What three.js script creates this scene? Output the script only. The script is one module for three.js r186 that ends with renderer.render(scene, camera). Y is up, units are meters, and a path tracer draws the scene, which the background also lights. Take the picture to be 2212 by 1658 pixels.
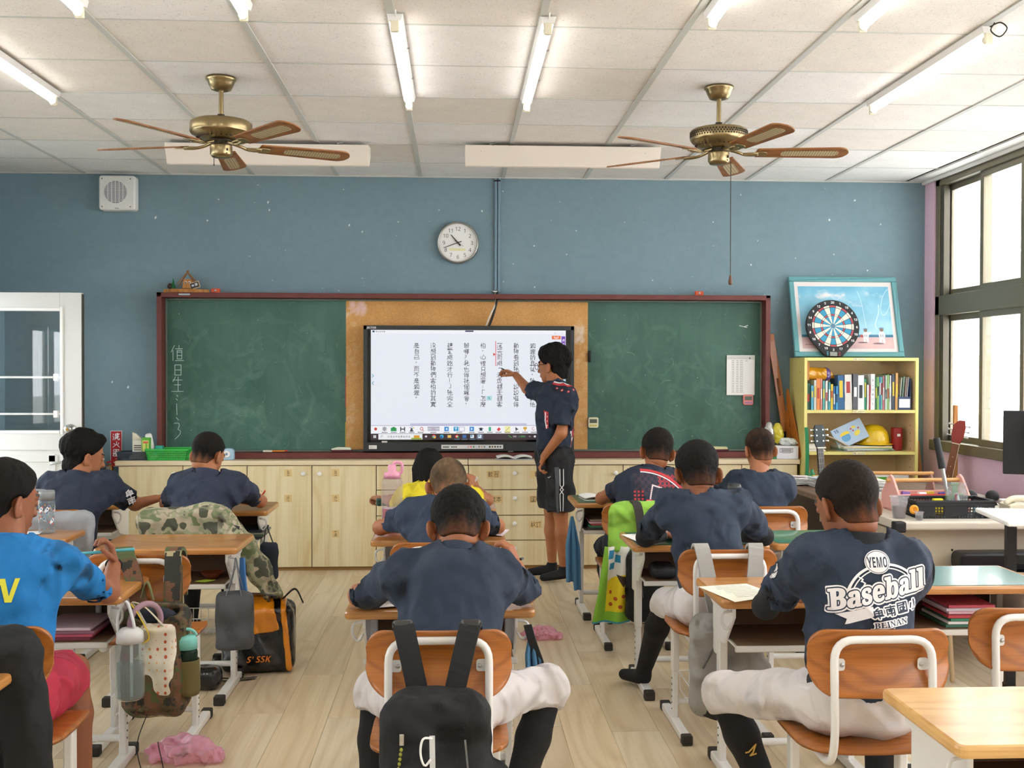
import * as THREE from 'three';
import { RoundedBoxGeometry } from 'three/addons/geometries/RoundedBoxGeometry.js';
import { mergeGeometries } from 'three/addons/utils/BufferGeometryUtils.js';
import { RectAreaLightUniformsLib } from 'three/addons/lights/RectAreaLightUniformsLib.js';

// ---------- camera, daylight, exposure ----------
const scene = new THREE.Scene();
const camera = new THREE.PerspectiveCamera(38.58, 2212 / 1658, 0.1, 100);
camera.position.set(0, 1.51, 8.52);
camera.rotation.set(-0.01426, -0.05139, 0.00207, 'YXZ');
scene.background = new THREE.Color(0.93, 0.97, 1.0);          // bright overcast sky outside the windows
scene.backgroundIntensity = 4.6;
const renderer = new THREE.WebGLRenderer({ antialias: true });
renderer.toneMapping = THREE.LinearToneMapping;
renderer.toneMappingExposure = 2.25;
renderer.shadowMap.enabled = true;
RectAreaLightUniformsLib.init();
const TUBE_LIGHT = 9, TUBE_GLOW = 4.5;

// ---------- helpers ----------
const V = (x, y, z) => new THREE.Vector3(x, y, z);
const A3 = (a) => (a.isVector3 ? a : new THREE.Vector3(...a));
function rng(seed) { let s = seed >>> 0; return () => { s = (s + 0x6d2b79f5) | 0; let t = Math.imul(s ^ (s >>> 15), 1 | s); t = (t + Math.imul(t ^ (t >>> 7), 61 | t)) ^ t; return ((t ^ (t >>> 14)) >>> 0) / 4294967296; }; }
const clamp = (x, a, b) => Math.min(b, Math.max(a, x)), lerp = (a, b, t) => a + (b - a) * t, sstep = (a, b, x) => { const t = clamp((x - a) / (b - a), 0, 1); return t * t * (3 - 2 * t); };
function hash3(x, y, z) { let h = Math.imul(x, 374761393) ^ Math.imul(y, 668265263) ^ Math.imul(z, 2147483647 ^ 0x5bd1e995); h = Math.imul(h ^ (h >>> 13), 1274126177); return ((h ^ (h >>> 16)) >>> 0) / 4294967296; }
function vn(x, y, z = 0) {                                     // value noise, -1..1
  const xi = Math.floor(x), yi = Math.floor(y), zi = Math.floor(z), f = (t) => t * t * (3 - 2 * t), u = f(x - xi), v = f(y - yi), w = f(z - zi);
  const h = (a, b, c) => hash3(xi + a, yi + b, zi + c);
  const L = (c) => lerp(lerp(h(0, 0, c), h(1, 0, c), u), lerp(h(0, 1, c), h(1, 1, c), u), v);
  return lerp(L(0), L(1), w) * 2 - 1;
}
const fbm = (x, y, z = 0, o = 4) => { let s = 0, a = 0.5; for (let i = 0; i < o; i++) { s += a * vn(x, y, z); x = x * 2.03 + 7.1; y = y * 2.03 + 3.7; z = z * 2.03 + 1.3; a *= 0.5; } return s; };
function pn(x, y, px, py, s = 0) {                             // tileable value noise, -1..1
  const xi = Math.floor(x), yi = Math.floor(y), f = (t) => t * t * (3 - 2 * t), u = f(x - xi), v = f(y - yi), m = (a, n) => ((a % n) + n) % n;
  const h = (a, b) => hash3(m(xi + a, px), m(yi + b, py), s);
  return lerp(lerp(h(0, 0), h(1, 0), u), lerp(h(0, 1), h(1, 1), u), v) * 2 - 1;
}
const rgbOf = (hex) => [(hex >> 16) & 255, (hex >> 8) & 255, hex & 255];
function dataTex(w, h, mw, mh, fn, srgb = true) {              // fn(u, v, x, y) -> [r, g, b] 0..255
  const d = new Uint8Array(w * h * 4);
  for (let y = 0; y < h; y++) for (let x = 0; x < w; x++) { const c = fn(x / w, y / h, x, y), i = (y * w + x) * 4; d[i] = clamp(c[0], 0, 255); d[i + 1] = clamp(c[1], 0, 255); d[i + 2] = clamp(c[2], 0, 255); d[i + 3] = 255; }
  const t = new THREE.DataTexture(d, w, h); t.wrapS = t.wrapT = THREE.RepeatWrapping; t.magFilter = THREE.LinearFilter; if (srgb) t.colorSpace = THREE.SRGBColorSpace;
  t.repeat.set(1 / mw, 1 / mh); t.needsUpdate = true; return t;
}
function canvasTex(w, h, draw) { const c = document.createElement('canvas'); c.width = w; c.height = h; const g = c.getContext('2d'); draw(g, w, h); const t = new THREE.CanvasTexture(c); t.colorSpace = THREE.SRGBColorSpace; t.magFilter = THREE.LinearFilter; return t; }
const std = (color, roughness = 0.7, o = {}) => new THREE.MeshStandardMaterial({ color, roughness, ...o });
const phys = (color, roughness = 0.5, o = {}) => new THREE.MeshPhysicalMaterial({ color, roughness, ...o });

function xf(g, p = [0, 0, 0], r = [0, 0, 0], s = [1, 1, 1]) { g.applyMatrix4(new THREE.Matrix4().compose(A3(p), new THREE.Quaternion().setFromEuler(new THREE.Euler(...r)), A3(s))); return g; }
const bx = (w, h, d, p = [0, 0, 0], r = 0.003, rot = [0, 0, 0], seg = 1) => xf(r > 0 ? new RoundedBoxGeometry(w, h, d, seg, Math.min(r, w / 2.01, h / 2.01, d / 2.01)) : new THREE.BoxGeometry(w, h, d), p, rot);
const cy = (r0, r1, h, p = [0, 0, 0], rot = [0, 0, 0], seg = 16) => xf(new THREE.CylinderGeometry(r0, r1, h, seg), p, rot);
const sp = (r, p = [0, 0, 0], s = [1, 1, 1], seg = 14) => xf(new THREE.SphereGeometry(r, seg, Math.max(6, seg * 0.7 | 0)), p, [0, 0, 0], s);
const lt = (pts, p = [0, 0, 0], rot = [0, 0, 0], seg = 24) => xf(new THREE.LatheGeometry(pts.map(([x, y]) => new THREE.Vector2(x, y)), seg), p, rot);
const to = (r, t, p, rot = [0, 0, 0], arc = Math.PI * 2) => xf(new THREE.TorusGeometry(r, t, 8, 24, arc), p, rot);
function tb(pts, r, n = 24, seg = 8, closed = false) { return new THREE.TubeGeometry(new THREE.CatmullRomCurve3(pts.map(A3), closed, 'centripetal'), n, r, seg, closed); }
function bent(pts, r, bend = 0.05, seg = 8) {                  // straight runs joined by rounded bends, capped ends
  const P = pts.map(A3), path = new THREE.CurvePath(); let last = P[0];
  for (let i = 1; i < P.length - 1; i++) {
    const a = P[i].clone().lerp(P[i - 1], Math.min(0.49, bend / P[i].distanceTo(P[i - 1]))), b = P[i].clone().lerp(P[i + 1], Math.min(0.49, bend / P[i].distanceTo(P[i + 1])));
    path.add(new THREE.LineCurve3(last, a)); path.add(new THREE.QuadraticBezierCurve3(a, P[i], b)); last = b;
  }
  path.add(new THREE.LineCurve3(last, P[P.length - 1]));
  const pos = [], samples = [];
  for (const c of path.curves) { const n = c.isLineCurve3 ? 1 : 6; for (let k = 0; k < n; k++) samples.push(c.getPoint(k / n)); } samples.push(P[P.length - 1]);
  return merge([tubeOf(samples, () => r, seg), sp(r, P[0].toArray(), [1, 1, 1], 8), sp(r, P[P.length - 1].toArray(), [1, 1, 1], 8)]);
}
function frames(S) {                                           // parallel transport along points
  const T = S.map((p, i) => S[Math.min(i + 1, S.length - 1)].clone().sub(S[Math.max(i - 1, 0)]).normalize()), N = [];
  let n = Math.abs(T[0].y) < 0.9 ? V(0, 1, 0) : V(1, 0, 0); n.sub(T[0].clone().multiplyScalar(n.dot(T[0]))).normalize(); N.push(n);
  for (let i = 1; i < S.length; i++) { n = N[i - 1].clone().applyQuaternion(new THREE.Quaternion().setFromUnitVectors(T[i - 1], T[i])); n.sub(T[i].clone().multiplyScalar(n.dot(T[i]))).normalize(); N.push(n); }
  return { T, N };
}
function tubeOf(S, rad, seg = 8) {
  const { T, N } = frames(S), pos = [], idx = [], uv = [];
  S.forEach((p, i) => { const B = T[i].clone().cross(N[i]), r = rad(i / (S.length - 1)); for (let k = 0; k <= seg; k++) { const a = (k / seg) * Math.PI * 2; const q = p.clone().addScaledVector(N[i], Math.cos(a) * r).addScaledVector(B, Math.sin(a) * r); pos.push(q.x, q.y, q.z); uv.push(k / seg, i / S.length); } });
  for (let i = 0; i < S.length - 1; i++) for (let k = 0; k < seg; k++) { const a = i * (seg + 1) + k, b = a + seg + 1; idx.push(a, a + 1, b, b, a + 1, b + 1); }
  return indexed(pos, idx, uv);
}
function indexed(pos, idx, uv) { const g = new THREE.BufferGeometry(); g.setAttribute('position', new THREE.Float32BufferAttribute(pos, 3)); if (uv) g.setAttribute('uv', new THREE.Float32BufferAttribute(uv, 2)); g.setIndex(idx); g.computeVertexNormals(); return g; }
function strap(pts, w, t, side, n = 20) {                      // flat band along points; side = direction of its width
  const c = new THREE.CatmullRomCurve3(pts.map(A3), false, 'centripetal'), S = c.getPoints(n), pos = [], idx = [], uv = [];
  const sd = Array.isArray(side[0]) ? side.map((s) => A3(s).normalize()) : [A3(side).normalize()];
  S.forEach((p, i) => {
    const T = S[Math.min(i + 1, n)].clone().sub(S[Math.max(i - 1, 0)]).normalize(), u = (i / n) * (sd.length - 1), k = Math.min(Math.floor(u), sd.length - 1);
    const s0 = sd[k].clone().lerp(sd[Math.min(k + 1, sd.length - 1)], u - k); s0.addScaledVector(T, -s0.dot(T)).normalize(); const nn = T.clone().cross(s0).normalize(), ww = Array.isArray(w) ? lerp(w[0], w[1], i / n) : w;
    for (const [a, b] of [[-1, -1], [1, -1], [1, 1], [-1, 1], [-1, -1]]) { const q = p.clone().addScaledVector(s0, a * ww / 2).addScaledVector(nn, b * t / 2); pos.push(q.x, q.y, q.z); uv.push(a * 0.5 + 0.5, i / n); }
  });
  for (let i = 0; i < n; i++) for (let k = 0; k < 4; k++) { const a = i * 5 + k, b = a + 5; idx.push(a, b, a + 1, b, b + 1, a + 1); }
  const e = n * 5; idx.push(0, 1, 2, 0, 2, 3, e, e + 2, e + 1, e, e + 3, e + 2);
  const g = indexed(pos, idx, uv).toNonIndexed(); g.computeVertexNormals(); return g;
}
function ext(pts, depth, bevel = 0.003, p = [0, 0, 0], rot = [0, 0, 0], holes = []) {
  const s = pts instanceof THREE.Shape ? pts : new THREE.Shape(pts.map(([x, y]) => new THREE.Vector2(x, y)));
  for (const h of holes) s.holes.push(h instanceof THREE.Path ? h : new THREE.Path(h.map(([x, y]) => new THREE.Vector2(x, y))));
  const g = new THREE.ExtrudeGeometry(s, { depth: depth - 2 * bevel, bevelEnabled: bevel > 0, bevelThickness: bevel, bevelSize: bevel, bevelOffset: -bevel, bevelSegments: 2, curveSegments: 8, steps: 1 });
  g.translate(0, 0, bevel); return xf(g, p, rot);
}
function rr(w, h, r, x = 0, y = 0) {                           // rounded rectangle, r = one radius or [topLeft, topRight, bottomRight, bottomLeft]
  const [a, b, c, d] = Array.isArray(r) ? r : [r, r, r, r], s = new THREE.Shape(), l = x - w / 2, R = x + w / 2, B = y - h / 2, T = y + h / 2;
  s.moveTo(l + d, B); s.lineTo(R - c, B); s.quadraticCurveTo(R, B, R, B + c); s.lineTo(R, T - b); s.quadraticCurveTo(R, T, R - b, T); s.lineTo(l + a, T); s.quadraticCurveTo(l, T, l, T - a); s.lineTo(l, B + d); s.quadraticCurveTo(l, B, l + d, B); return s;
}
function sheet(fn, nu, nv, thick = 0.004) {                    // two-sided cloth from fn(u, v) -> [x, y, z]
  const P = [], pos = [], idx = [], uv = [];
  for (let j = 0; j <= nv; j++) for (let i = 0; i <= nu; i++) P.push(A3(fn(i / nu, j / nv)));
  const at = (i, j) => P[clamp(j, 0, nv) * (nu + 1) + clamp(i, 0, nu)];
  for (const s of [1, -1]) for (let j = 0; j <= nv; j++) for (let i = 0; i <= nu; i++) { const n = at(i + 1, j).clone().sub(at(i - 1, j)).cross(at(i, j + 1).clone().sub(at(i, j - 1))).normalize(); const q = at(i, j).clone().addScaledVector(n, (s * thick) / 2); pos.push(q.x, q.y, q.z); uv.push(i / nu, j / nv); }
  const m = (nu + 1) * (nv + 1);
  for (let j = 0; j < nv; j++) for (let i = 0; i < nu; i++) { const a = j * (nu + 1) + i, b = a + 1, c = a + nu + 1, d = c + 1; idx.push(a, b, c, b, d, c, a + m, c + m, b + m, b + m, c + m, d + m); }
  const edge = (a, b) => idx.push(a, a + m, b, b, a + m, b + m);
  for (let i = 0; i < nu; i++) { edge(i, i + 1); const o = nv * (nu + 1); edge(o + i + 1, o + i); }
  for (let j = 0; j < nv; j++) { edge((j + 1) * (nu + 1), j * (nu + 1)); edge(j * (nu + 1) + nu, (j + 1) * (nu + 1) + nu); }
  return indexed(pos, idx, uv);
}
function merge(gs) {
  const list = [].concat(gs).map((g) => { const q = g.index ? g.toNonIndexed() : g.clone(); for (const k of Object.keys(q.attributes)) if (!['position', 'normal', 'uv', 'color'].includes(k)) q.deleteAttribute(k); if (!q.attributes.uv) q.setAttribute('uv', new THREE.Float32BufferAttribute(new Float32Array(q.attributes.position.count * 2), 2)); return q; });
  const col = list.some((g) => g.attributes.color);
  if (col) for (const g of list) if (!g.attributes.color) g.setAttribute('color', new THREE.Float32BufferAttribute(new Float32Array(g.attributes.position.count * 3).fill(1), 3));
  return list.length === 1 ? list[0] : mergeGeometries(list);
}
function metreUV(g, off = [0, 0, 0]) {
  const p = g.attributes.position, n = g.attributes.normal, uv = new Float32Array(p.count * 2);
  for (let i = 0; i < p.count; i++) {
    const x = p.getX(i) + off[0], y = p.getY(i) + off[1], z = p.getZ(i) + off[2], ax = Math.abs(n.getX(i)), ay = Math.abs(n.getY(i)), az = Math.abs(n.getZ(i));
    if (ay >= ax && ay >= az) { uv[2 * i] = x; uv[2 * i + 1] = z; } else if (ax >= az) { uv[2 * i] = z; uv[2 * i + 1] = y; } else { uv[2 * i] = x; uv[2 * i + 1] = y; }
  }
  g.setAttribute('uv', new THREE.BufferAttribute(uv, 2)); return g;
}
const taken = {};
const numbered = (n) => { taken[n] = (taken[n] ?? -1) + 1; return taken[n] ? n + '_' + String(taken[n]).padStart(3, '0') : n; };
function shade(o) { o.traverse((m) => { if (m.isMesh) { m.castShadow = true; m.receiveShadow = true; } }); return o; }
function mk(name, gs, m, parent, keepUV = false) {             // ONE named mesh
  const g = merge(gs); if (!keepUV && !m.userData.ownUV) metreUV(g);
  const o = new THREE.Mesh(g, m); o.name = parent ? name : numbered(name); o.castShadow = o.receiveShadow = true; (parent || scene).add(o); return o;
}
function tag(o, label, category, group) { o.userData.label = label; o.userData.category = category; if (group) o.userData.group = group; return o; }
function thing(name, label, category, p = [0, 0, 0], turn = 0, group) { const o = new THREE.Group(); o.name = numbered(name); o.position.set(...p); o.rotation.y = turn; scene.add(o); return tag(o, label, category, group); }
function setting(name, gs, m, parent, keepUV) { const o = mk(name, gs, m, parent, keepUV); o.userData.kind = 'structure'; return o; }
function dup(root, p, turn, label, group) { const r = root.clone(); r.name = numbered(root.name.replace(/_\d+$/, '')); r.userData = { ...root.userData }; scene.add(r); r.position.set(...p); r.rotation.y = turn; if (label) r.userData.label = label; if (group) r.userData.group = group; return r; }

// ---------- signed distance shapes ----------
function polygonize(f, min, max, cell, crease = 0) {                       // surface nets over a sampled field
  const n = [0, 1, 2].map((k) => Math.ceil((max[k] - min[k]) / cell) + 2), [nx, ny, nz] = n, val = new Float32Array(nx * ny * nz).fill(NaN), B = 4, rad = cell * B * 0.87 * 1.9;
  const id = (x, y, z) => (z * ny + y) * nx + x;
  for (let bz = 0; bz < nz; bz += B) for (let by = 0; by < ny; by += B) for (let bX = 0; bX < nx; bX += B) {
    const d = f(min[0] + (bX + B / 2) * cell, min[1] + (by + B / 2) * cell, min[2] + (bz + B / 2) * cell), far = Math.abs(d) > rad;
    for (let z = bz; z < Math.min(bz + B, nz); z++) for (let y = by; y < Math.min(by + B, ny); y++) for (let x = bX; x < Math.min(bX + B, nx); x++) val[id(x, y, z)] = far ? d : f(min[0] + x * cell, min[1] + y * cell, min[2] + z * cell);
  }
  const vid = new Int32Array(nx * ny * nz).fill(-1), pos = [], idx = [];
  const E = [[0, 1], [0, 2], [0, 4], [1, 3], [1, 5], [2, 3], [2, 6], [3, 7], [4, 5], [4, 6], [5, 7], [6, 7]];
  for (let z = 0; z < nz - 1; z++) for (let y = 0; y < ny - 1; y++) for (let x = 0; x < nx - 1; x++) {
    const v = [], c0 = id(x, y, z); let m = 0;
    for (let k = 0; k < 8; k++) { const q = val[c0 + (k & 1) + ((k >> 1) & 1) * nx + ((k >> 2) & 1) * nx * ny]; v.push(q); if (q < 0) m |= 1 << k; }
    if (m === 0 || m === 255) continue;
    let sx = 0, sy = 0, sz = 0, c = 0;
    for (const [a, b] of E) if (((m >> a) & 1) !== ((m >> b) & 1)) { const t = v[a] / (v[a] - v[b]); sx += lerp(a & 1, b & 1, t); sy += lerp((a >> 1) & 1, (b >> 1) & 1, t); sz += lerp((a >> 2) & 1, (b >> 2) & 1, t); c++; }
    vid[c0] = pos.length / 3; pos.push(min[0] + (x + sx / c) * cell, min[1] + (y + sy / c) * cell, min[2] + (z + sz / c) * cell);
  }
  const quad = (a, b, c, d, flip) => { if (a < 0 || b < 0 || c < 0 || d < 0) return; if (!flip) idx.push(a, c, b, b, c, d); else idx.push(a, b, c, b, d, c); };
  for (let z = 1; z < nz - 1; z++) for (let y = 1; y < ny - 1; y++) for (let x = 1; x < nx - 1; x++) {
    const c0 = id(x, y, z), s = val[c0] < 0;
    if (s !== val[c0 + 1] < 0) quad(vid[c0], vid[c0 - nx], vid[c0 - nx * ny], vid[c0 - nx - nx * ny], s);
    if (s !== val[c0 + nx] < 0) quad(vid[c0], vid[c0 - 1], vid[c0 - nx * ny], vid[c0 - 1 - nx * ny], !s);
    if (s !== val[c0 + nx * ny] < 0) quad(vid[c0], vid[c0 - 1], vid[c0 - nx], vid[c0 - 1 - nx], s);
  }
  const g = new THREE.BufferGeometry(), nor = new Float32Array(pos.length), e = crease ? 0.005 : cell * 0.6, q = crease ? (x, y, z) => f(x, y, z) + crease * wrinkle(x, y, z) : f;
  for (let i = 0; i < pos.length; i += 3) { const [x, y, z] = [pos[i], pos[i + 1], pos[i + 2]]; const a = q(x + e, y, z) - q(x - e, y, z), b = q(x, y + e, z) - q(x, y - e, z), c = q(x, y, z + e) - q(x, y, z - e), l = Math.hypot(a, b, c) || 1; nor[i] = a / l; nor[i + 1] = b / l; nor[i + 2] = c / l; }
  g.setAttribute('position', new THREE.Float32BufferAttribute(pos, 3)); g.setAttribute('normal', new THREE.BufferAttribute(nor, 3)); g.setIndex(idx); return g;
}
const wrinkle = (x, y, z) => { const w = vn(x * 5 + 9, y * 5, z * 5) * 0.09; return vn((x + w) * 15 + y * 4, (y + w) * 6, z * 15) * 0.0065 + vn((x - w) * 8 - y * 11, (y - w) * 15, z * 8 + 4) * 0.0055 + vn(x * 34 + y * 9, y * 22, z * 34) * 0.0014; };
const smin = (a, b, k) => { const h = Math.max(k - Math.abs(a - b), 0) / k; return Math.min(a, b) - h * h * k * 0.25; };
const smax = (a, b, k) => -smin(-a, -b, k);
function cone(a, b, ra, rb, flat) {                            // tapered capsule; flat = [axis, squeeze]
  const ax = a[0], ay = a[1], az = a[2], dx = b[0] - ax, dy = b[1] - ay, dz = b[2] - az, l2 = dx * dx + dy * dy + dz * dz || 1e-9;
  const F = flat && A3(flat[0]).normalize(), fx = F?.x, fy = F?.y, fz = F?.z, k = flat ? flat[1] - 1 : 0;
  return (x, y, z) => {
    const px = x - ax, py = y - ay, pz = z - az, t = Math.min(1, Math.max(0, (px * dx + py * dy + pz * dz) / l2)); let qx = px - dx * t, qy = py - dy * t, qz = pz - dz * t;
    if (F) { const q = (qx * fx + qy * fy + qz * fz) * k; qx += fx * q; qy += fy * q; qz += fz * q; }
    return Math.sqrt(qx * qx + qy * qy + qz * qz) - (ra + (rb - ra) * t);
  };
}
function blob(c, r, ux = [1, 0, 0], uy = [0, 1, 0], uz = [0, 0, 1]) { const [a, b, d] = r, m = Math.min(a, b, d); return (x, y, z) => { const px = x - c[0], py = y - c[1], pz = z - c[2]; const k = Math.hypot((px * ux[0] + py * ux[1] + pz * ux[2]) / a, (px * uy[0] + py * uy[1] + pz * uy[2]) / b, (px * uz[0] + py * uz[1] + pz * uz[2]) / d); return (k - 1) * (k < 1 ? m : Math.min(m * 1.6, (a + b + d) / 3)); }; }
function rbox(c, h, r, ux = [1, 0, 0], uy = [0, 1, 0], uz = [0, 0, 1]) { return (x, y, z) => { const px = x - c[0], py = y - c[1], pz = z - c[2], a = Math.abs(px * ux[0] + py * ux[1] + pz * ux[2]) - h[0] + r, b = Math.abs(px * uy[0] + py * uy[1] + pz * uy[2]) - h[1] + r, d = Math.abs(px * uz[0] + py * uz[1] + pz * uz[2]) - h[2] + r; return Math.hypot(Math.max(a, 0), Math.max(b, 0), Math.max(d, 0)) + Math.min(Math.max(a, b, d), 0) - r; }; }
const half = (p, n) => { const N = A3(n).normalize(), d = N.dot(A3(p)); return (x, y, z) => x * N.x + y * N.y + z * N.z - d; };   // inside = behind the plane
const join = (k, ...fs) => (x, y, z) => { let d = fs[0](x, y, z); for (let i = 1; i < fs.length; i++) d = smin(d, fs[i](x, y, z), k); return d; };
const cutBy = (f, g, k = 0.004) => (x, y, z) => smax(f(x, y, z), g(x, y, z), k);
const less = (f, g, k = 0.004) => (x, y, z) => smax(f(x, y, z), -g(x, y, z), k);
const rough = (f, amp, fr, sx = 1, sy = 1, sz = 1) => (x, y, z) => { const d = f(x, y, z); return d > 0.08 || d < -0.08 ? d : d + amp * fbm(x * fr * sx, y * fr * sy, z * fr * sz, 2); };
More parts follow.
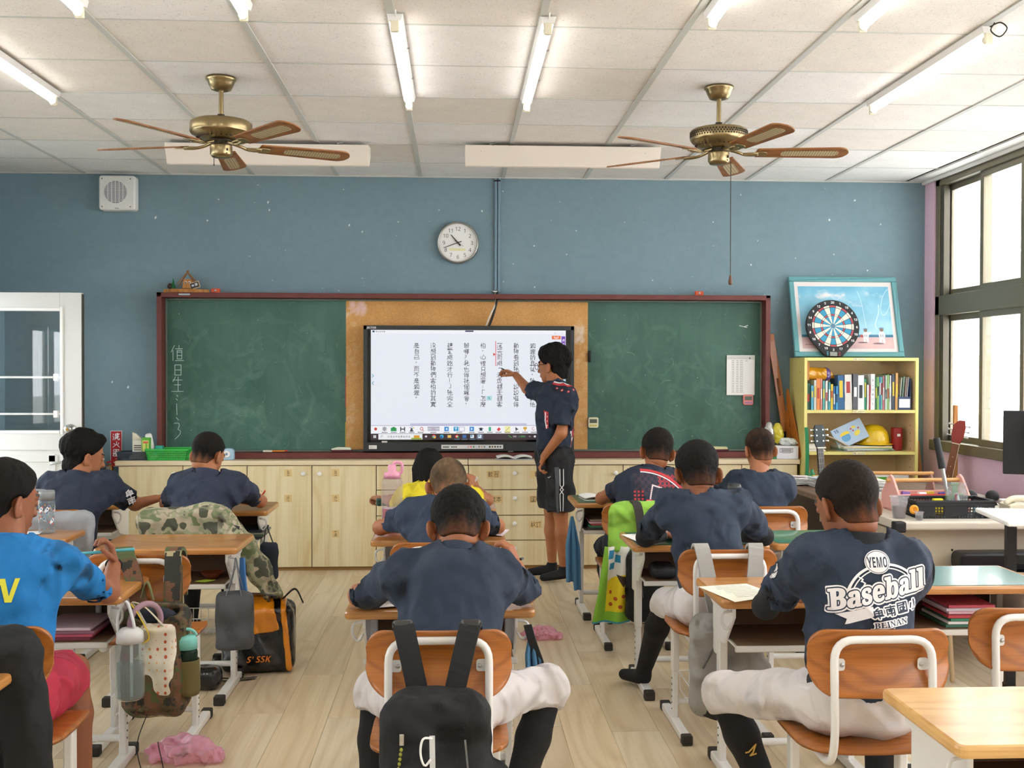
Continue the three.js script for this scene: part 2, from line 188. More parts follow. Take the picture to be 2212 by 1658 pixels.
// ---------- lettering: characters drawn as brush strokes on a 0..9 grid, or composed of [piece, x0, y0, x1, y1] ----------
const G = {
  dog: '8105 21847958 7509', li: '11818515 1115 1383 4149 1787 0999', bai: '4022 2282 8289 8929 2922 2686', shao: '3014 2282 8279 7958 4466', chi: '7004 7337 5459', ren: '7004 4349',
  niu: '3013 1171 0595 4049', ye: '0484 8476 4047 1229 2999 9997', cao: '0292 3014 6074', sd: '1132 0425 1936', hand: '0262 5059 5938 0666', heart: '5059 2316 7385', zou: '0585 1282 4049 4777 2617 1999',
  walk: '1223 0434 3416 1609 1737 3799', mu: '0393 5059 5408 5498', mouth: '1282 8287 8717 1712', dao: '2027 7079 7958', si: '4013 1353 6318 1868 4749 2719 6789', sun: '2181 8189 8929 2921 2585', eye: '2080 8089 8929 2920 2383 2686',
  zhi: '1282 4049 2484 0999', tian: '1191 9199 9919 1911 5159 1595', yan: '4152 0292 2474 2676 2878 2979', shi: '3142 0393 2414 4449 0596', yi2: '3142 0393 4449 1636',
  '瓜': '8121 2116 1609 4145 4558 4868 5788 8199', '狸': [['dog', 0, 0, 3.4, 9], ['li', 3.6, 0, 9, 9]], '狐': [['dog', 0, 0, 3.4, 9], ['瓜', 3.4, 0, 9, 9]], '的': [['bai', 0, 0, 4.2, 9], ['shao', 4.6, 0, 9, 9]],
  '身': '5031 2171 7179 7958 2128 2373 2575 0888 8809', '後': [['chi', 0, 0, 3.2, 9], ['6024 2464 6417 1777 4718 3807 4869 4899', 3, 0, 9, 9]], '牠': [['niu', 0, 0, 3.8, 9], ['ye', 3.8, 0, 9, 9]], '其': '2027 7077 0191 2373 2575 0797 3809 6899',
  '他': [['ren', 0, 0, 3, 9], ['ye', 3, 0, 9, 9]], '動': [['6021 0292 1474 7477 7717 1714 1676 4049 0999', 0, 0, 5.3, 9], ['0373 7378 7858 4014 1409', 5, 0, 9, 9]], '物': [['niu', 0, 0, 3.8, 9], ['3005 2282 8268 6858 4217 6338', 3.8, 0, 9, 9]],
  '看': '8021 1282 0494 4017 3585 8589 8939 3935 3787', '到': [['0080 4015 1585 7385 4549 1777 0999', 0, 0, 5.6, 9], ['dao', 5.6, 0, 9, 9]], '紛': [['si', 0, 0, 4.2, 9], ['3005 6095 2676 7668 6858 4609', 4, 0, 9, 9]],
  '嚇': [['mouth', 0, 1, 2.6, 7], ['1171 4045 0585 3719 5759 1617 7788', 2.8, 0, 6, 9], ['1171 4045 0585 3719 5759 1617 7788', 6, 0, 9, 9]], '得': [['chi', 0, 0, 3.2, 9], ['2171 7174 7424 2421 1585 0797 6569 6949 2738', 3, 0, 9, 9]],
  '各': '4013 3171 7105 3398 2676 7679 7929 2926', '落': [['cao', 0, 0, 9, 2.8], ['sd', 0, 3, 2.8, 9], ['各', 3, 3, 9, 9]], '荒': [['cao', 0, 0, 9, 2.8], ['4051 0393 2325 2585 2719 5758 7779 7999', 0, 2.6, 9, 9]], '而': '0090 4032 1219 1282 8289 8979 3338 5358',
  '兆': '3037 3719 6068 6898 1123 0625 9173 6496', '逃': [['walk', 0, 0, 9, 9], ['兆', 3, 0, 9, 7]], '老': '1171 4044 0494 9108 3539 3989 8987 7536', '虎': '5003 5181 1272 7274 1218 1809 4245 4585 3639 6679 7999 3868', '越': [['zou', 0, 0, 5, 9], ['0292 2029 2949 5199 7189 9048', 5, 0, 9, 7.5], ['4999', 0, 0, 9, 9]],
  '走': '1181 4044 0494 4448 4777 2709 1999', '害': '4051 0292 0203 9293 1474 1676 4047 0797 2777 7779 7929 2927', '怕': [['heart', 0, 0, 3, 9], ['bai', 3.2, 0, 9, 9]], '心': '0418 3238 3888 8886 5063 8396', '裡': [['shi', 0, 0, 3.6, 9], ['li', 3.8, 0, 9, 9]], '只': '2181 8186 8626 2621 3719 6799',
  '相': [['mu', 0, 0, 4.4, 9], ['eye', 4.6, 0, 9, 9]], '想': [['相', 0, 0, 9, 5.6], ['心', 0, 5.6, 9, 9]], '著': [['cao', 0, 0, 9, 2.4], ['1171 4044 0494 9108 3575 7579 7939 3935 3777', 0, 2.4, 9, 9]], '怎': [['3012 1292 4249 4484 4797', 0, 0, 9, 5.4], ['心', 0, 5.6, 9, 9]],
  '麼': [['4051 1191 1117 1709', 0, 0, 9, 9], ['mu', 2, 2, 5.2, 5.6], ['mu', 5.6, 2, 9, 5.6], ['5032 3262 6218 1888', 3, 5.4, 8.5, 9]], '辛': '4051 1181 3233 6253 0494 2777 4449', '辦': [['辛', 0, 0, 3.2, 9], ['0373 7369 6949 3009', 3.2, 1, 6, 9], ['辛', 6, 0, 9, 9]], '哪': [['mouth', 0, 1, 2.6, 7], ['0181 8189 8969 0484 0686 3109', 2.8, 0, 6.2, 9], ['1119 1181 8144 4475 7567 6747', 6.4, 0, 9, 9]],
  '我': '4012 0494 3038 3818 0746 6069 6999 9997 8407 7182', '也': [['ye', 0, 0, 9, 9]], '找': [['hand', 0, 0, 3.4, 9], ['0494 4049 4999 9997 8417 6172', 3.4, 0, 9, 9]], '個': [['ren', 0, 0, 2.8, 9], ['1191 9199 9919 1911 2474 5257 3656 3658 5868', 3, 0, 9, 9]], '機': [['mu', 0, 0, 3.4, 9], ['3014 1434 3405 6045 4565 6536 0696 5057 5799 2769 9148', 3.4, 0, 9, 9]],
  '會': '5003 5093 3373 2484 8486 8626 2624 4446 3777 7779 7939 3937', '趕': [['zou', 0, 0, 5, 9], ['1181 8184 8414 1411 1282 0585 0696 4549', 5, 0, 9, 7], ['4999', 0, 0, 9, 9]], '緊': [['0060 0005 0565 2025 0363 6093 6393 6096', 0.5, 0, 9, 4], ['4013 1353 6318 1868 4749 2719 6789', 1, 4, 8.5, 9]], '跑': [['1171 7174 7414 1411 4448 4777 1518 0999', 0, 0, 4, 9], ['3005 2282 8276 7666 2464 6427 2729 2999 9997', 4, 0, 9, 9]],
  '才': '0393 6069 6949 5408', '行': [['chi', 0, 0, 3.6, 9], ['1191 0494 6469 6949', 3.6, 0, 9, 9]], '完': '4051 0292 0204 9294 2474 0696 3619 6668 6898 9896', '全': '5004 5094 2575 2777 4549 0999', '沒': [['sd', 0, 0, 3, 9], ['2021 2114 2161 6184 1575 7518 3699', 3, 0, 9, 9]], '門': '0009 0040 4044 4404 0242 5090 9099 9979 5054 5494 5292', '們': [['ren', 0, 0, 2.8, 9], ['門', 3, 0, 9, 9]],
  '實': '4051 0191 0102 9192 2272 7274 7424 2422 1393 2575 7579 7925 2925 2777 3809 7899', '是': '2171 7174 7424 2421 2272 0595 5559 5888 3638 2709 3899', '自': '4022 2282 8289 8929 2922 2484 2686', '己': '1181 8185 8515 1418 1898 9896', '不': '0191 5105 5159 6486',
  '值': [['ren', 0, 0, 3, 9], ['0282 4042 2373 7378 7828 2823 2474 2676 0999', 3, 0, 9, 9]], '日': [['sun', 0, 0, 9, 9]], '生': '3013 1282 5059 2575 0999', '滅': [['sd', 0, 0, 2.8, 9], ['1191 1109 2353 2757 3544 4455 5069 6999 9997 7172 8408 2636 4556', 2.8, 0, 9, 9]], '火': '5054 5408 5498 1334 8274', '器': '1040 4043 4313 1310 5080 8083 8353 5350 0595 4408 5598 6465 1646 4649 4919 1916 5686 8689 8959 5956',
  '卑': '5031 1282 8286 8616 1612 1484 5259 0797 3618', '南': '0191 5053 1318 1383 8389 8979 3444 6454 3565 2777 5559', '國': '0090 9099 9909 0900 1272 2454 5457 5727 2724 1868 6068 6888 7172 7548', '小': '5059 5939 2317 7388', '社': [['yi2', 0, 0, 4, 9], ['zhi', 4, 0, 9, 9]], '數': [['1171 7173 7313 1311 4044 0474 1575 3617 6628 0797 2858', 0, 0, 5, 9], ['3005 1282 7209 2699', 5, 0, 9, 9]], '習': '0040 4043 1223 5090 9093 6273 5443 2484 8489 8929 2924 2686',
  '英': [['cao', 0, 0, 9, 2.8], ['2383 8386 0696 2326 5059 5709 5799', 0, 2, 9, 9]], '課': [['yan', 0, 1, 3.4, 9], ['2181 8184 8424 2421 2282 5159 0595 5518 5598', 3.6, 0, 9, 9]], '本': '0292 5059 5207 5297 2777', '修': [['ren', 0, 0, 3, 9], ['3005 2282 7225 2487 8526 8637 8949', 3, 0, 9, 9]], '健': [['ren', 0, 0, 3, 9], ['chi', 3, 0, 5, 9], ['1171 0393 1575 0797 5059', 5, 0, 9, 9]], '校': [['mu', 0, 0, 4, 9], ['4051 0292 2414 6484 6418 2488', 4, 0, 9, 9]], '訂': [['yan', 0, 0, 4, 9], ['0191 6169 6949', 4, 0, 9, 9]],
  '，': '1131 3214', '。': '1030 3032 3212 1210', '？': '2141 4144 4425 2526 2829', '！': '4046 4849', '：': '4344 4647', '「': '3037 3070', '」': '6067 6737',
};
function glyphPath(g, def, x, y, w, h) {
  if (typeof def === 'string' && G[def]) def = G[def];
  if (typeof def === 'string') { for (const s of def.split(' ')) for (let k = 0; k + 1 < s.length; k += 2) { const X = x + (+s[k] / 9) * w, Y = y + (+s[k + 1] / 9) * h; k ? g.lineTo(X, Y) : g.moveTo(X, Y); } } else for (const [d, a, b, c, e] of def) glyphPath(g, d, x + (a / 9) * w, y + (b / 9) * h, ((c - a) / 9) * w, ((e - b) / 9) * h);
}
function glyph(g, ch, x, y, s, color, lw, sx = 1) {            // centre x, y; size s
  if (!G[ch]) return; g.strokeStyle = color; g.lineWidth = lw; g.lineCap = g.lineJoin = 'round'; g.beginPath(); glyphPath(g, ch, x - (s * sx) / 2, y - s / 2, s * sx, s); g.stroke();
}
// ---------- materials ----------
function woodTex(w, h, mw, mh, c0, c1, o = {}) {               // grain along v; o.across turns it along u
  const A = rgbOf(c0), B = rgbOf(c1), { freq = 6, warp = 0.9, fine = 0.25, seed = 1, big = 0.3 } = o;
  return dataTex(w, h, mw, mh, (u0, v0) => {
    const [u, v] = o.across ? [v0, u0] : [u0, v0];
    const wv = pn(u * 3, v * 2, 3, 2, seed) * warp + pn(u * 6, v * 5, 6, 5, seed + 1) * warp * 0.35, ring = 0.5 + 0.5 * Math.sin(6.2832 * (u * freq + wv * freq * 0.45));
    const f = pn(u * 120, v * 6, 120, 6, seed + 2) * 0.6 + pn(u * 240, v * 14, 240, 14, seed + 3) * 0.4, t = clamp(Math.pow(ring, 2.2) * 0.55 + f * fine + 0.2 + pn(u * 4, v * 2, 4, 2, seed + 4) * big, 0, 1);
    return [lerp(A[0], B[0], t), lerp(A[1], B[1], t), lerp(A[2], B[2], t)];
  });
}
const speck = (w, m, base, amp, o = {}) => { const A = rgbOf(base); return dataTex(w, w, m, m, (u, v) => { const n = pn(u * 8, v * 8, 8, 8, 1) * 0.4 + pn(u * 40, v * 40, 40, 40, 2) * 0.3 + pn(u * 200, v * 200, 200, 200, 3) * (o.fine ?? 0.4); const d = o.dots && pn(u * o.dots, v * o.dots, o.dots, o.dots, 9) > 0.72 ? -o.dotAmp : 0; return A.map((c) => c + n * amp + d); }); };
const noiseBump = (w, m, f) => dataTex(w, w, m, m, (u, v) => { const n = 128 + 60 * pn(u * f, v * f, f, f, 5) + 40 * pn(u * f * 2, v * f * 2, f * 2, f * 2, 6); return [n, n, n]; }, false);
const fineBump = noiseBump(256, 0.25, 64), weave = noiseBump(256, 0.06, 64);
const M = {
  ceiling: std(0xffffff, 0.95, { map: speck(512, 0.64, 0xf1eeeb, 6, { dots: 128, dotAmp: 26 }), bumpMap: fineBump, bumpScale: 0.0008 }),
  rail: std(0xc9cac4, 0.6), white: std(0xe9e7e2, 0.45), whiteMetal: phys(0xe4e2dd, 0.35, { clearcoat: 0.3 }), cream: std(0xe8dcc0, 0.5), ivory: std(0xe9e2c9, 0.45), black: std(0x15161a, 0.55), rubber: std(0x2c2823, 0.7), brass: std(0x9c8b66, 0.28, { metalness: 0.9 }), brassDark: std(0x3a3226, 0.5, { metalness: 0.6 }), steel: std(0xb9bab8, 0.3, { metalness: 0.9 }), pinkWall: std(0xffffff, 0.85, { map: speck(256, 1.2, 0xeac6da, 6) }), aluminium: std(0x87806d, 0.42, { metalness: 0.55 }), aluminiumDark: std(0x5f5a4e, 0.45, { metalness: 0.5 }),
  doorPaint: std(0xdcdad6, 0.4), maroon: std(0xffffff, 0.55, { map: speck(256, 0.5, 0x6b332e, 9) }), glass: phys(0xffffff, 0.02, { transmission: 1, thickness: 0, ior: 1.5 }), frosted: phys(0xffffff, 0.35, { transmission: 1, thickness: 0, ior: 1.4 }),
  floor: woodTex(1024, 1024, 1.0, 2.4, 0xe0d1b5, 0xcdb998, { freq: 6, warp: 1.1, fine: 0.34, seed: 11, big: 0.18 }),
  cabinet: std(0xffffff, 0.5, { map: woodTex(512, 512, 0.7, 1.6, 0xeadcb6, 0xd8c290, { freq: 5, warp: 0.5, fine: 0.35, seed: 21 }) }), cabinetTop: std(0xffffff, 0.45, { map: woodTex(512, 256, 1.8, 0.5, 0xe8d8b8, 0xd6bf98, { freq: 4, across: true, seed: 23 }) }), cabinetDark: std(0x9b7440, 0.6), gap: std(0x2a1e14, 0.9),
  desk: phys(0xffffff, 0.32, { map: woodTex(512, 512, 0.8, 0.4, 0xc48848, 0xa06a30, { freq: 5, warp: 0.7, fine: 0.3, seed: 31, across: true }), clearcoat: 0.6, clearcoatRoughness: 0.18 }), deskEdge: phys(0xffffff, 0.3, { map: woodTex(256, 256, 0.6, 0.2, 0xc98a3a, 0xa8651f, { freq: 3, seed: 32, across: true }), clearcoat: 0.3 }),
  ply: phys(0xffffff, 0.35, { map: woodTex(512, 512, 0.7, 0.3, 0xb9702a, 0x8d4f16, { freq: 7, warp: 0.8, fine: 0.3, seed: 35, across: true }), clearcoat: 0.3, clearcoatRoughness: 0.3 }),
  teal: std(0x17745c, 0.35), matGreen: phys(0x2e8069, 0.3, { clearcoat: 0.4 }), shelfYellow: std(0xe6da84, 0.45), shelfIn: std(0xe3c596, 0.6), pine: std(0xffffff, 0.55, { map: woodTex(256, 256, 0.3, 0.8, 0xc68b45, 0xa66a2b, { freq: 4, seed: 41 }) }), paper: std(0xf1efe9, 0.8), skinTest: std(0xb97a50, 0.6),
};
M.white2 = std(0xf4f2ee, 0.4);

// ---------- room shell ----------
const XL = -3.55, XR = 3.709, ZB = 9.9, YC = 2.99;
{ // floor: long vinyl planks laid towards the front wall
  const floor = setting('floor', bx(XR - XL + 0.4, 0.1, ZB + 0.4, [(XL + XR) / 2, -0.058, ZB / 2], 0), std(0x6f5a3c, 0.8));
  const r = rng(5), W = 0.2, L = 1.28, mats = [0xffffff, 0xf4f0ea, 0xfffaf2].map((c) => phys(c, 0.4, { map: M.floor, clearcoat: 0.12, clearcoatRoughness: 0.35 })), geos = [];
  for (let k = 0; k < 10; k++) geos.push(metreUV(merge(bx(W - 0.0012, 0.008, L - 0.0012, [0, 0, 0], 0)), [k * 0.37, 0, k * 0.71]));
  const short = geos.map((g) => g.clone().scale(1, 1, 0.5));
  const n = Math.ceil((XR - XL) / W);
  for (let i = 0; i < n; i++) {
    let z = -((i * 0.47) % 1) * L;
    while (z < 8.2) {
      const o = new THREE.Mesh(geos[(r() * 10) | 0], mats[(r() * 3) | 0]); o.name = 'plank'; o.receiveShadow = o.castShadow = true;
      let len = L; if (z < 0) len = L + z; o.scale.z = len / L; o.position.set(XL + (i + 0.5) * W, -0.004, Math.max(z, 0) + len / 2); floor.add(o); z += L;
    }
  }
  const rest = mk('planking', bx(XR - XL, 0.008, ZB - 8.2, [(XL + XR) / 2, -0.006, (ZB + 8.2) / 2], 0), mats[0], floor); rest.userData.kind = 'stuff';
}
{ // front wall with chipped paint
  const r = rng(9), specks = canvasTex(2048, 860, (g, w, h) => {
    const px = w / 7.66, Y = (y) => (3 - y) * (h / 3.2), X = (x) => (x + 3.75) * px;
    for (let y = 0; y < h; y += 4) for (let x = 0; x < w; x += 4) { const n = fbm(x * 0.01, y * 0.01, 0, 4) * 4 + vn(x * 0.11, y * 0.11) * 2; g.fillStyle = `rgb(${122 + n | 0},${147 + n | 0},${157 + n | 0})`; g.fillRect(x, y, 4, 4); }
    g.fillStyle = '#e6eceb';
    for (let k = 0; k < 70; k++) { const x = X(-2.6 + r() * 6), y = Y(2.95 - r() * 1.0 * (k < 50 ? 0.9 : 1.6)), s = 0.5 + r() * r() * 1.6; g.beginPath(); g.ellipse(x, y, s, s * (0.7 + r()), r() * 3, 0, 7); g.fill(); }
    for (const [x, y, s] of [[-2.29, 2.655, 2.6], [-1.44, 2.78, 2.2], [-1.43, 2.72, 2], [-0.82, 2.61, 2.2], [-0.72, 2.56, 1.8], [-2.62, 1.4, 2], [-2.5, 1.36, 2.4]]) { g.beginPath(); g.ellipse(X(x), Y(y), s * 0.7, s * 1.2, 0.4, 0, 7); g.fill(); }
  });
  const m = std(0xffffff, 0.8, { map: specks, bumpMap: fineBump, bumpScale: 0.0004 }); specks.repeat.set(1 / 7.66, 1 / 3.2); specks.offset.set(3.75 / 7.66, 0.2 / 3.2);
  setting('wall_front', bx(XR - XL + 0.4, 3.2, 0.2, [(XL + XR) / 2, 1.4, -0.1], 0), m);
}
setting('wall_back', bx(XR - XL + 0.4, 3.2, 0.2, [(XL + XR) / 2, 1.4, ZB + 0.1], 0), std(0xd8d2c6, 0.85));
function wallWithHoles(name, x, out, holes, m) {               // side wall along z, built of solid pieces around its openings
  const gs = []; let z = 0; const c = x + out * 0.1, piece = (z0, z1, y0, y1) => { if (z1 - z0 > 0.001 && y1 - y0 > 0.001) gs.push(bx(0.2, y1 - y0, z1 - z0, [c, (y0 + y1) / 2, (z0 + z1) / 2], 0)); };
  for (const [z0, z1, y0, y1] of holes) { piece(z, z0, -0.1, 3.1); piece(z0, z1, -0.1, y0); piece(z0, z1, y1, 3.1); z = z1; } piece(z, ZB, -0.1, 3.1);
  return setting(name, gs, m);
}
const rightBays = [[0.17, 3.3], [3.6, 6.6], [6.9, 9.6]], leftBays = [[2.1, 4.4], [4.8, 7.1], [7.5, 9.6]];
wallWithHoles('wall_right', XR, 1, rightBays.map(([a, b]) => [a, b, 0.89, 2.97]), M.pinkWall);
wallWithHoles('wall_left', XL, -1, [[0.72, 1.62, 0, 2.06], ...leftBays.map(([a, b]) => [a, b, 0.9, 2.6])], std(0x8aa6b4, 0.85));
{ // suspended ceiling: mineral tiles on grey rails
  const c = setting('ceiling', bx(XR - XL + 0.4, 0.1, ZB + 0.4, [(XL + XR) / 2, YC + 0.075, ZB / 2], 0), std(0x8a857c, 0.9)), r = rng(3), S = 0.637, x0 = -2.82 - 2 * S, z0 = 0.57 - S;
  const geos = []; for (let k = 0; k < 6; k++) geos.push(metreUV(merge(bx(S - 0.009, 0.014, S - 0.006, [0, 0, 0], 0.002)), [k * 0.21, 0, k * 0.33]));
  const tints = [0xffffff, 0xfdfaf6, 0xf8f4ee].map((k) => { const m = M.ceiling.clone(); m.color.set(k); return m; });
  for (let i = 0; i < 12; i++) for (let j = 0; j < 16; j++) {
    const x1 = Math.max(XL, x0 + i * S), x2 = Math.min(XR - 0.12, x0 + (i + 1) * S), za = Math.max(0, z0 + j * S), zb = Math.min(ZB, z0 + (j + 1) * S); if (x2 - x1 < 0.03 || zb - za < 0.03) continue;
    const o = new THREE.Mesh(geos[(r() * 6) | 0], tints[(r() * 3) | 0]); o.name = 'tile'; o.castShadow = o.receiveShadow = true; o.scale.set((x2 - x1) / S, 1, (zb - za) / S); o.position.set((x1 + x2) / 2, YC + 0.009 + (r() - 0.5) * 0.003, (za + zb) / 2); o.rotation.z = (r() - 0.5) * 0.004; c.add(o);
  }
  for (let i = 1; i < 12; i++) { const x = x0 + i * S; if (x > XL && x < XR - 0.1) mk('rail', bx(0.03, 0.006, ZB - 0.01, [x, YC - 0.002, ZB / 2], 0.001), M.rail, c); }
  for (let j = 1; j < 16; j++) { const z = z0 + j * S; if (z > 0.05 && z < ZB) mk('cross_rail', bx(XR - XL - 0.13, 0.003, 0.011, [(XL + XR) / 2 - 0.06, YC + 0.001, z], 0), M.rail, c); }
  setting('trim_1', [bx(0.13, 0.014, ZB, [XR - 0.065, YC + 0.004, ZB / 2], 0.002), bx(0.03, 0.03, ZB, [XR - 0.015, YC - 0.012, ZB / 2], 0.003)], M.white);
  setting('trim_2', bx(XR - XL, 0.012, 0.018, [(XL + XR) / 2, YC - 0.004, 0.009], 0.002), M.rail);
}
// ---------- windows: sliding aluminium sashes in two rows ----------
let winNo = 0;
function windowBay(x, out, z0, z1, y0, y1, transom, first) {
  const root = new THREE.Group(); root.name = 'window_' + ++winNo; root.userData.kind = 'structure'; scene.add(root);
  const xc = x + out * 0.07, fr = (dz, dy, p, w = 0.12) => bx(w, dy, dz, p, 0.004);
  mk('frame', [fr(0.07, y1 - y0, [xc, (y0 + y1) / 2, z0 + 0.035]), fr(0.07, y1 - y0, [xc, (y0 + y1) / 2, z1 - 0.035]), fr(z1 - z0, 0.05, [xc, y1 - 0.025, (z0 + z1) / 2]), fr(z1 - z0, 0.075, [xc - out * 0.02, y0 + 0.037, (z0 + z1) / 2], 0.16), fr(z1 - z0, 0.15, [xc, transom, (z0 + z1) / 2])], M.aluminium, root);
  mk('track', [bx(0.05, y1 - y0 - 0.1, 0.05, [xc - out * 0.03, (y0 + y1) / 2, z0 + 0.11], 0.004)], M.aluminiumDark, root);
  const n = Math.max(2, Math.round((z1 - z0 - 0.2) / 0.58)), sw = (z1 - z0 - 0.16) / n;
  for (const [b, t] of [[y0 + 0.07, transom - 0.07], [transom + 0.07, y1 - 0.045]]) for (let i = 0; i < n; i++) {
    const zc = z0 + 0.1 + (i + 0.5) * sw, dx = xc + out * (i % 2 ? -0.022 : 0.022), f = 0.05;
    const s = mk('sash', [bx(0.035, t - b, f, [dx, (b + t) / 2, zc - sw / 2 + f / 2 - 0.012], 0.004), bx(0.035, t - b, f, [dx, (b + t) / 2, zc + sw / 2 - f / 2 + 0.012], 0.004), bx(0.035, f, sw - 0.06, [dx, b + f / 2, zc], 0.003), bx(0.035, f, sw - 0.06, [dx, t - f / 2, zc], 0.003)], M.aluminium, root);
    mk('pane', bx(0.005, t - b - 2 * f + 0.012, sw - 2 * f + 0.03, [dx, (b + t) / 2, zc], 0), i % 2 ? M.glass : M.frosted, s);
    if (i % 2 === 0) mk('latch', bx(0.02, 0.05, 0.014, [dx - out * 0.022, (b + t) / 2, zc + sw / 2 - 0.012], 0.004), M.steel, s);
  }
  return root;
}
rightBays.forEach(([a, b]) => windowBay(XR, 1, a, b, 0.89, 2.97, 2.0));
leftBays.forEach(([a, b]) => windowBay(XL, -1, a, b, 0.9, 2.6, 1.95));
{ // white sun louvres and the pale neighbouring wing outside
  const lv = thing('sun_louvre', 'white horizontal slat sunscreen outside the classroom windows', 'louvre', [XR + 0.75, 0, -0.5]), w = std(0xf3f3f0, 0.6), g = merge(bx(0.1, 0.012, 6.4, [0, 0, 0], 0, [0, 0, -0.5])), up = new THREE.BoxGeometry(0.05, 3, 0.05);
  metreUV(g);
  for (let k = 0; k < 28; k++) { const o = new THREE.Mesh(g, w); o.name = 'slat'; o.position.y = 0.5 + k * 0.1; o.castShadow = o.receiveShadow = true; lv.add(o); }
  for (const z of [-3, -1, 1, 3]) mk('post', xf(up.clone(), [0.08, 1.9, z]), w, lv);
}
// corridor outside the left wall gets daylight from its open side
setting('floor_outside', [bx(3.0, 0.1, 14, [XL - 1.75, -0.06, 4.5], 0), bx(12, 0.1, 20, [XR + 6.3, -3, 4.5], 0)], std(0xdad8d2, 0.9));
setting('added_roof_outside', [bx(2.8, 0.15, 14, [XL - 1.6, 3.12, 4.5], 0), bx(0.15, 1.1, 14, [XL - 3.0, 0.5, 4.5], 0)], std(0xd5d3cc, 0.9));  // unseen corridor roof and parapet, added to cut daylight from the left
{ // open door leaf, parallel to the front wall
  const d = new THREE.Group(); d.name = 'door_1'; d.userData.kind = 'structure'; d.position.set(0, 0, 0.65); scene.add(d);
  const x0 = -3.52, x1 = -2.624, H = 2.035, T = 0.045, gx0 = -3.36, gx1 = -2.772, gy0 = 1.068, gy1 = 1.905, c = (a, b) => (a + b) / 2, seg = (a, b, y0, y1, t = T) => bx(b - a, y1 - y0, t, [c(a, b), c(y0, y1), 0], 0.003);
  mk('leaf', [seg(gx1, x1, 0.01, H), seg(x0, gx0, 0.01, H), seg(gx0, gx1, gy1, H), seg(gx0, gx1, 0.93, gy0), seg(gx0, gx1, 0.01, 0.18), seg(gx0, gx1, 0.18, 0.93, 0.02), bx(0.05, 0.7, 0.012, [gx0 + 0.06, 0.55, 0.012], 0.004), bx(0.05, 0.7, 0.012, [gx1 - 0.06, 0.55, 0.012], 0.004), bx(0.55, 0.05, 0.012, [c(gx0, gx1), 0.87, 0.012], 0.004), bx(0.55, 0.05, 0.012, [c(gx0, gx1), 0.23, 0.012], 0.004)], M.doorPaint, d);
  const bead = []; for (const z of [0.024, -0.024]) bead.push(bx(0.022, gy1 - gy0 + 0.06, 0.014, [gx1 + 0.012, c(gy0, gy1), z], 0.005), bx(0.022, gy1 - gy0 + 0.06, 0.014, [gx0 - 0.012, c(gy0, gy1), z], 0.005), bx(gx1 - gx0, 0.022, 0.014, [c(gx0, gx1), gy1 + 0.012, z], 0.005), bx(gx1 - gx0, 0.022, 0.014, [c(gx0, gx1), gy0 - 0.012, z], 0.005));
  mk('glazing_bead', bead, M.white2, d); mk('pane', bx(gx1 - gx0, gy1 - gy0, 0.005, [c(gx0, gx1), c(gy0, gy1), 0], 0), M.glass, d);
  mk('edge_strip', bx(0.006, H - 0.02, T * 0.8, [x1 + 0.003, H / 2, 0], 0.001), std(0x4a4238, 0.5), d);
  const k = mk('door_knob', [lt([[0.033, 0], [0.033, 0.006], [0.014, 0.012], [0.012, 0.035], [0.026, 0.045], [0.03, 0.062], [0.02, 0.076], [0, 0.078]], [-2.7, 1.08, 0.022], [Math.PI / 2, 0, 0])], M.steel, d); mk('keyhole', cy(0.009, 0.009, 0.003, [-2.7, 1.08, 0.1], [Math.PI / 2, 0, 0]), std(0xb98a3c, 0.3, { metalness: 0.9 }), k);
  mk('lever_handle', [bent([[-2.83, 0.835, 0.022], [-2.83, 0.835, 0.06], [-2.79, 0.842, 0.065], [-2.735, 0.85, 0.065]], 0.008, 0.015)], M.steel, d);
  mk('reflection_bar', [cy(0.008, 0.008, 0.5, [-3.05, 1.44, -0.05], [0, 0, Math.PI / 2]), cy(0.008, 0.008, 0.5, [-3.05, 1.18, -0.05], [0, 0, Math.PI / 2]), bx(0.03, 0.05, 0.04, [-2.82, 1.44, -0.035]), bx(0.03, 0.05, 0.04, [-2.82, 1.18, -0.035])], M.white2, d);  // added white bars standing in for window reflections in the door glass
}
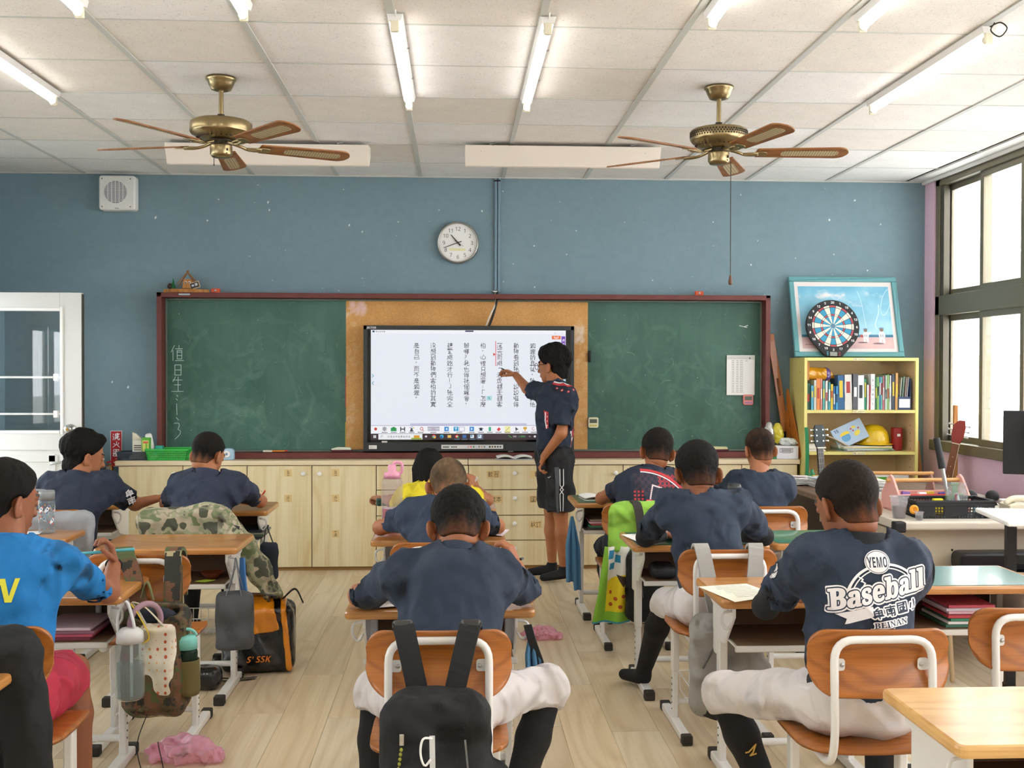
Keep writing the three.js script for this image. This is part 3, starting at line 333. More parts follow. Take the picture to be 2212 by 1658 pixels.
// ---------- ceiling lamps ----------
const tubeMat = new THREE.MeshStandardMaterial({ color: 0xffffff, emissive: 0xfffcf8, emissiveIntensity: TUBE_GLOW, roughness: 0.4 });
function tubeLamp(x, z0, z1, label, slack) {
  const L = z1 - z0, t = thing('tube_light', label, 'ceiling light', [x, YC, (z0 + z1) / 2]);
  mk('housing', ext([[-0.034, 0], [0.034, 0], [0.026, -0.028], [-0.026, -0.028]], L, 0.002, [0, -0.006, -L / 2]), M.white, t);
  mk('tube', cy(0.0135, 0.0135, L - 0.07, [0, -0.058, 0], [Math.PI / 2, 0, 0], 14), tubeMat, t);
  for (const s of [-1, 1]) mk('end_holder', [bx(0.036, 0.06, 0.022, [0, -0.05, s * (L / 2 - 0.013)], 0.006), cy(0.019, 0.019, 0.016, [0, -0.058, s * (L / 2 - 0.026)], [Math.PI / 2, 0, 0])], M.ivory, t);
  for (const k of [0.17, -0.2]) mk('screw', cy(0.004, 0.004, 0.02, [0.033, -0.014, L * k], [0, 0, Math.PI / 2], 8), M.steel, t);
  if (slack) mk('wire', tb([[0, -0.01, L / 2], [0.03, 0, L / 2 + 0.03], [0.05, -0.03, L / 2 + 0.05], [0.03, -0.06, L / 2 + 0.03], [0.0, -0.03, L / 2 + 0.01], [-0.01, -0.012, L / 2 + 0.06]], 0.003, 30, 6), M.brassDark, t); else mk('wire', tb([[0, -0.02, L / 2 - 0.01], [0.004, -0.01, L / 2 + 0.012], [0.002, 0.002, L / 2 + 0.03]], 0.004, 10, 6), M.white, t);
  const l = new THREE.RectAreaLight(0xfdfaf8, TUBE_LIGHT, 0.03, L - 0.08); l.position.set(0, -0.075, 0); l.rotation.x = -Math.PI / 2; t.add(l); return t;
}
tubeLamp(-2.15, 2.5, 3.85, 'lit tube light on the ceiling rail towards the open door');
tubeLamp(-0.255, 2.5, 3.92, 'lit tube light straight above the interactive screen, on the door side');
tubeLamp(0.385, 2.5, 3.92, 'lit tube light straight above the interactive screen, on the window side');
tubeLamp(2.29, 2.56, 3.9, 'lit tube light towards the windows with a loose dangling wire', true);
for (const x of [-1.51, -0.858, 1.056, 1.69]) tag(tubeLamp(x, 4.0, 5.38, ''), 'lit tube light of the row behind the ceiling fans', 'ceiling light', 'tube lights behind the fans');
for (const x of [-2.15, -0.255, 0.385, 2.29]) tag(tubeLamp(x, 6.0, 7.38, ''), 'lit tube light over the back of the classroom', 'ceiling light', 'tube lights over the back of the room');
function boardLamp(x0, x1, z, turn, label) {                   // switched-off blackboard lamp: long cream trough
  const t = thing('board_lamp', label, 'ceiling light', [(x0 + x1) / 2, YC, z], turn), L = x1 - x0;
  mk('trough', ext([[0.0, 0], [0.16, -0.012], [0.1, -0.135], [0.085, -0.14], [-0.02, -0.06]], L, 0.003, [L / 2, -0.012, 0.02], [0, -Math.PI / 2, 0]), std(0xeadfd2, 0.6), t);
  mk('lip', bx(L, 0.006, 0.01, [0, -0.148, 0.105], 0.002), M.white, t);
  for (const s of [-1, 1]) mk('hanger', bent([[s * L * 0.36, 0, 0.05], [s * L * 0.36 + 0.02, -0.004, 0.14], [s * L * 0.36 - 0.02, -0.015, 0.17]], 0.004, 0.02), M.steel, t);
  for (const k of [-0.42, 0.42]) mk('screw', sp(0.004, [L * k, -0.06, 0.16]), M.steel, t);
}
boardLamp(-1.885, -0.57, 1.12, 0, 'unlit cream board lamp between the door-side fan and the front wall');
boardLamp(0.06, 1.35, 1.16, 0, 'unlit cream board lamp above the teacher');
// ---------- ceiling fans ----------
function fan(x, z, base, kind, label) {
  const t = thing('ceiling_fan', label, 'ceiling fan', [x, YC, z], 0), y = (v) => v - YC;
  mk('canopy', lt([[0.001, 0], [0.076, 0], [0.078, -0.012], [0.07, -0.018], [0.064, -0.035], [0.05, -0.062], [0.03, -0.068], [0.001, -0.068]]), M.brass, t);
  mk('rod', cy(0.012, 0.012, 0.14, [0, y(2.86), 0]), M.brass, t); mk('rod_coupling', [cy(0.018, 0.02, 0.035, [0, y(2.785), 0]), cy(0.006, 0.006, 0.05, [0, y(2.79), 0], [0, 0, Math.PI / 2])], M.brassDark, t);
  const mh = mk('motor_housing', lt(kind ? [[0.001, 2.775], [0.06, 2.774], [0.13, 2.768], [0.147, 2.76], [0.15, 2.715], [0.14, 2.7], [0.1, 2.672], [0.06, 2.665], [0.001, 2.665]] : [[0.001, 2.778], [0.06, 2.777], [0.14, 2.768], [0.155, 2.758], [0.157, 2.712], [0.15, 2.7], [0.1, 2.678], [0.05, 2.672], [0.001, 2.672]].map((q) => q).map(([a, b]) => [a, b]), [0, -YC, 0], [0, 0, 0], 40), M.brass, t);
  const slots = [], pierced = []; for (let k = 0; k < 30; k++) { const a = (k / 30) * Math.PI * 2; slots.push(xf(new THREE.BoxGeometry(0.006, 0.003, 0.034), [Math.sin(a) * 0.108, y(2.682), Math.cos(a) * 0.108], [0.42, a, 0])); }
  if (kind) for (let j = 0; j < 3; j++) for (let k = 0; k < 60; k++) { const a = ((k + (j % 2) / 2) / 60) * Math.PI * 2; pierced.push(xf(new THREE.BoxGeometry(0.008, 0.008, 0.003), [Math.sin(a) * 0.1495, y(2.725 + j * 0.011), Math.cos(a) * 0.1495], [0, a, 0])); }
  mk('vent_slots', slots, M.brassDark, mh); if (kind) mk('pierced_band', pierced, M.brassDark, mh);
  mk('rotor', cy(0.06, 0.05, 0.03, [0, y(2.655), 0]), M.brassDark, t);
  const cup = mk('switch_cup', lt([[0.001, 2.65], [0.05, 2.65], [0.056, 2.64], [0.056, 2.6], [0.046, 2.585], [0.001, 2.582]], [0, -YC, 0]), M.brass, t); mk('reverse_switch', [bx(0.006, 0.014, 0.008, [0.04, y(2.618), 0.042]), sp(0.003, [0.037, y(2.6), 0.043])], M.black, cup);
  const bl = new THREE.Shape(); bl.moveTo(0.2, -0.05); bl.lineTo(0.62, -0.066); bl.quadraticCurveTo(0.672, -0.06, 0.68, 0); bl.quadraticCurveTo(0.672, 0.06, 0.62, 0.066); bl.lineTo(0.2, 0.05); bl.quadraticCurveTo(0.185, 0, 0.2, -0.05);
  const bg = merge(ext(bl, 0.008, 0.002, [0, 0, -0.004])), cane = rr(0.3, 0.062, 0.03, 0.475, 0);
  const wood = std(0xffffff, 0.45, { map: woodTex(256, 256, 0.2, 0.6, 0x94602f, 0x74441d, { freq: 5, seed: 55, across: true }) }), caneM = std(0xffffff, 0.7, { map: dataTex(64, 64, 0.014, 0.014, (u, v) => { const k = Math.abs(u - 0.5) < 0.17 || Math.abs(v - 0.5) < 0.17 ? 1 : 0.62; return [196 * k, 178 * k, 138 * k]; }) });
  for (let k = 0; k < 5; k++) {
    const arm = new THREE.Group(); const a = ((base + k * 72) * Math.PI) / 180; arm.name = 'blade'; arm.rotation.set(0, a, 0); arm.position.y = y(2.645); t.add(arm);
    const lay = (g) => xf(g, [0, 0, 0], [-Math.PI / 2 - 0.21, 0, 0]);
    mk('wood_blade', lay(bg.clone()), wood, arm); mk('cane_inset', lay(ext(cane.clone(), 0.011, 0.001, [0, 0, -0.0055])), caneM, arm);
    mk('blade_arm', [bent([[0.05, 0.015, 0], [0.1, 0.0, 0.012], [0.14, -0.012, -0.006], [0.2, -0.008, 0]], 0.008, 0.03), lay(ext(rr(0.075, 0.055, 0.026, 0.215, 0), 0.006, 0.002, [0, 0, -0.01])), bent([[0.12, -0.006, 0], [0.16, -0.008, 0.03], [0.2, -0.006, 0.02]], 0.005, 0.03), bent([[0.12, -0.006, 0], [0.16, -0.01, -0.03], [0.2, -0.01, -0.02]], 0.005, 0.03)], M.brass, arm);
  }
  if (kind) { mk('pull_chain', [cy(0.0022, 0.0022, 0.62, [0.06, y(2.287), 0.02], [0, 0, 0], 6)], M.brassDark, t); mk('pull_knob', lt([[0.001, 2.005], [0.005, 2.0], [0.01, 1.972], [0.011, 1.962], [0.008, 1.952], [0.001, 1.95]], [0.06, -YC, 0.02]), std(0x5a3319, 0.4), t); } else mk('pull_chain', [cy(0.002, 0.002, 0.05, [-0.03, y(2.565), 0.03], [0, 0, 0], 6), sp(0.004, [-0.03, y(2.54), 0.03])], M.brassDark, t);
}
fan(-1.198, 2.83, 23, 0, 'brass ceiling fan with plain drum motor, nearer the open door');
fan(1.38, 2.8, -3.6, 1, 'brass ceiling fan with pierced motor band and long pull chain');
// ---------- chalkboard ----------
const flat = (w, h) => new THREE.PlaneGeometry(w, h);
function chalkTex(w, h, seed, hue, extra) {
  return canvasTex(w, h, (g) => {
    const r = rng(seed);
    for (let y = 0; y < h; y += 4) for (let x = 0; x < w; x += 4) { const n = fbm(x * 0.006, y * 0.004, seed, 4) * 15 + fbm(x * 0.05, y * 0.01, seed, 2) * 5; g.fillStyle = `rgb(${hue[0] + n * 1.1 | 0},${hue[1] + n | 0},${hue[2] + n | 0})`; g.fillRect(x, y, 4, 4); }
    g.lineCap = 'round';
    for (let k = 0; k < 60; k++) { g.strokeStyle = `rgba(190,215,200,${0.025 + r() * 0.04})`; g.lineWidth = 14 + r() * 34; g.beginPath(); let x = r() * w, y = h * (0.15 + r() * 0.75); g.moveTo(x, y); for (let i = 0; i < 4; i++) { x += (r() - 0.5) * 160; y += (r() - 0.3) * 150; g.lineTo(x, y); } g.stroke(); }
    for (let k = 0; k < 45; k++) { g.strokeStyle = `rgba(220,235,225,${0.1 + r() * 0.3})`; g.lineWidth = 1 + r() * 1.5; g.beginPath(); const x = r() * w, y = r() * h, a = r() * 7, l = 4 + r() * 34; g.moveTo(x, y); g.quadraticCurveTo(x + Math.cos(a) * l, y + Math.sin(a) * l, x + Math.cos(a + 0.5) * l * 1.6, y + Math.sin(a + 0.5) * l * 1.6); g.stroke(); }
    for (let k = 0; k < 40; k++) { g.fillStyle = `rgba(235,240,235,${0.3 + r() * 0.5})`; g.beginPath(); g.arc(r() * w, r() * h, 0.8 + r() * 1.6, 0, 7); g.fill(); }
    extra?.(g, r);
  });
}
{
  const b = thing('chalkboard', 'long green chalkboard in a maroon wooden frame with cork centre', 'chalkboard', [0, 0, 0]);
  const x0 = -2.243, x1 = 2.429, y0 = 0.825, y1 = 2.076, D = 0.155, zc = D / 2 + 0.003;
  const f = mk('frame', [bx(x1 - x0, 0.037, D, [(x0 + x1) / 2, y1 - 0.0185, zc], 0.003), bx(0.037, y1 - y0, D, [x0 + 0.0185, (y0 + y1) / 2, zc], 0.003), bx(0.037, y1 - y0, D, [x1 - 0.0185, (y0 + y1) / 2, zc], 0.003)], M.maroon, b);
  mk('chalk_tray', [bx(x1 - x0 - 0.07, 0.045, D + 0.03, [(x0 + x1) / 2, y0 + 0.0225, zc + 0.012], 0.005)], M.maroon, b);
  mk('track', [bx(x1 - x0 - 0.08, 0.012, 0.05, [(x0 + x1) / 2, y0 + 0.052, 0.06], 0.003), bx(0.012, y1 - y0 - 0.1, 0.03, [x0 + 0.045, 1.46, 0.045], 0.002), bx(0.012, y1 - y0 - 0.1, 0.03, [x1 - 0.045, 1.46, 0.045], 0.002), bx(x1 - x0 - 0.08, 0.012, 0.03, [(x0 + x1) / 2, y1 - 0.045, 0.045], 0.002)], std(0x6f7a70, 0.5, { metalness: 0.4 }), b);
  const panel = (name, a, c, m) => { const W = c - a, H = y1 - y0 - 0.085, o = mk(name, bx(W, H, 0.02, [(a + c) / 2, (y0 + y1) / 2 + 0.01, 0.022], 0), std(0x23483a, 0.6), b); const s = xf(flat(W, H), [(a + c) / 2, (y0 + y1) / 2 + 0.01, 0.0325]); mk(name === 'cork_panel' ? 'cork_surface' : 'writing_surface', s, m, o, true); return o; };
  panel('board_panel', -2.195, -0.842, std(0xffffff, 0.55, { map: chalkTex(1024, 880, 4, [62, 103, 90], (g) => {
    const X = (x) => ((x + 2.195) / 1.353) * 1024, Y = (y) => ((2.0435 - y) / 1.166) * 880, c = '#cfe8e4';
    [['值', 1.622, 88], ['日', 1.497, 66], ['生', 1.385, 84]].forEach(([ch, y, s]) => glyph(g, ch, X(-2.12), Y(y), s, c, 3.2, 0.8));
    g.strokeStyle = c; g.lineWidth = 3.2; for (const [x, y, a, e] of [[-2.125, 1.3, -2.118, 1.29], [-2.13, 1.272, -2.12, 1.262], [-2.127, 1.235, -2.124, 1.15], [-2.13, 1.13, -2.112, 1.11]]) { g.beginPath(); g.moveTo(X(x), Y(y)); g.lineTo(X(a), Y(e)); g.stroke(); }
    g.beginPath(); g.moveTo(X(-2.145), Y(1.085)); g.quadraticCurveTo(X(-2.085), Y(1.1), X(-2.118), Y(1.04)); g.quadraticCurveTo(X(-2.07), Y(1.02), X(-2.14), Y(0.965)); g.stroke();
  }) }));
  panel('cork_panel', -0.842, 1.026, std(0xffffff, 0.9, { bumpMap: fineBump, bumpScale: 0.001, map: canvasTex(1024, 640, (g, w, h) => {
    const r = rng(8); for (let y = 0; y < h; y += 2) for (let x = 0; x < w; x += 2) { const n = fbm(x * 0.012, y * 0.012, 3, 3) * 14 + (r() - 0.5) * 26; g.fillStyle = `rgb(${214 + n | 0},${160 + n | 0},${96 + n | 0})`; g.fillRect(x, y, 2, 2); }
    const pale = (x, y, a, b, c) => { for (let k = 0; k < 46; k++) { g.fillStyle = c; g.beginPath(); g.ellipse(x + (r() - 0.5) * a, y + (r() - 0.5) * b, 4 + r() * 9, 6 + r() * 16, r(), 0, 7); g.fill(); } };
    pale(48, 40, 70, 50, 'rgba(236,205,214,0.20)'); pale(20, 330, 40, 540, 'rgba(238,214,190,0.15)'); pale(1000, 330, 40, 480, 'rgba(238,216,188,0.14)'); pale(985, 150, 40, 70, 'rgba(240,226,208,0.2)');
  }) }));
  mk('edge_strip', bx(0.004, 0.24, 0.004, [-0.845, 1.33, 0.034], 0), std(0xc8342c, 0.5), b); mk('edge_strip', bx(0.004, 0.19, 0.004, [-0.845, 1.0, 0.034], 0), std(0xe3c43a, 0.5), b);
  panel('board_panel', 1.026, 2.383, std(0xffffff, 0.55, { map: chalkTex(1024, 880, 12, [60, 100, 86], (g) => { g.strokeStyle = '#eef2ee'; g.lineWidth = 4; g.beginPath(); g.moveTo(900, 148); g.lineTo(928, 154); g.lineTo(950, 146); g.moveTo(930, 156); g.lineTo(946, 158); g.stroke(); }) }));
  tag(mk('magnet_clip', bx(0.085, 0.012, 0.012, [-2.035, 2.06, 0.163], 0.004), std(0xb9cbd6, 0.4)), 'small pale blue magnet strip on the chalkboard frame under the wooden house', 'magnet');
}
tag(mk('whiteboard_latch', [bx(0.018, 0.09, 0.02, [1.04, 1.605, 0.043], 0.004), sp(0.005, [1.04, 1.57, 0.054])], M.black), 'black latch on the edge of the window-side chalkboard panel', 'latch');
// wall chart, timers
{
  const t = thing('name_list', 'white paper name list in a clear holder on the green board', 'paper', [2.228, 1.46, 0.042]);
  mk('sheet', bx(0.222, 0.312, 0.004, [0, 0, 0], 0.001), M.paper, t);
  mk('print', xf(flat(0.214, 0.3), [0, 0, 0.0026]), std(0xffffff, 0.7, { map: canvasTex(300, 420, (g, w, h) => { g.fillStyle = '#f3f2ee'; g.fillRect(0, 0, w, h); g.fillStyle = '#d5d5cf'; g.fillRect(0, 0, w, 38); g.fillStyle = '#444'; g.fillRect(245, 14, 10, 20); const r = rng(2); for (let j = 0; j < 19; j++) for (const x of [52, 100, 140, 200]) { if (x === 200 && j) continue; g.fillStyle = j ? '#77787a' : '#555'; for (let k = 0; k < (x === 140 ? 4 : 3); k++) g.fillRect(x + k * 9, 48 + j * 19 + r() * 2, 6, 6); } g.strokeStyle = '#c6c6c2'; for (let j = 0; j < 19; j++) { g.beginPath(); g.moveTo(40, 60 + j * 19); g.lineTo(270, 60 + j * 19); g.stroke(); } }) }), t, true);
  const timer = (name, p, body, btn, label) => { const k = thing(name, label, 'timer', p); mk('case', ext(rr(0.08, 0.082, 0.016), 0.018, 0.004, [0, 0, 0]), std(body, 0.4), k); mk('display', bx(0.058, 0.03, 0.003, [0, 0.012, 0.0185], 0.001), std(0x5d6655, 0.3), k); for (let i = -1; i < 2; i++) mk('button', bx(0.017, 0.01, 0.004, [i * 0.021, -0.022, 0.019], 0.002), std(btn, 0.5), k); };
  timer('kitchen_timer', [1.069, 1.09, 0.034], 0xe9e3c4, 0xd6cf3c, 'cream digital timer stuck beside the cork panel'); timer('kitchen_timer', [2.287, 1.268, 0.034], 0xe58a86, 0x8a7fc0, 'pink digital timer stuck under the name list');
}
// erasers, brush, chalk on the tray; magnets and ornaments on top of the frame
{
  const eraser = (x, label, cols, tilt) => { const t = thing('board_eraser', label, 'eraser', [x, 0.871, 0.125], tilt); mk('felt', bx(0.16, 0.016, 0.05, [0, 0.009, 0], 0.004), std(0x5a2a30, 0.9), t); mk('cover', ext([[-0.075, 0.017], [0.075, 0.017], [0.068, 0.036], [-0.03, 0.038], [-0.078, 0.026]], 0.05, 0.003, [0, 0, -0.025]).translate(0.5, 0.5, 0.5).translate(-0.5, -0.5, -0.5), std(0xffffff, 0.6, { map: canvasTex(64, 64, (g) => { g.fillStyle = cols[0]; g.fillRect(0, 0, 64, 64); cols.forEach((c, i) => { g.fillStyle = c; g.fillRect((i * 23) % 64, (i * 37) % 64, 34, 30); }); }) }), t); };
  eraser(-0.865, 'chalk eraser with green and pink marbled cover beside the screen', ['#dfe3cd', '#9cc7a0', '#d6a6b4', '#e8e6d8'], 0.05); eraser(2.03, 'chalk eraser with plain straw coloured cover', ['#d9d3a6', '#cdc58e', '#e3ddb8'], -0.03);
  const br = thing('paint_brush', 'small flat brush with orange tipped handle on the chalk tray', 'brush', [-1.36, 0.872, 0.14]); mk('bristles', bx(0.07, 0.014, 0.03, [-0.06, 0.008, 0], 0.004), std(0xe6ddc8, 0.9), br); mk('handle', ext([[-0.03, -0.01], [0.02, -0.006], [0.07, -0.004], [0.07, 0.004], [0.02, 0.006], [-0.03, 0.01]], 0.01, 0.003, [0, 0.014, 0], [Math.PI / 2, 0, 0]), std(0xe08a28, 0.5), br); mk('tip', bx(0.02, 0.01, 0.014, [0.08, 0.01, 0], 0.003), std(0xd9352a, 0.5), br);
  tag(mk('chalk_stick', cy(0.006, 0.006, 0.06, [1.62, 0.878, 0.15], [0, 0.2, Math.PI / 2], 8), std(0xf0efe9, 0.9)), 'white chalk stick lying on the tray right of the teacher', 'chalk');
  tag(mk('chalk_stick', cy(0.006, 0.006, 0.04, [0.42, 0.878, 0.165], [0, 0.1, Math.PI / 2], 8), std(0xe6f0ee, 0.9)), 'short chalk stub lying on the tray under the screen', 'chalk');
  for (const [x, lab] of [[-1.82, 'orange hook tile with bright screw beside the wooden house ornament'], [1.887, 'orange hook tile with bright screw on the frame near the window']]) { const t = thing('hook_tile', lab, 'hook', [x, 2.077, 0.08]); mk('tile_body', bx(0.066, 0.034, 0.03, [0, 0.017, 0], 0.004), std(0xd8552a, 0.5), t); mk('screw', sp(0.009, [0, 0.018, 0.017], [1, 1, 0.5]), M.steel, t); }
  const o = thing('wood_slice', 'round-edged slice of log carrying the little wooden house', 'wood slice', [-2.04, 2.0765, 0.082]), r = rng(4), ring = []; for (let k = 0; k < 20; k++) { const a = (k / 20) * 6.283; ring.push([Math.cos(a) * (0.165 + r() * 0.008), Math.sin(a) * (0.066 + r() * 0.006)]); }
  mk('slab', ext(ring, 0.026, 0.003, [0, 0.026, 0], [Math.PI / 2, 0, 0]), M.pine, o); for (let k = 0; k < 9; k++) mk('bark_ridge', bx(0.006, 0.02, 0.006, [-0.14 + k * 0.035, 0.013, 0.069 * Math.sqrt(Math.max(0, 1 - ((-0.14 + k * 0.035) / 0.17) ** 2))], 0.002), std(0xb37a3a, 0.8), o);
  const hse = thing('toy_house', 'tiny wooden house with googly eyes and stick roof', 'ornament', [-2.025, 2.103, 0.085]);
  mk('house_body', ext([[-0.043, 0], [0.043, 0], [0.03, 0.072], [-0.03, 0.072]], 0.035, 0.003, [0, 0.004, -0.017]), M.pine, hse); mk('base_disc', cy(0.05, 0.05, 0.006, [0, 0.003, 0]), std(0x7a5a3a, 0.8), hse);
  for (const s of [-1, 1]) { mk('roof_stick', cy(0.005, 0.005, 0.14, [s * 0.03, 0.082, 0.01], [0, 0, s * 0.55], 8), std(0x8a5e33, 0.8), hse); mk('roof_stick', cy(0.004, 0.004, 0.11, [s * 0.04, 0.085, 0.018], [0, 0, s * 0.7], 8), std(0x9c7040, 0.8), hse); const e = mk('eye', sp(0.009, [s * 0.013, 0.052, 0.018], [1, 1, 0.5]), M.white2, hse); mk('pupil', sp(0.005, [s * 0.013, 0.05, 0.022], [1, 1, 0.5]), M.black, e); }
  const sl = mk('slate', ext(rr(0.075, 0.05, 0.006), 0.006, 0.002, [0.055, 0.03, 0.022], [0, 0, 0.3]), std(0xd9b98c, 0.6), hse); mk('slate_face', ext(rr(0.064, 0.039, 0.003), 0.002, 0, [0.055, 0.03, 0.0285], [0, 0, 0.3]), std(0x33383a, 0.7), sl); mk('chalk_mark', [xf(flat(0.018, 0.014), [0.042, 0.027, 0.031], [0, 0, 0.3]), xf(flat(0.02, 0.02), [0.067, 0.036, 0.031], [0, 0, 0.3])], std(0xc9ccd0, 0.8), sl);
  const tree = thing('toy_fir', 'tiny green bottle brush fir beside the toy house', 'ornament', [-2.135, 2.103, 0.09]); const lv = []; for (let k = 0; k < 6; k++) lv.push(cy(0.002, 0.021 - k * 0.003, 0.02, [0, 0.016 + k * 0.011, 0], [0, k, 0], 9)); mk('needles', lv, std(0x1f6a3c, 0.9), tree); mk('stand', cy(0.014, 0.016, 0.008, [0, 0.004, 0]), M.pine, tree);
  const pc = thing('pine_cone', 'small brown pine cone behind the toy fir', 'ornament', [-2.163, 2.103, 0.075]), sc = []; for (let k = 0; k < 40; k++) { const h = k / 40, a = k * 2.4, R = 0.017 * Math.sin(0.5 + h * 2.5); sc.push(sp(0.006, [Math.cos(a) * R, 0.006 + h * 0.04, Math.sin(a) * R], [1, 0.5, 1], 6)); } mk('scales', sc, std(0x5b3d2b, 0.9), pc);
}
// ---------- interactive screen ----------
{
  const t = thing('interactive_screen', 'large black-framed interactive screen showing a page of text', 'screen', [0, 0, 0]), x0 = -0.695, x1 = 0.902, y0 = 0.882, y1 = 1.832, zf = 0.2;
  mk('case', bx(x1 - x0, y1 - y0, 0.13, [(x0 + x1) / 2, (y0 + y1) / 2, zf - 0.066], 0.006), std(0x23262a, 0.45), t);
  mk('bezel', [bx(x1 - x0, 0.034, 0.012, [(x0 + x1) / 2, y1 - 0.017, zf], 0.004), bx(0.03, y1 - y0, 0.012, [x0 + 0.015, (y0 + y1) / 2, zf], 0.004), bx(0.03, y1 - y0, 0.012, [x1 - 0.015, (y0 + y1) / 2, zf], 0.004), bx(x1 - x0, 0.068, 0.016, [(x0 + x1) / 2, y0 + 0.034, zf + 0.002], 0.004)], std(0x2c3033, 0.5), t);
  mk('glass_border', bx(x1 - x0 - 0.05, y1 - y0 - 0.09, 0.004, [(x0 + x1) / 2, (y0 + y1) / 2 + 0.02, zf - 0.001], 0), phys(0x08090b, 0.12), t);
  const tx = canvasTex(2048, 1156, (g, w, h) => {
    g.scale(w / 1505, h / 850); g.translate(-360, -325); const R = (c, x, y, a, b) => { g.fillStyle = c; g.fillRect(x, y, a, b); };
    R('#e9edf6', 360, 325, 1505, 850); R('#f3f5fb', 360, 325, 1505, 28); R('#1d6a5c', 372, 330, 8, 14); R('#24346a', 380, 330, 8, 14);
    ['健', '社', '自', '本', '課'].forEach((c, i) => glyph(g, c, 402 + i * 15, 338, 11, '#555', 1)); R('#3b4660', 1085, 327, 64, 11); g.strokeStyle = '#888'; g.strokeRect(1780, 342, 8, 8); g.beginPath(); g.moveTo(1835, 342); g.lineTo(1843, 350); g.moveTo(1843, 342); g.lineTo(1835, 350); g.stroke();
    R('#e8682a', 1757, 366, 68, 27); g.strokeStyle = '#fff'; g.lineWidth = 4; for (const y of [373, 382]) { g.beginPath(); g.moveTo(1772, y); g.lineTo(1791, y + 6); g.lineTo(1810, y); g.stroke(); }
    R('#7a49b8', 1831, 370, 30, 88); glyph(g, '課', 1846, 400, 18, '#fff', 2); glyph(g, '本', 1846, 432, 18, '#fff', 2); R('#a8d4ee', 1836, 460, 26, 290);
    const cols = ['狐狸的身後，牠看到其他', '動物看到牠們，紛紛嚇得', '落荒而逃。老虎越走越害', '怕，心裡只想著：「怎麼', '辦哪？我也得找個機會，', '趕緊逃跑才行！」牠完全', '沒想到動物們害怕的其實', '是自己，而不是狐狸。'];
    cols.forEach((s, i) => [...s].forEach((c, k) => { const small = '，。'.includes(c); glyph(g, c, 1608 - i * 128.2 + (small ? 2 : 0), 443 + k * 45.6, small ? 18 : 39, '#22252b', 3); }));
    g.strokeStyle = '#e0526a'; g.lineWidth = 5; g.beginPath(); g.moveTo(1321, 410); g.lineTo(1322, 600); g.stroke(); g.fillStyle = '#d8362e'; g.beginPath(); g.moveTo(1302, 499); g.lineTo(1320, 512); g.lineTo(1302, 524); g.fill();
    R('#c3ecec', 1252, 837, 38, 30); g.strokeStyle = '#3aa7ae'; g.lineWidth = 1.5; g.strokeRect(1252, 837, 38, 30); glyph(g, '修', 1271, 852, 22, '#178a92', 2);
    g.strokeStyle = '#2d8fa6'; g.lineWidth = 4; g.beginPath(); g.moveTo(369, 668); g.lineTo(381, 680); g.lineTo(369, 692); g.moveTo(381, 724); g.lineTo(369, 737); g.lineTo(381, 750); g.stroke();
    R('#c4c5de', 662, 1047, 900, 17); R('#8d83ae', 360, 1063, 1505, 3); R('#f4f5fa', 360, 1066, 1505, 61); const D = (c, x, y, r) => { g.fillStyle = c; g.beginPath(); g.arc(x, y, r, 0, 7); g.fill(); };
    D('#c93a2a', 397, 1091, 11); g.strokeStyle = '#2b3140'; g.lineWidth = 4; for (let k = 0; k < 8; k++) { g.beginPath(); g.moveTo(465, 1090); g.lineTo(465 + 17 * Math.cos(k * 0.785), 1090 + 17 * Math.sin(k * 0.785)); g.stroke(); } D('#f4f5fa', 465, 1090, 4);
    R('#2f9b57', 513, 1082, 44, 26); R('#1f7a43', 525, 1076, 20, 7); R('#2b3140', 586, 1075, 7, 34); R('#2b3140', 616, 1075, 7, 34); R('#2b3140', 586, 1088, 37, 8); D('#2b3140', 673, 1092, 8); R('#2b3140', 661, 1100, 24, 10); D('#d78ad0', 662, 1080, 5); D('#6fc1d6', 676, 1076, 5); D('#e8c23c', 688, 1082, 5);
    g.strokeStyle = '#c23c3c'; g.beginPath(); g.arc(750, 1089, 11, 0, 7); g.stroke(); g.beginPath(); g.moveTo(758, 1098); g.lineTo(766, 1107); g.stroke(); R('#b6b7c8', 796, 1072, 92, 16); R('#b6b7c8', 796, 1091, 92, 16); g.fillStyle = '#c24a5a'; g.font = '14px sans-serif'; g.fillText('99%', 826, 1096);
    for (const [x, d] of [[942, -1], [1137, 1]]) { R('#3f8fd6', x - 17, 1074, 34, 34); g.fillStyle = '#fff'; g.beginPath(); g.moveTo(x + d * 8, 1091); g.lineTo(x - d * 6, 1081); g.lineTo(x - d * 6, 1101); g.fill(); } R('#2e9ccd', 997, 1074, 36, 34); R('#fff', 1005, 1082, 20, 4); R('#fff', 1013, 1078, 4, 26); g.strokeStyle = '#aac'; g.strokeRect(1040, 1076, 40, 32);
    g.fillStyle = '#20364a'; g.beginPath(); g.moveTo(1188, 1088); g.lineTo(1208, 1080); g.lineTo(1228, 1088); g.lineTo(1208, 1096); g.fill(); R('#20364a', 1197, 1094, 22, 10); R('#3fae8c', 1268, 1076, 18, 32); g.fillStyle = '#d8474f'; g.beginPath(); g.moveTo(1330, 1096); g.lineTo(1347, 1078); g.lineTo(1362, 1092); g.lineTo(1345, 1110); g.fill(); R('#f3efa8', 1392, 1070, 44, 54); g.strokeStyle = '#777'; g.lineWidth = 3; g.beginPath(); g.moveTo(1400, 1106); g.lineTo(1428, 1078); g.stroke();
    g.fillStyle = '#333a44'; g.beginPath(); g.moveTo(1474, 1076); g.lineTo(1500, 1096); g.lineTo(1486, 1098); g.lineTo(1478, 1110); g.fill(); R('#d9a93a', 1536, 1076, 28, 18); R('#d9a93a', 1546, 1094, 8, 14); g.strokeStyle = '#c94a78'; g.beginPath(); g.arc(1615, 1090, 11, 0.6, 5); g.stroke();
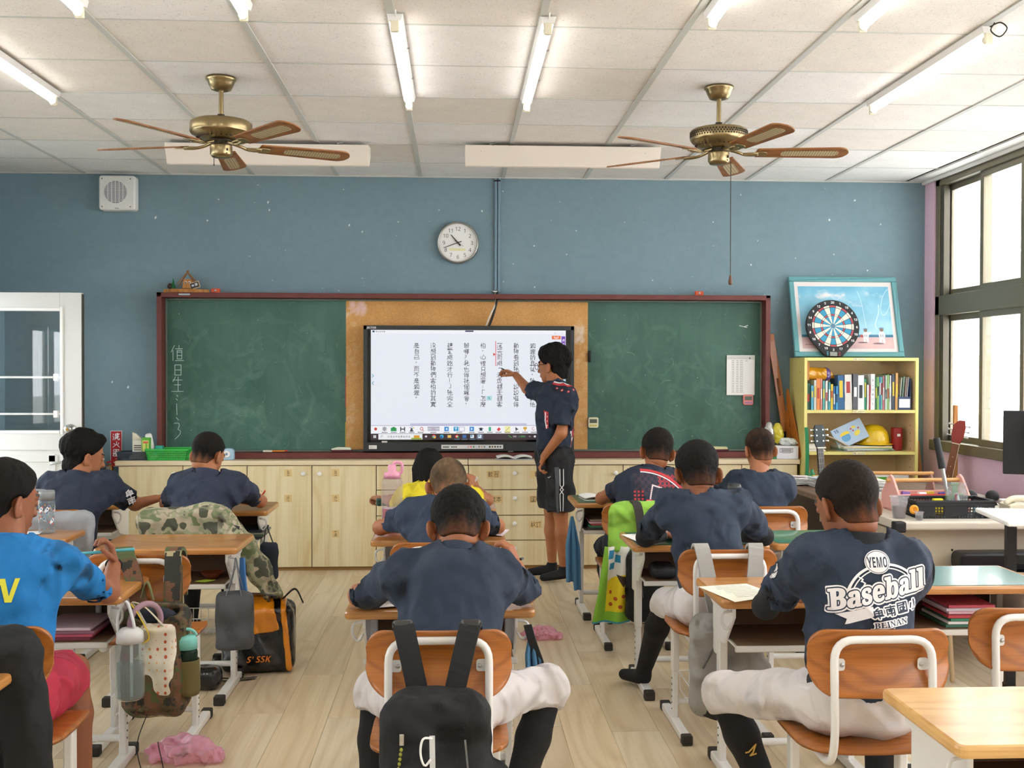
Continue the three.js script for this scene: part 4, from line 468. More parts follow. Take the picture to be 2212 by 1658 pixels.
    g.fillStyle = '#4a4e58'; [465, 535, 604, 673, 742, 840, 942, 1040, 1137, 1208, 1277, 1345, 1413, 1485, 1550, 1617].forEach((x) => { for (let k = -2; k < 3; k++) g.fillRect(x + k * 9 - 3, 1114, 6, 7); });
    R('#40353b', 360, 1127, 1505, 48); R('#eef0f4', 418, 1129, 338, 44); ['在', '社', '裡', '自', '本', '值', '實', '害', '其', '得'].forEach((c, i) => glyph(g, c, 475 + i * 20, 1150, 15, '#7c8088', 1.4)); g.strokeStyle = '#667'; g.lineWidth = 2; g.beginPath(); g.arc(446, 1145, 6, 0, 7); g.stroke(); g.beginPath(); g.moveTo(442, 1150); g.lineTo(434, 1158); g.stroke(); R('#8cae3c', 670, 1160, 80, 12); R('#d9a23a', 690, 1140, 44, 22); g.fillStyle = '#fff'; for (const [a, b] of [[380, 1140], [391, 1140], [380, 1151], [391, 1151]]) g.fillRect(a, b, 9, 9);
    R('#dde', 776, 1142, 16, 14); D('#d8443a', 845, 1149, 15); D('#f0c63c', 851, 1155, 9); D('#3fa45a', 838, 1154, 8); D('#f4f4f4', 845, 1149, 7); D('#4a86d8', 845, 1149, 5); D('#3aa6c9', 905, 1149, 15); D('#1d4f9c', 902, 1154, 8); R('#e6c063', 950, 1138, 28, 22); D('#d8443a', 1022, 1149, 14); D('#eee', 1022, 1149, 6); D('#3cae5a', 1030, 1156, 7); R('#3f6fae', 1066, 1136, 28, 26); R('#dcecf6', 1126, 1136, 28, 26); R('#2c7fa0', 1130, 1140, 12, 10); R('#5b5e74', 1172, 1128, 54, 46); R('#dcecf6', 1184, 1136, 28, 26); R('#2c7fa0', 1188, 1140, 12, 10); R('#7fb4e0', 1000, 1170, 44, 3); R('#7fb4e0', 1060, 1170, 44, 3); R('#7fb4e0', 1120, 1170, 44, 3);
    g.strokeStyle = '#4fc94f'; g.lineWidth = 4; g.beginPath(); g.moveTo(1422, 1140); g.lineTo(1434, 1152); g.lineTo(1446, 1158); g.stroke(); g.fillStyle = '#e8e8e8'; g.font = '19px sans-serif'; g.fillText('VIX', 1456, 1156); g.fillStyle = '#56d06a'; g.fillText('-1.69%', 1494, 1156); g.strokeStyle = '#ddd'; g.lineWidth = 2.5; g.beginPath(); g.moveTo(1580, 1153); g.lineTo(1587, 1146); g.lineTo(1594, 1153); g.stroke(); D('#ddd', 1626, 1150, 9);
  });
  mk('display', xf(flat(1.476, 0.83), [0.099, 1.383, zf + 0.0015]), new THREE.MeshStandardMaterial({ color: 0x0a0a0c, roughness: 0.25, emissive: 0xffffff, emissiveMap: tx, emissiveIntensity: 0.42 }), t, true);
  const mark = (name, w, h, p, W, H, draw) => mk(name, xf(flat(w, h), p), std(0xffffff, 0.5, { map: canvasTex(W, H, draw) }), t, true);
  mark('maker_lettering', 0.094, 0.022, [x0 + 0.07, y1 - 0.017, zf + 0.0068], 200, 46, (g, w, h) => { g.fillStyle = '#2c3033'; g.fillRect(0, 0, w, h); g.fillStyle = '#e9e9e9'; g.font = 'bold 44px sans-serif'; g.fillText('JECTOR', 4, 39, 190); });
  mark('button_strip', 0.468, 0.031, [0.127, y0 + 0.033, zf + 0.0108], 600, 40, (g, w, h) => { g.fillStyle = '#dfe0de'; g.fillRect(0, 0, w, h); g.fillStyle = '#555'; g.fillRect(14, 12, 70, 3); g.fillRect(14, 18, 60, 10); [96, 116, 136].forEach((x) => g.fillRect(x, 14, 14, 14)); ['#cde', '#d9a', '#e68', '#485', '#bcd', '#888', '#c99', '#888', '#def', '#222', '#752', '#432', '#345', '#556'].forEach((c, i) => { g.fillStyle = c; g.beginPath(); g.arc(236 + i * 26, 20, 9, 0, 7); g.fill(); }); });
  mark('sticker', 0.06, 0.028, [x0 + 0.072, y0 + 0.032, zf + 0.0108], 90, 42, (g, w, h) => { g.fillStyle = '#e3e2dd'; g.fillRect(0, 0, w, h); g.fillStyle = '#9a9a95'; for (let k = 0; k < 5; k++) g.fillRect(8, 6 + k * 7, 30 + (k % 3) * 12, 2); });
  mark('sticker', 0.042, 0.012, [x0 + 0.16, y0 + 0.072, zf + 0.0109], 60, 18, (g, w, h) => { g.fillStyle = '#d8d8d4'; g.fillRect(0, 0, w, h); });
  tag(mk('cable', [tb([[0.318, 2.1, 0.02], [0.315, 2.03, 0.12], [0.29, 1.93, 0.14], [0.25, 1.82, 0.13]], 0.009, 24, 8)], M.black), 'black cable from the wall pipe down behind the screen', 'cable'); tag(mk('cable', [tb([[0.308, 2.1, 0.022], [0.303, 2.0, 0.13], [0.27, 1.93, 0.15], [0.225, 1.82, 0.14]], 0.006, 24, 8)], std(0xd8d2c6, 0.5)), 'thin white cable twisting beside the black one above the screen', 'cable');
}
{ const t = thing('conduit', 'blue painted twin pipe on the wall above the screen', 'pipe', [0.32, 2.1, 0]), m = std(0x7791a0, 0.6); for (const x of [-0.012, 0.014]) mk('pipe', cy(0.011, 0.011, 0.88, [x, 0.44, 0.014]), m, t); mk('elbow', bent([[0.0, 0.01, 0.015], [-0.01, 0.0, 0.03], [-0.03, 0.004, 0.04]], 0.011, 0.01), M.steel, t); mk('clamp', bx(0.05, 0.012, 0.03, [0, 0.86, 0.014], 0.003), M.black, t); }
// ---------- clock, loudspeaker, extinguisher sign ----------
{
  const t = thing('wall_clock', 'round white wall clock with steel rim above the screen', 'clock', [0.016, 2.478, 0]);
  mk('rim', lt([[0.16, 0.001], [0.163, 0.02], [0.16, 0.05], [0.152, 0.056], [0.147, 0.05], [0.146, 0.03]], [0, 0, 0], [Math.PI / 2, 0, 0], 48), std(0xa9a8a2, 0.3, { metalness: 0.9 }), t);
  mk('face', xf(new THREE.CircleGeometry(0.148, 48), [0, 0, 0.03]), std(0xffffff, 0.5, { map: canvasTex(400, 400, (g, w, h) => { g.fillStyle = '#f4f4f1'; g.fillRect(0, 0, w, h); g.fillStyle = '#e9e7b8'; g.fillRect(110, 258, 170, 26); g.fillStyle = '#26282b'; g.textAlign = 'center'; g.textBaseline = 'middle'; g.font = '54px sans-serif'; for (let k = 1; k <= 12; k++) { const a = (k / 6) * Math.PI; g.fillText(String(k), 200 + Math.sin(a) * 146, 202 - Math.cos(a) * 146); } for (let k = 0; k < 60; k++) { const a = (k / 30) * Math.PI, r = k % 5 ? 188 : 184; g.fillRect(200 + Math.sin(a) * r - 1.5, 200 - Math.cos(a) * r - 1.5, 3, 3); } }) }), t, true);
  const hand = (name, a, l, w, z) => mk(name, xf(ext([[-w, -0.03], [w, -0.03], [w * 0.6, l], [-w * 0.6, l]], 0.003, 0), [0, 0, z], [0, 0, -a]), M.black, t);
  hand('hour_hand', -0.72, 0.08, 0.005, 0.034); hand('minute_hand', -1.92, 0.118, 0.0035, 0.038); hand('second_hand', 2.15, 0.05, 0.0015, 0.042); mk('hub', cy(0.007, 0.007, 0.016, [0, 0, 0.04], [Math.PI / 2, 0, 0]), M.black, t);
  mk('crystal', xf(new THREE.CircleGeometry(0.148, 40), [0, 0, 0.05]), M.glass, t);
  const s = thing('loudspeaker', 'square white loudspeaker box with round grille high on the wall', 'speaker', [-2.55, 2.826, 0]);
  mk('box', ext(rr(0.27, 0.26, 0.025), 0.1, 0.012, [0, 0, 0.0]), M.white, s); mk('grille_recess', cy(0.083, 0.083, 0.004, [-0.01, 0.005, 0.1], [Math.PI / 2, 0, 0], 32), std(0x77758a, 0.7), s);
  for (let k = -7; k <= 7; k++) { const y = k * 0.0105, l = 2 * Math.sqrt(0.082 ** 2 - y * y); mk('grille_bar', bx(l, 0.0045, 0.006, [-0.01, 0.005 + y, 0.103], 0), M.white, s); } for (let k = -2; k <= 2; k++) { const x = k * 0.028, l = 2 * Math.sqrt(0.082 ** 2 - x * x); mk('grille_rib', bx(0.004, l, 0.006, [-0.01 + x, 0.005, 0.1035], 0), M.white, s); }
  for (const [x, y] of [[-1, 1], [1, 1], [-1, -1], [1, -1]]) mk('screw', cy(0.005, 0.005, 0.004, [x * 0.105 - 0.005, y * 0.105, 0.1], [Math.PI / 2, 0, 0], 8), std(0x5a5a5e, 0.5), s);
  mk('badge', bx(0.03, 0.005, 0.003, [0, -0.117, 0.1], 0), std(0x8a8a90, 0.5), s);
  const g = thing('extinguisher_sign', 'red and white sign in Chinese characters above the fire extinguisher', 'sign', [-2.589, 0.89, 0.004]); mk('plate', bx(0.088, 0.275, 0.004, [0, 0, 0], 0.001), M.white2, g);
  mk('lettering', xf(flat(0.08, 0.267), [0, 0, 0.0026]), std(0xffffff, 0.5, { map: canvasTex(180, 600, (c, w, h) => { c.fillStyle = '#c0212b'; c.fillRect(0, 0, w, h); ['滅', '火', '器'].forEach((ch, i) => glyph(c, ch, w / 2, 90 + i * 140, 112, '#fff', 13)); c.fillStyle = '#fff'; c.fillRect(w / 2 - 12, 470, 24, 60); c.beginPath(); c.moveTo(40, 525); c.lineTo(140, 525); c.lineTo(90, 585); c.fill(); }) }), g, true);
  const e = thing('fire_extinguisher', 'red fire extinguisher standing at the end of the cabinets', 'extinguisher', [-2.56, 0, 0.24]), red = phys(0xc4161c, 0.3, { clearcoat: 0.5 });
  mk('stand', [bx(0.2, 0.42, 0.2, [0, 0.21, 0], 0.006)], std(0xb9b3a8, 0.6), e); mk('cylinder', lt([[0.001, 0.42], [0.075, 0.42], [0.08, 0.43], [0.08, 0.66], [0.07, 0.7], [0.045, 0.725], [0.022, 0.735], [0.001, 0.735]]), red, e);
  mk('instruction_label', new THREE.CylinderGeometry(0.081, 0.081, 0.16, 24, 1, true, -0.9, 1.8).translate(0, 0.55, 0), std(0xffffff, 0.5, { map: canvasTex(160, 160, (c) => { c.fillStyle = '#f0eeea'; c.fillRect(0, 0, 160, 160); c.fillStyle = '#c3232a'; c.fillRect(0, 0, 160, 18); c.fillStyle = '#4a9cc9'; c.beginPath(); c.arc(60, 124, 22, 0, 7); c.fill(); c.fillStyle = '#778'; for (let k = 0; k < 9; k++) c.fillRect(14, 28 + k * 8, 60 + (k % 3) * 30, 3); }) }), e, true);
  const vv = mk('valve', [cy(0.02, 0.024, 0.05, [0, 0.755, 0]), bx(0.03, 0.03, 0.03, [0, 0.775, 0])], std(0xa8763a, 0.35, { metalness: 0.8 }), e); mk('gauge', cy(0.016, 0.016, 0.012, [-0.005, 0.765, 0.028], [Math.PI / 2, 0, 0]), M.steel, vv);
  mk('handle', [bx(0.11, 0.012, 0.022, [0.03, 0.785, 0], 0.004, [0, 0, 0.1]), bx(0.12, 0.012, 0.022, [0.03, 0.82, 0], 0.004, [0, 0, 0.28])], red, e); mk('hose', tb([[-0.02, 0.76, 0.02], [-0.075, 0.755, 0.04], [-0.1, 0.66, 0.05], [-0.095, 0.5, 0.05]], 0.011, 20, 8), M.black, e);
}
// ---------- low cabinets and worktop ----------
{
  const zf = 0.3, H0 = 0.028, H1 = 0.783, groups = 'cabinet units under the chalkboard';
  const noteTex = (chars) => std(0xffffff, 0.8, { map: canvasTex(128, 64, (g, w, h) => { g.fillStyle = '#dfc288'; g.fillRect(0, 0, w, h); const n = chars.length; [...chars].forEach((c, i) => glyph(g, c, w / 2 + (i - (n - 1) / 2) * 52, h / 2, 46, '#4b3a24', 3.4)); }) });
  const note = (p, x, y, chars, w) => mk('paper_label', xf(flat(w, 0.055), [x, y, 0.0105], [0, 0, 0.03]), noteTex(chars), p, true);
  const knob = (p, x, y) => mk('knob', lt([[0.008, 0], [0.007, 0.012], [0.016, 0.018], [0.017, 0.026], [0.01, 0.032], [0, 0.033]], [x, y, 0.01], [Math.PI / 2, 0, 0], 16), M.white2, p);
  function unit(x0, x1, label) { const u = thing('base_cabinet', label, 'cabinet', [(x0 + x1) / 2, 0, zf], 0, groups), W = x1 - x0; mk('carcass', bx(W, H1 + 0.001, zf - 0.03, [0, H1 / 2, -(zf - 0.03) / 2 - 0.012], 0), std(0x5c4526, 0.8), u); mk('plinth', bx(W, 0.03, 0.02, [0, 0.014, -0.02], 0), M.cabinetDark, u); return u; }
  function doors(x0, x1, label, notes = [[], []]) { const u = unit(x0, x1, label), w = (x1 - x0) / 2; [-1, 1].forEach((s, i) => { const d = new THREE.Group(); d.name = 'door'; d.position.set(s * w / 2, (H0 + H1) / 2, 0); u.add(d); mk('door_panel', bx(w - 0.006, H1 - H0 - 0.002, 0.018, [0, 0, 0], 0.002), M.cabinet, d); knob(d, -s * (w / 2 - 0.06), 0.32); for (const [y, c] of notes[i]) note(d, -s * (w / 2 - 0.175), y, c, c.length > 1 ? 0.1 : 0.055); }); }
  function drawers(x0, x1, label, names) { const u = unit(x0, x1, label), ys = [H1, 0.599, 0.407, 0.219, H0]; for (let i = 0; i < 4; i++) { const d = new THREE.Group(); d.name = 'drawer'; d.position.set(0, (ys[i] + ys[i + 1]) / 2, 0); u.add(d); mk('drawer_front', bx(x1 - x0 - 0.006, ys[i] - ys[i + 1] - 0.006, 0.018, [0, 0, 0], 0.002), M.cabinet, d); knob(d, 0, 0.035); (names[i] || []).forEach(([x, c]) => note(d, x, 0.025, c, 0.1)); } }
  doors(-2.483, -1.544, 'two-door cabinet nearest the fire extinguisher'); doors(-1.544, -0.59, 'two-door cabinet with handwritten paper labels on both doors', [[[0.325, '自'], [0.135, '社']], [[0.325, '自'], [0.135, '社'], [-0.13, '英']]]);
  drawers(-0.59, 0.097, 'four-drawer cabinet without labels under the screen', []); drawers(0.097, 0.79, 'four-drawer cabinet with handwritten labels behind the teacher', [[[-0.16, '數習'], [0.17, '數']], [[-0.14, '數本'], [0.16, '國南']], [[-0.16, '本'], [0.16, '校訂']], []]);
  doors(0.79, 1.738, 'two-door cabinet beside the standing teacher'); doors(1.738, 2.6, 'two-door cabinet next to the yellow bookshelf');
  const c1 = mk('worktop', bx(2.597, 0.037, 0.33, [-1.206, 0.805, 0.155], 0.005), M.cabinetTop); tag(c1, 'pale wood worktop over the door-side cabinets', 'worktop'); tag(mk('worktop', bx(2.52, 0.037, 0.33, [1.356, 0.805, 0.155], 0.005), M.cabinetTop), 'pale wood worktop over the window-side cabinets', 'worktop'); mk('end_grain', bx(0.004, 0.03, 0.3, [-2.505, 0.805, 0.155], 0), std(0xb9813f, 0.7), c1);
}
function basket(name, label, p, turn, W, H, D, color, bars, flare = 1.08) {
  const t = thing(name, label, 'basket', p, turn), m = std(color, 0.45), gs = [], s = 1 / flare;
  mk('base', bx(W * s, 0.006, D * s, [0, 0.003, 0], 0.002), m, t);
  mk('rim', [bx(W + 0.012, 0.014, 0.012, [0, H - 0.007, D / 2], 0.004), bx(W + 0.012, 0.014, 0.012, [0, H - 0.007, -D / 2], 0.004), bx(0.012, 0.014, D, [W / 2, H - 0.007, 0], 0.004), bx(0.012, 0.014, D, [-W / 2, H - 0.007, 0], 0.004)], m, t);
  const n = bars, k = Math.max(3, Math.round((n * D) / W)), leg = (a, b) => { const A = A3(a), B = A3(b), d = B.clone().sub(A), g = new THREE.BoxGeometry(0.004, d.length(), 0.004); g.applyQuaternion(new THREE.Quaternion().setFromUnitVectors(V(0, 1, 0), d.clone().normalize())); return g.translate(...A.clone().add(B).multiplyScalar(0.5).toArray()); };
  for (const z of [-1, 1]) for (let i = 0; i <= n; i++) { const u = (i / n - 0.5) * W; gs.push(leg([u * s, 0, z * D / 2 * s], [u, H, z * D / 2])); } for (const x of [-1, 1]) for (let i = 0; i <= k; i++) { const u = (i / k - 0.5) * D; gs.push(leg([x * W / 2 * s, 0, u * s], [x * W / 2, H, u])); }
  for (let j = 1; j < 6; j++) { const f = lerp(s, 1, j / 6), y = (j / 6) * H; gs.push(bx(W * f, 0.005, 0.003, [0, y, D / 2 * f], 0), bx(W * f, 0.005, 0.003, [0, y, -D / 2 * f], 0), bx(0.003, 0.005, D * f, [W / 2 * f, y, 0], 0), bx(0.003, 0.005, D * f, [-W / 2 * f, y, 0], 0)); }
  mk('lattice', gs, m, t).userData.kind = 'stuff'; return t;
}
basket('plastic_basket', 'dark slate plastic basket on the worktop beside the telephone', [-2.4, 0.8245, 0.2], 0.12, 0.21, 0.062, 0.16, 0x36404f, 20, 1.02);
basket('plastic_basket', 'bright green plastic basket on the worktop', [-2.135, 0.8245, 0.2], 0.02, 0.31, 0.085, 0.2, 0x3fc454, 30, 1.12);
tag(mk('teal_box', [bx(0.055, 0.055, 0.05, [-2.212, 0.9, 0.2], 0.004)], std(0x35b09b, 0.5)), 'small teal box standing in the green basket', 'box');
{ const t = thing('desk_phone', 'beige desk telephone answering set on the worktop by the door', 'telephone', [-2.35, 0.8245, 0.095], 0.2); mk('body', ext([[0, 0], [0.16, 0], [0.16, 0.05], [0.03, 0.16], [0.0, 0.17]], 0.2, 0.01, [-0.09, 0.03, 0.07], [0, 0, 0]).scale(0.9, 1, 0.35), M.ivory, t); mk('keypad_panel', bx(0.09, 0.09, 0.004, [-0.03, 0.1, 0.148], 0.002, [-0.1, 0, 0]), std(0xd8d6c6, 0.5), t); for (let k = 0; k < 3; k++) mk('key_row', bx(0.05, 0.008, 0.004, [-0.04, 0.075 + k * 0.016, 0.151], 0.001), std(0x5c5c58, 0.5), t); mk('handset', [bx(0.05, 0.13, 0.045, [0.045, 0.13, 0.11], 0.018, [0, 0, 0.2], 3)], M.white2, t); mk('foot', bx(0.2, 0.03, 0.12, [0, 0.015, 0.1], 0.008), M.ivory, t); }
{ const t = thing('snack_box', 'green snack box propped upright beside the telephone', 'box', [-2.3, 0.8245, 0.225]); mk('carton', bx(0.06, 0.165, 0.05, [0, 0.0825, 0], 0.003), std(0x63b93f, 0.5), t); mk('print', xf(flat(0.045, 0.12), [0, 0.085, 0.0256]), std(0xffffff, 0.5, { map: canvasTex(64, 160, (g) => { g.fillStyle = '#dfe07a'; g.fillRect(0, 0, 64, 160); g.fillStyle = '#e06a5a'; g.fillRect(6, 10, 52, 20); g.fillStyle = '#8ec43f'; g.fillRect(30, 30, 20, 130); }) }), t, true); }
{ const t = thing('tape_dispenser', 'pale blue tape dispenser on the worktop', 'tape dispenser', [-1.685, 0.8245, 0.26]); mk('shell', ext(rr(0.078, 0.086, [0.03, 0.03, 0.01, 0.01], 0, 0.043), 0.045, 0.006, [0, 0, -0.02]), std(0xaccbe0, 0.45), t); mk('tape_roll', to(0.018, 0.009, [-0.012, 0.044, 0.027]), M.white2, t); mk('slot', bx(0.02, 0.05, 0.004, [-0.02, 0.042, 0.0255], 0.002), std(0x6f8fb0, 0.4), t); }
{ const t = thing('open_book', 'open white book lying on the worktop beside the teacher', 'book', [0.44, 0.8245, 0.22], 0.06); for (const s of [-1, 1]) mk('pages', sheet((u, v) => [s * u * 0.13, 0.008 + 0.022 * Math.sin(u * 2.6) * (1 - u * 0.3), (v - 0.5) * 0.19], 10, 6, 0.012), M.paper, t); mk('cover', bx(0.27, 0.004, 0.2, [0, 0.002, 0], 0.001), std(0xc9cfd6, 0.6), t); }
// ---------- yellow bookshelf with books ----------
{
  const x0 = 2.625, x1 = 3.505, zf = 0.38, zb = 0.012, top = 1.596, T = 0.024, t = thing('bookshelf', 'pale yellow open bookshelf in the corner by the window', 'bookshelf', [(x0 + x1) / 2, 0, (zf + zb) / 2]), W = x1 - x0, D = zf - zb;
  mk('side_panel', bx(T, top, D, [-W / 2 + T / 2, top / 2, 0], 0.002), M.shelfYellow, t); mk('side_panel', bx(T, top, D, [W / 2 - T / 2, top / 2, 0], 0.002), M.shelfYellow, t); mk('back_panel', bx(W - 2 * T, top - 0.02, 0.006, [0, top / 2, -D / 2 + 0.004], 0), M.shelfIn, t); mk('side_lining', [bx(0.002, top - 0.05, D - 0.02, [W / 2 - T - 0.001, top / 2, -0.006], 0)], M.shelfIn, t);
  mk('top_panel', bx(W - 2 * T, T, D, [0, top - T / 2, 0], 0.002), M.shelfYellow, t); mk('corner_block', bx(0.016, 0.14, 0.01, [-W / 2 + 0.03, top - 0.1, D / 2 - 0.004], 0), M.pine, t);
  for (const y of [1.2, 0.884, 0.55, 0.1]) { const s = mk('shelf', bx(W - 2 * T, 0.022, D - 0.012, [0, y - 0.011, 0], 0.002), M.shelfYellow, t); mk('edge_lip', bx(W - 2 * T, 0.022, 0.004, [0, y - 0.011, D / 2 - 0.004], 0), M.shelfYellow, s); }
  const tagTex = (s) => std(0xffffff, 0.6, { map: canvasTex(128, 24, (g, w, h) => { g.fillStyle = '#efe9b8'; g.fillRect(0, 0, w, h); g.fillStyle = '#4a4034'; g.font = 'bold 20px sans-serif'; g.fillText(s, 4, 19); g.fillStyle = '#9a9078'; for (let k = 0; k < 8; k++) g.fillRect(54 + k * 9, 8, 6, 8); }) });
  [['T16', top - 0.012], ['T17', 1.189], ['T18', 0.873]].forEach(([s, y]) => mk('number_label', xf(flat(0.1, 0.018), [-0.02, y, D / 2 + 0.0025]), tagTex(s), t, true));
  for (let k = 0; k < 7; k++) mk('peg_hole', cy(0.005, 0.005, 0.003, [W / 2 - T - 0.0015, 0.7 + k * 0.06 - (k > 2 ? -0.02 : 0), 0.1], [0, 0, Math.PI / 2], 8), std(0x6a4a2a, 0.8), t);
  // books on the upper shelf: [px offset width, height, depth, colour, label]
  const B = [[0.03, 0.2, 0x2f5d52, 'dark green paperback at the end of the book row under the bread bag'], [0.022, 0.185, 0x5aa6c9, 'pale blue thin paperback beside the dark green one'], [0.02, 0.225, 0xcfd2cc, 'grey white booklet between pale blue and orange spines'], [0.03, 0.235, 0xe0894a, 'orange spined paperback with pale bands'], [0.016, 0.235, 0xd98f86, 'salmon thin paperback next to the orange one'], [0.02, 0.22, 0x5fa7a0, 'teal textbook with white title'], [0.02, 0.22, 0xe8e6df, 'white textbook with orange title block'], [0.018, 0.21, 0x3f8f9b, 'deep turquoise workbook between white and yellow'], [0.02, 0.195, 0xe3c234, 'yellow workbook with dark title'], [0.018, 0.18, 0x2c6fae, 'blue workbook with yellow stars'], [0.016, 0.18, 0x3f9bd0, 'sky blue thin workbook'], [0.05, 0.262, 0x2d5f8e, 'dark blue binder leaning at the front of the white ones'], [0.055, 0.268, 0xd9d6cf, 'light grey ring binder with red spine mark'], [0.04, 0.272, 0x55595e, 'charcoal ring binder with white spine label'], [0.05, 0.262, 0xe9eaec, 'wide white ring binder with blue trim'], [0.018, 0.235, 0x2d8a6a, 'green thin folder behind the short books'], [0.016, 0.19, 0xf0eee8, 'white slim booklet with purple dots'], [0.012, 0.185, 0xb23a3e, 'dark red slim booklet beside the tall binder'], [0.034, 0.272, 0xf2f2f0, 'tall white binder with handwritten spine'], [0.014, 0.25, 0x3f7f56, 'dark green spiral notebook after the tall white binder'], [0.014, 0.25, 0x8cc06a, 'light green spiral notebook in the row'], [0.014, 0.25, 0x4f8fc2, 'mid blue spiral notebook in the row'], [0.014, 0.25, 0x6fb7a8, 'mint green spiral notebook in the row'], [0.016, 0.255, 0xd98a98, 'pink spiral notebook in the row'], [0.014, 0.262, 0xb9cfc4, 'pale grey green notebook in the row'], [0.018, 0.268, 0x87b06a, 'grass green folder with clear cover'], [0.016, 0.262, 0xdfe3e3, 'translucent white folder in the row'], [0.024, 0.272, 0x3f4a5a, 'navy document folder in the row'], [0.022, 0.28, 0xc99a5a, 'brown paper envelope file']];
  const r = rng(12); let x = x0 + T + 0.008; const sp0 = (x1 - T - 0.12 - x) / B.reduce((s, b) => s + b[0], 0);
  B.forEach(([w, h, c, label], i) => {
    const ww = w * sp0 - 0.001, dd = 0.17 + r() * 0.05, cxs = x + ww / 2; x += ww + 0.001; const b = thing('book', label, 'book', [cxs, 1.2005, zf - 0.05 - dd / 2 + r() * 0.02], 0, 'books and binders on the upper shelf'); b.rotation.z = i === 11 || i === 12 ? 0.02 : (r() - 0.5) * 0.004;
    mk('cover', [bx(0.002, h, dd, [-ww / 2 + 0.001, h / 2, 0], 0), bx(0.002, h, dd, [ww / 2 - 0.001, h / 2, 0], 0), bx(ww, h, 0.002, [0, h / 2, dd / 2 - 0.001], 0)], std(c, 0.5), b); mk('pages', bx(ww - 0.004, h - 0.008, dd - 0.008, [0, h / 2, -0.003], 0), M.paper, b);
    const lc = [0xf5f5f0, 0x30343a, 0xd8c23c, 0xb03a30][(r() * 4) | 0]; if (ww > 0.013) mk('spine_title', bx(ww * 0.5, h * (0.25 + r() * 0.25), 0.001, [0, h * (0.45 + r() * 0.2), dd / 2 + 0.0005], 0), std(i === 13 ? 0xf3f3f0 : i === 12 ? 0xb04040 : lc, 0.6), b);
    if (i === 18) mk('spine_writing', xf(flat(ww * 0.8, h * 0.8), [0, h * 0.5, dd / 2 + 0.0012]), std(0xffffff, 0.6, { map: canvasTex(40, 300, (g) => { g.fillStyle = '#f4f4f2'; g.fillRect(0, 0, 40, 300); ['害', '全', '個', '機', '社', '生'].forEach((ch, k) => glyph(g, ch, 20, 26 + k * 50, 26, '#6a6a70', 2)); }) }), b, true);
  });
  const mr = thing('magazine_rack', 'navy and white magazine rack holding cards at the end of the shelf', 'magazine rack', [3.408, 1.2005, 0.26]); mk('rack_box', [bx(0.1, 0.1, 0.004, [0, 0.05, 0.09], 0.001), bx(0.004, 0.24, 0.18, [0.048, 0.12, 0], 0.001), bx(0.004, 0.12, 0.18, [-0.048, 0.06, 0], 0.001), bx(0.1, 0.004, 0.18, [0, 0.002, 0], 0.001)], std(0x27406a, 0.5), mr); mk('front_label', bx(0.084, 0.066, 0.002, [0, 0.05, 0.093], 0), M.white2, mr);
  [[-0.02, 0xc9d6d0, 0.24], [0.0, 0x9fbfae, 0.25], [0.02, 0xd0b8b0, 0.235], [0.034, 0xdfe3e6, 0.245]].forEach(([dx, c, h], i) => tag(mk('leaflet', bx(0.006, h, 0.15, [3.408 + dx, 1.2055 + h / 2, 0.25], 0.001, [0, 0, -0.08]), std(c, 0.6)), ['pale green', 'mint green', 'dusty pink', 'bluish white'][i] + ' leaflet standing in the navy magazine rack', 'leaflet'));
  const br = thing('bread_bag', 'yellow and purple bread bag lying on top of the short books', 'snack bag', [2.77, 1.437, 0.27], 0.05); const f = rough(join(0.03, cone([-0.1, 0.04, 0], [0.05, 0.035, 0], 0.045, 0.045, [[0, 0, 1], 1]), cone([0.05, 0.035, 0], [0.115, 0.015, 0], 0.04, 0.012)), 0.012, 30); mk('bag', polygonize(f, [-0.17, -0.03, -0.08], [0.16, 0.12, 0.08], 0.008), phys(0xd89a1e, 0.25, { clearcoat: 0.6 }), br); mk('label_band', xf(polygonize(cutBy(cutBy((x, y, z) => f(x, y, z) - 0.0015, half([0.085, 0, 0], [1, 0, 0])), half([0.045, 0, 0], [-1, 0, 0])), [0.03, -0.03, -0.08], [0.1, 0.12, 0.08], 0.006)), phys(0x5b3f8a, 0.3, { clearcoat: 0.5 }), br);
  // middle shelf
  const paper = (x, y, z, w, h, d, c, label, turn = 0, n = 3) => { const s = thing('paper_stack', label, 'papers', [x, y, z], turn), rr2 = rng((x * 1000) | 0); for (let k = 0; k < n; k++) mk('sheaf', bx(w * (0.9 + rr2() * 0.1), h / n - 0.0006, d * (0.9 + rr2() * 0.1), [(rr2() - 0.5) * 0.02, ((k + 0.5) * h) / n, (rr2() - 0.5) * 0.02], 0, [0, (rr2() - 0.5) * 0.2, 0]), std(c[k % c.length], 0.7), s); return s; };
  paper(2.73, 0.8845, 0.22, 0.16, 0.055, 0.22, [0xe6e2d8, 0xd7d3c9, 0xf0ede6], 'stack of white papers behind the dark guitar head', 0.05, 5); paper(3.12, 0.8845, 0.24, 0.42, 0.04, 0.24, [0xd9dcd8, 0x6f7f74, 0xe8e8e4, 0x4f8a5a, 0xf1f1ee, 0xe6c84a], 'loose pile of coloured papers and folders under the yellow helmet', 0.08, 7);
  tag(mk('magazine', sheet((u, v) => [2.8 + u * 0.25, 0.985 - u * 0.07 + 0.02 * Math.cos(u * 3), 0.16 + v * 0.19], 10, 4, 0.012), std(0xb9a88f, 0.6)), 'limp magazine curling over the paper stack', 'magazine');
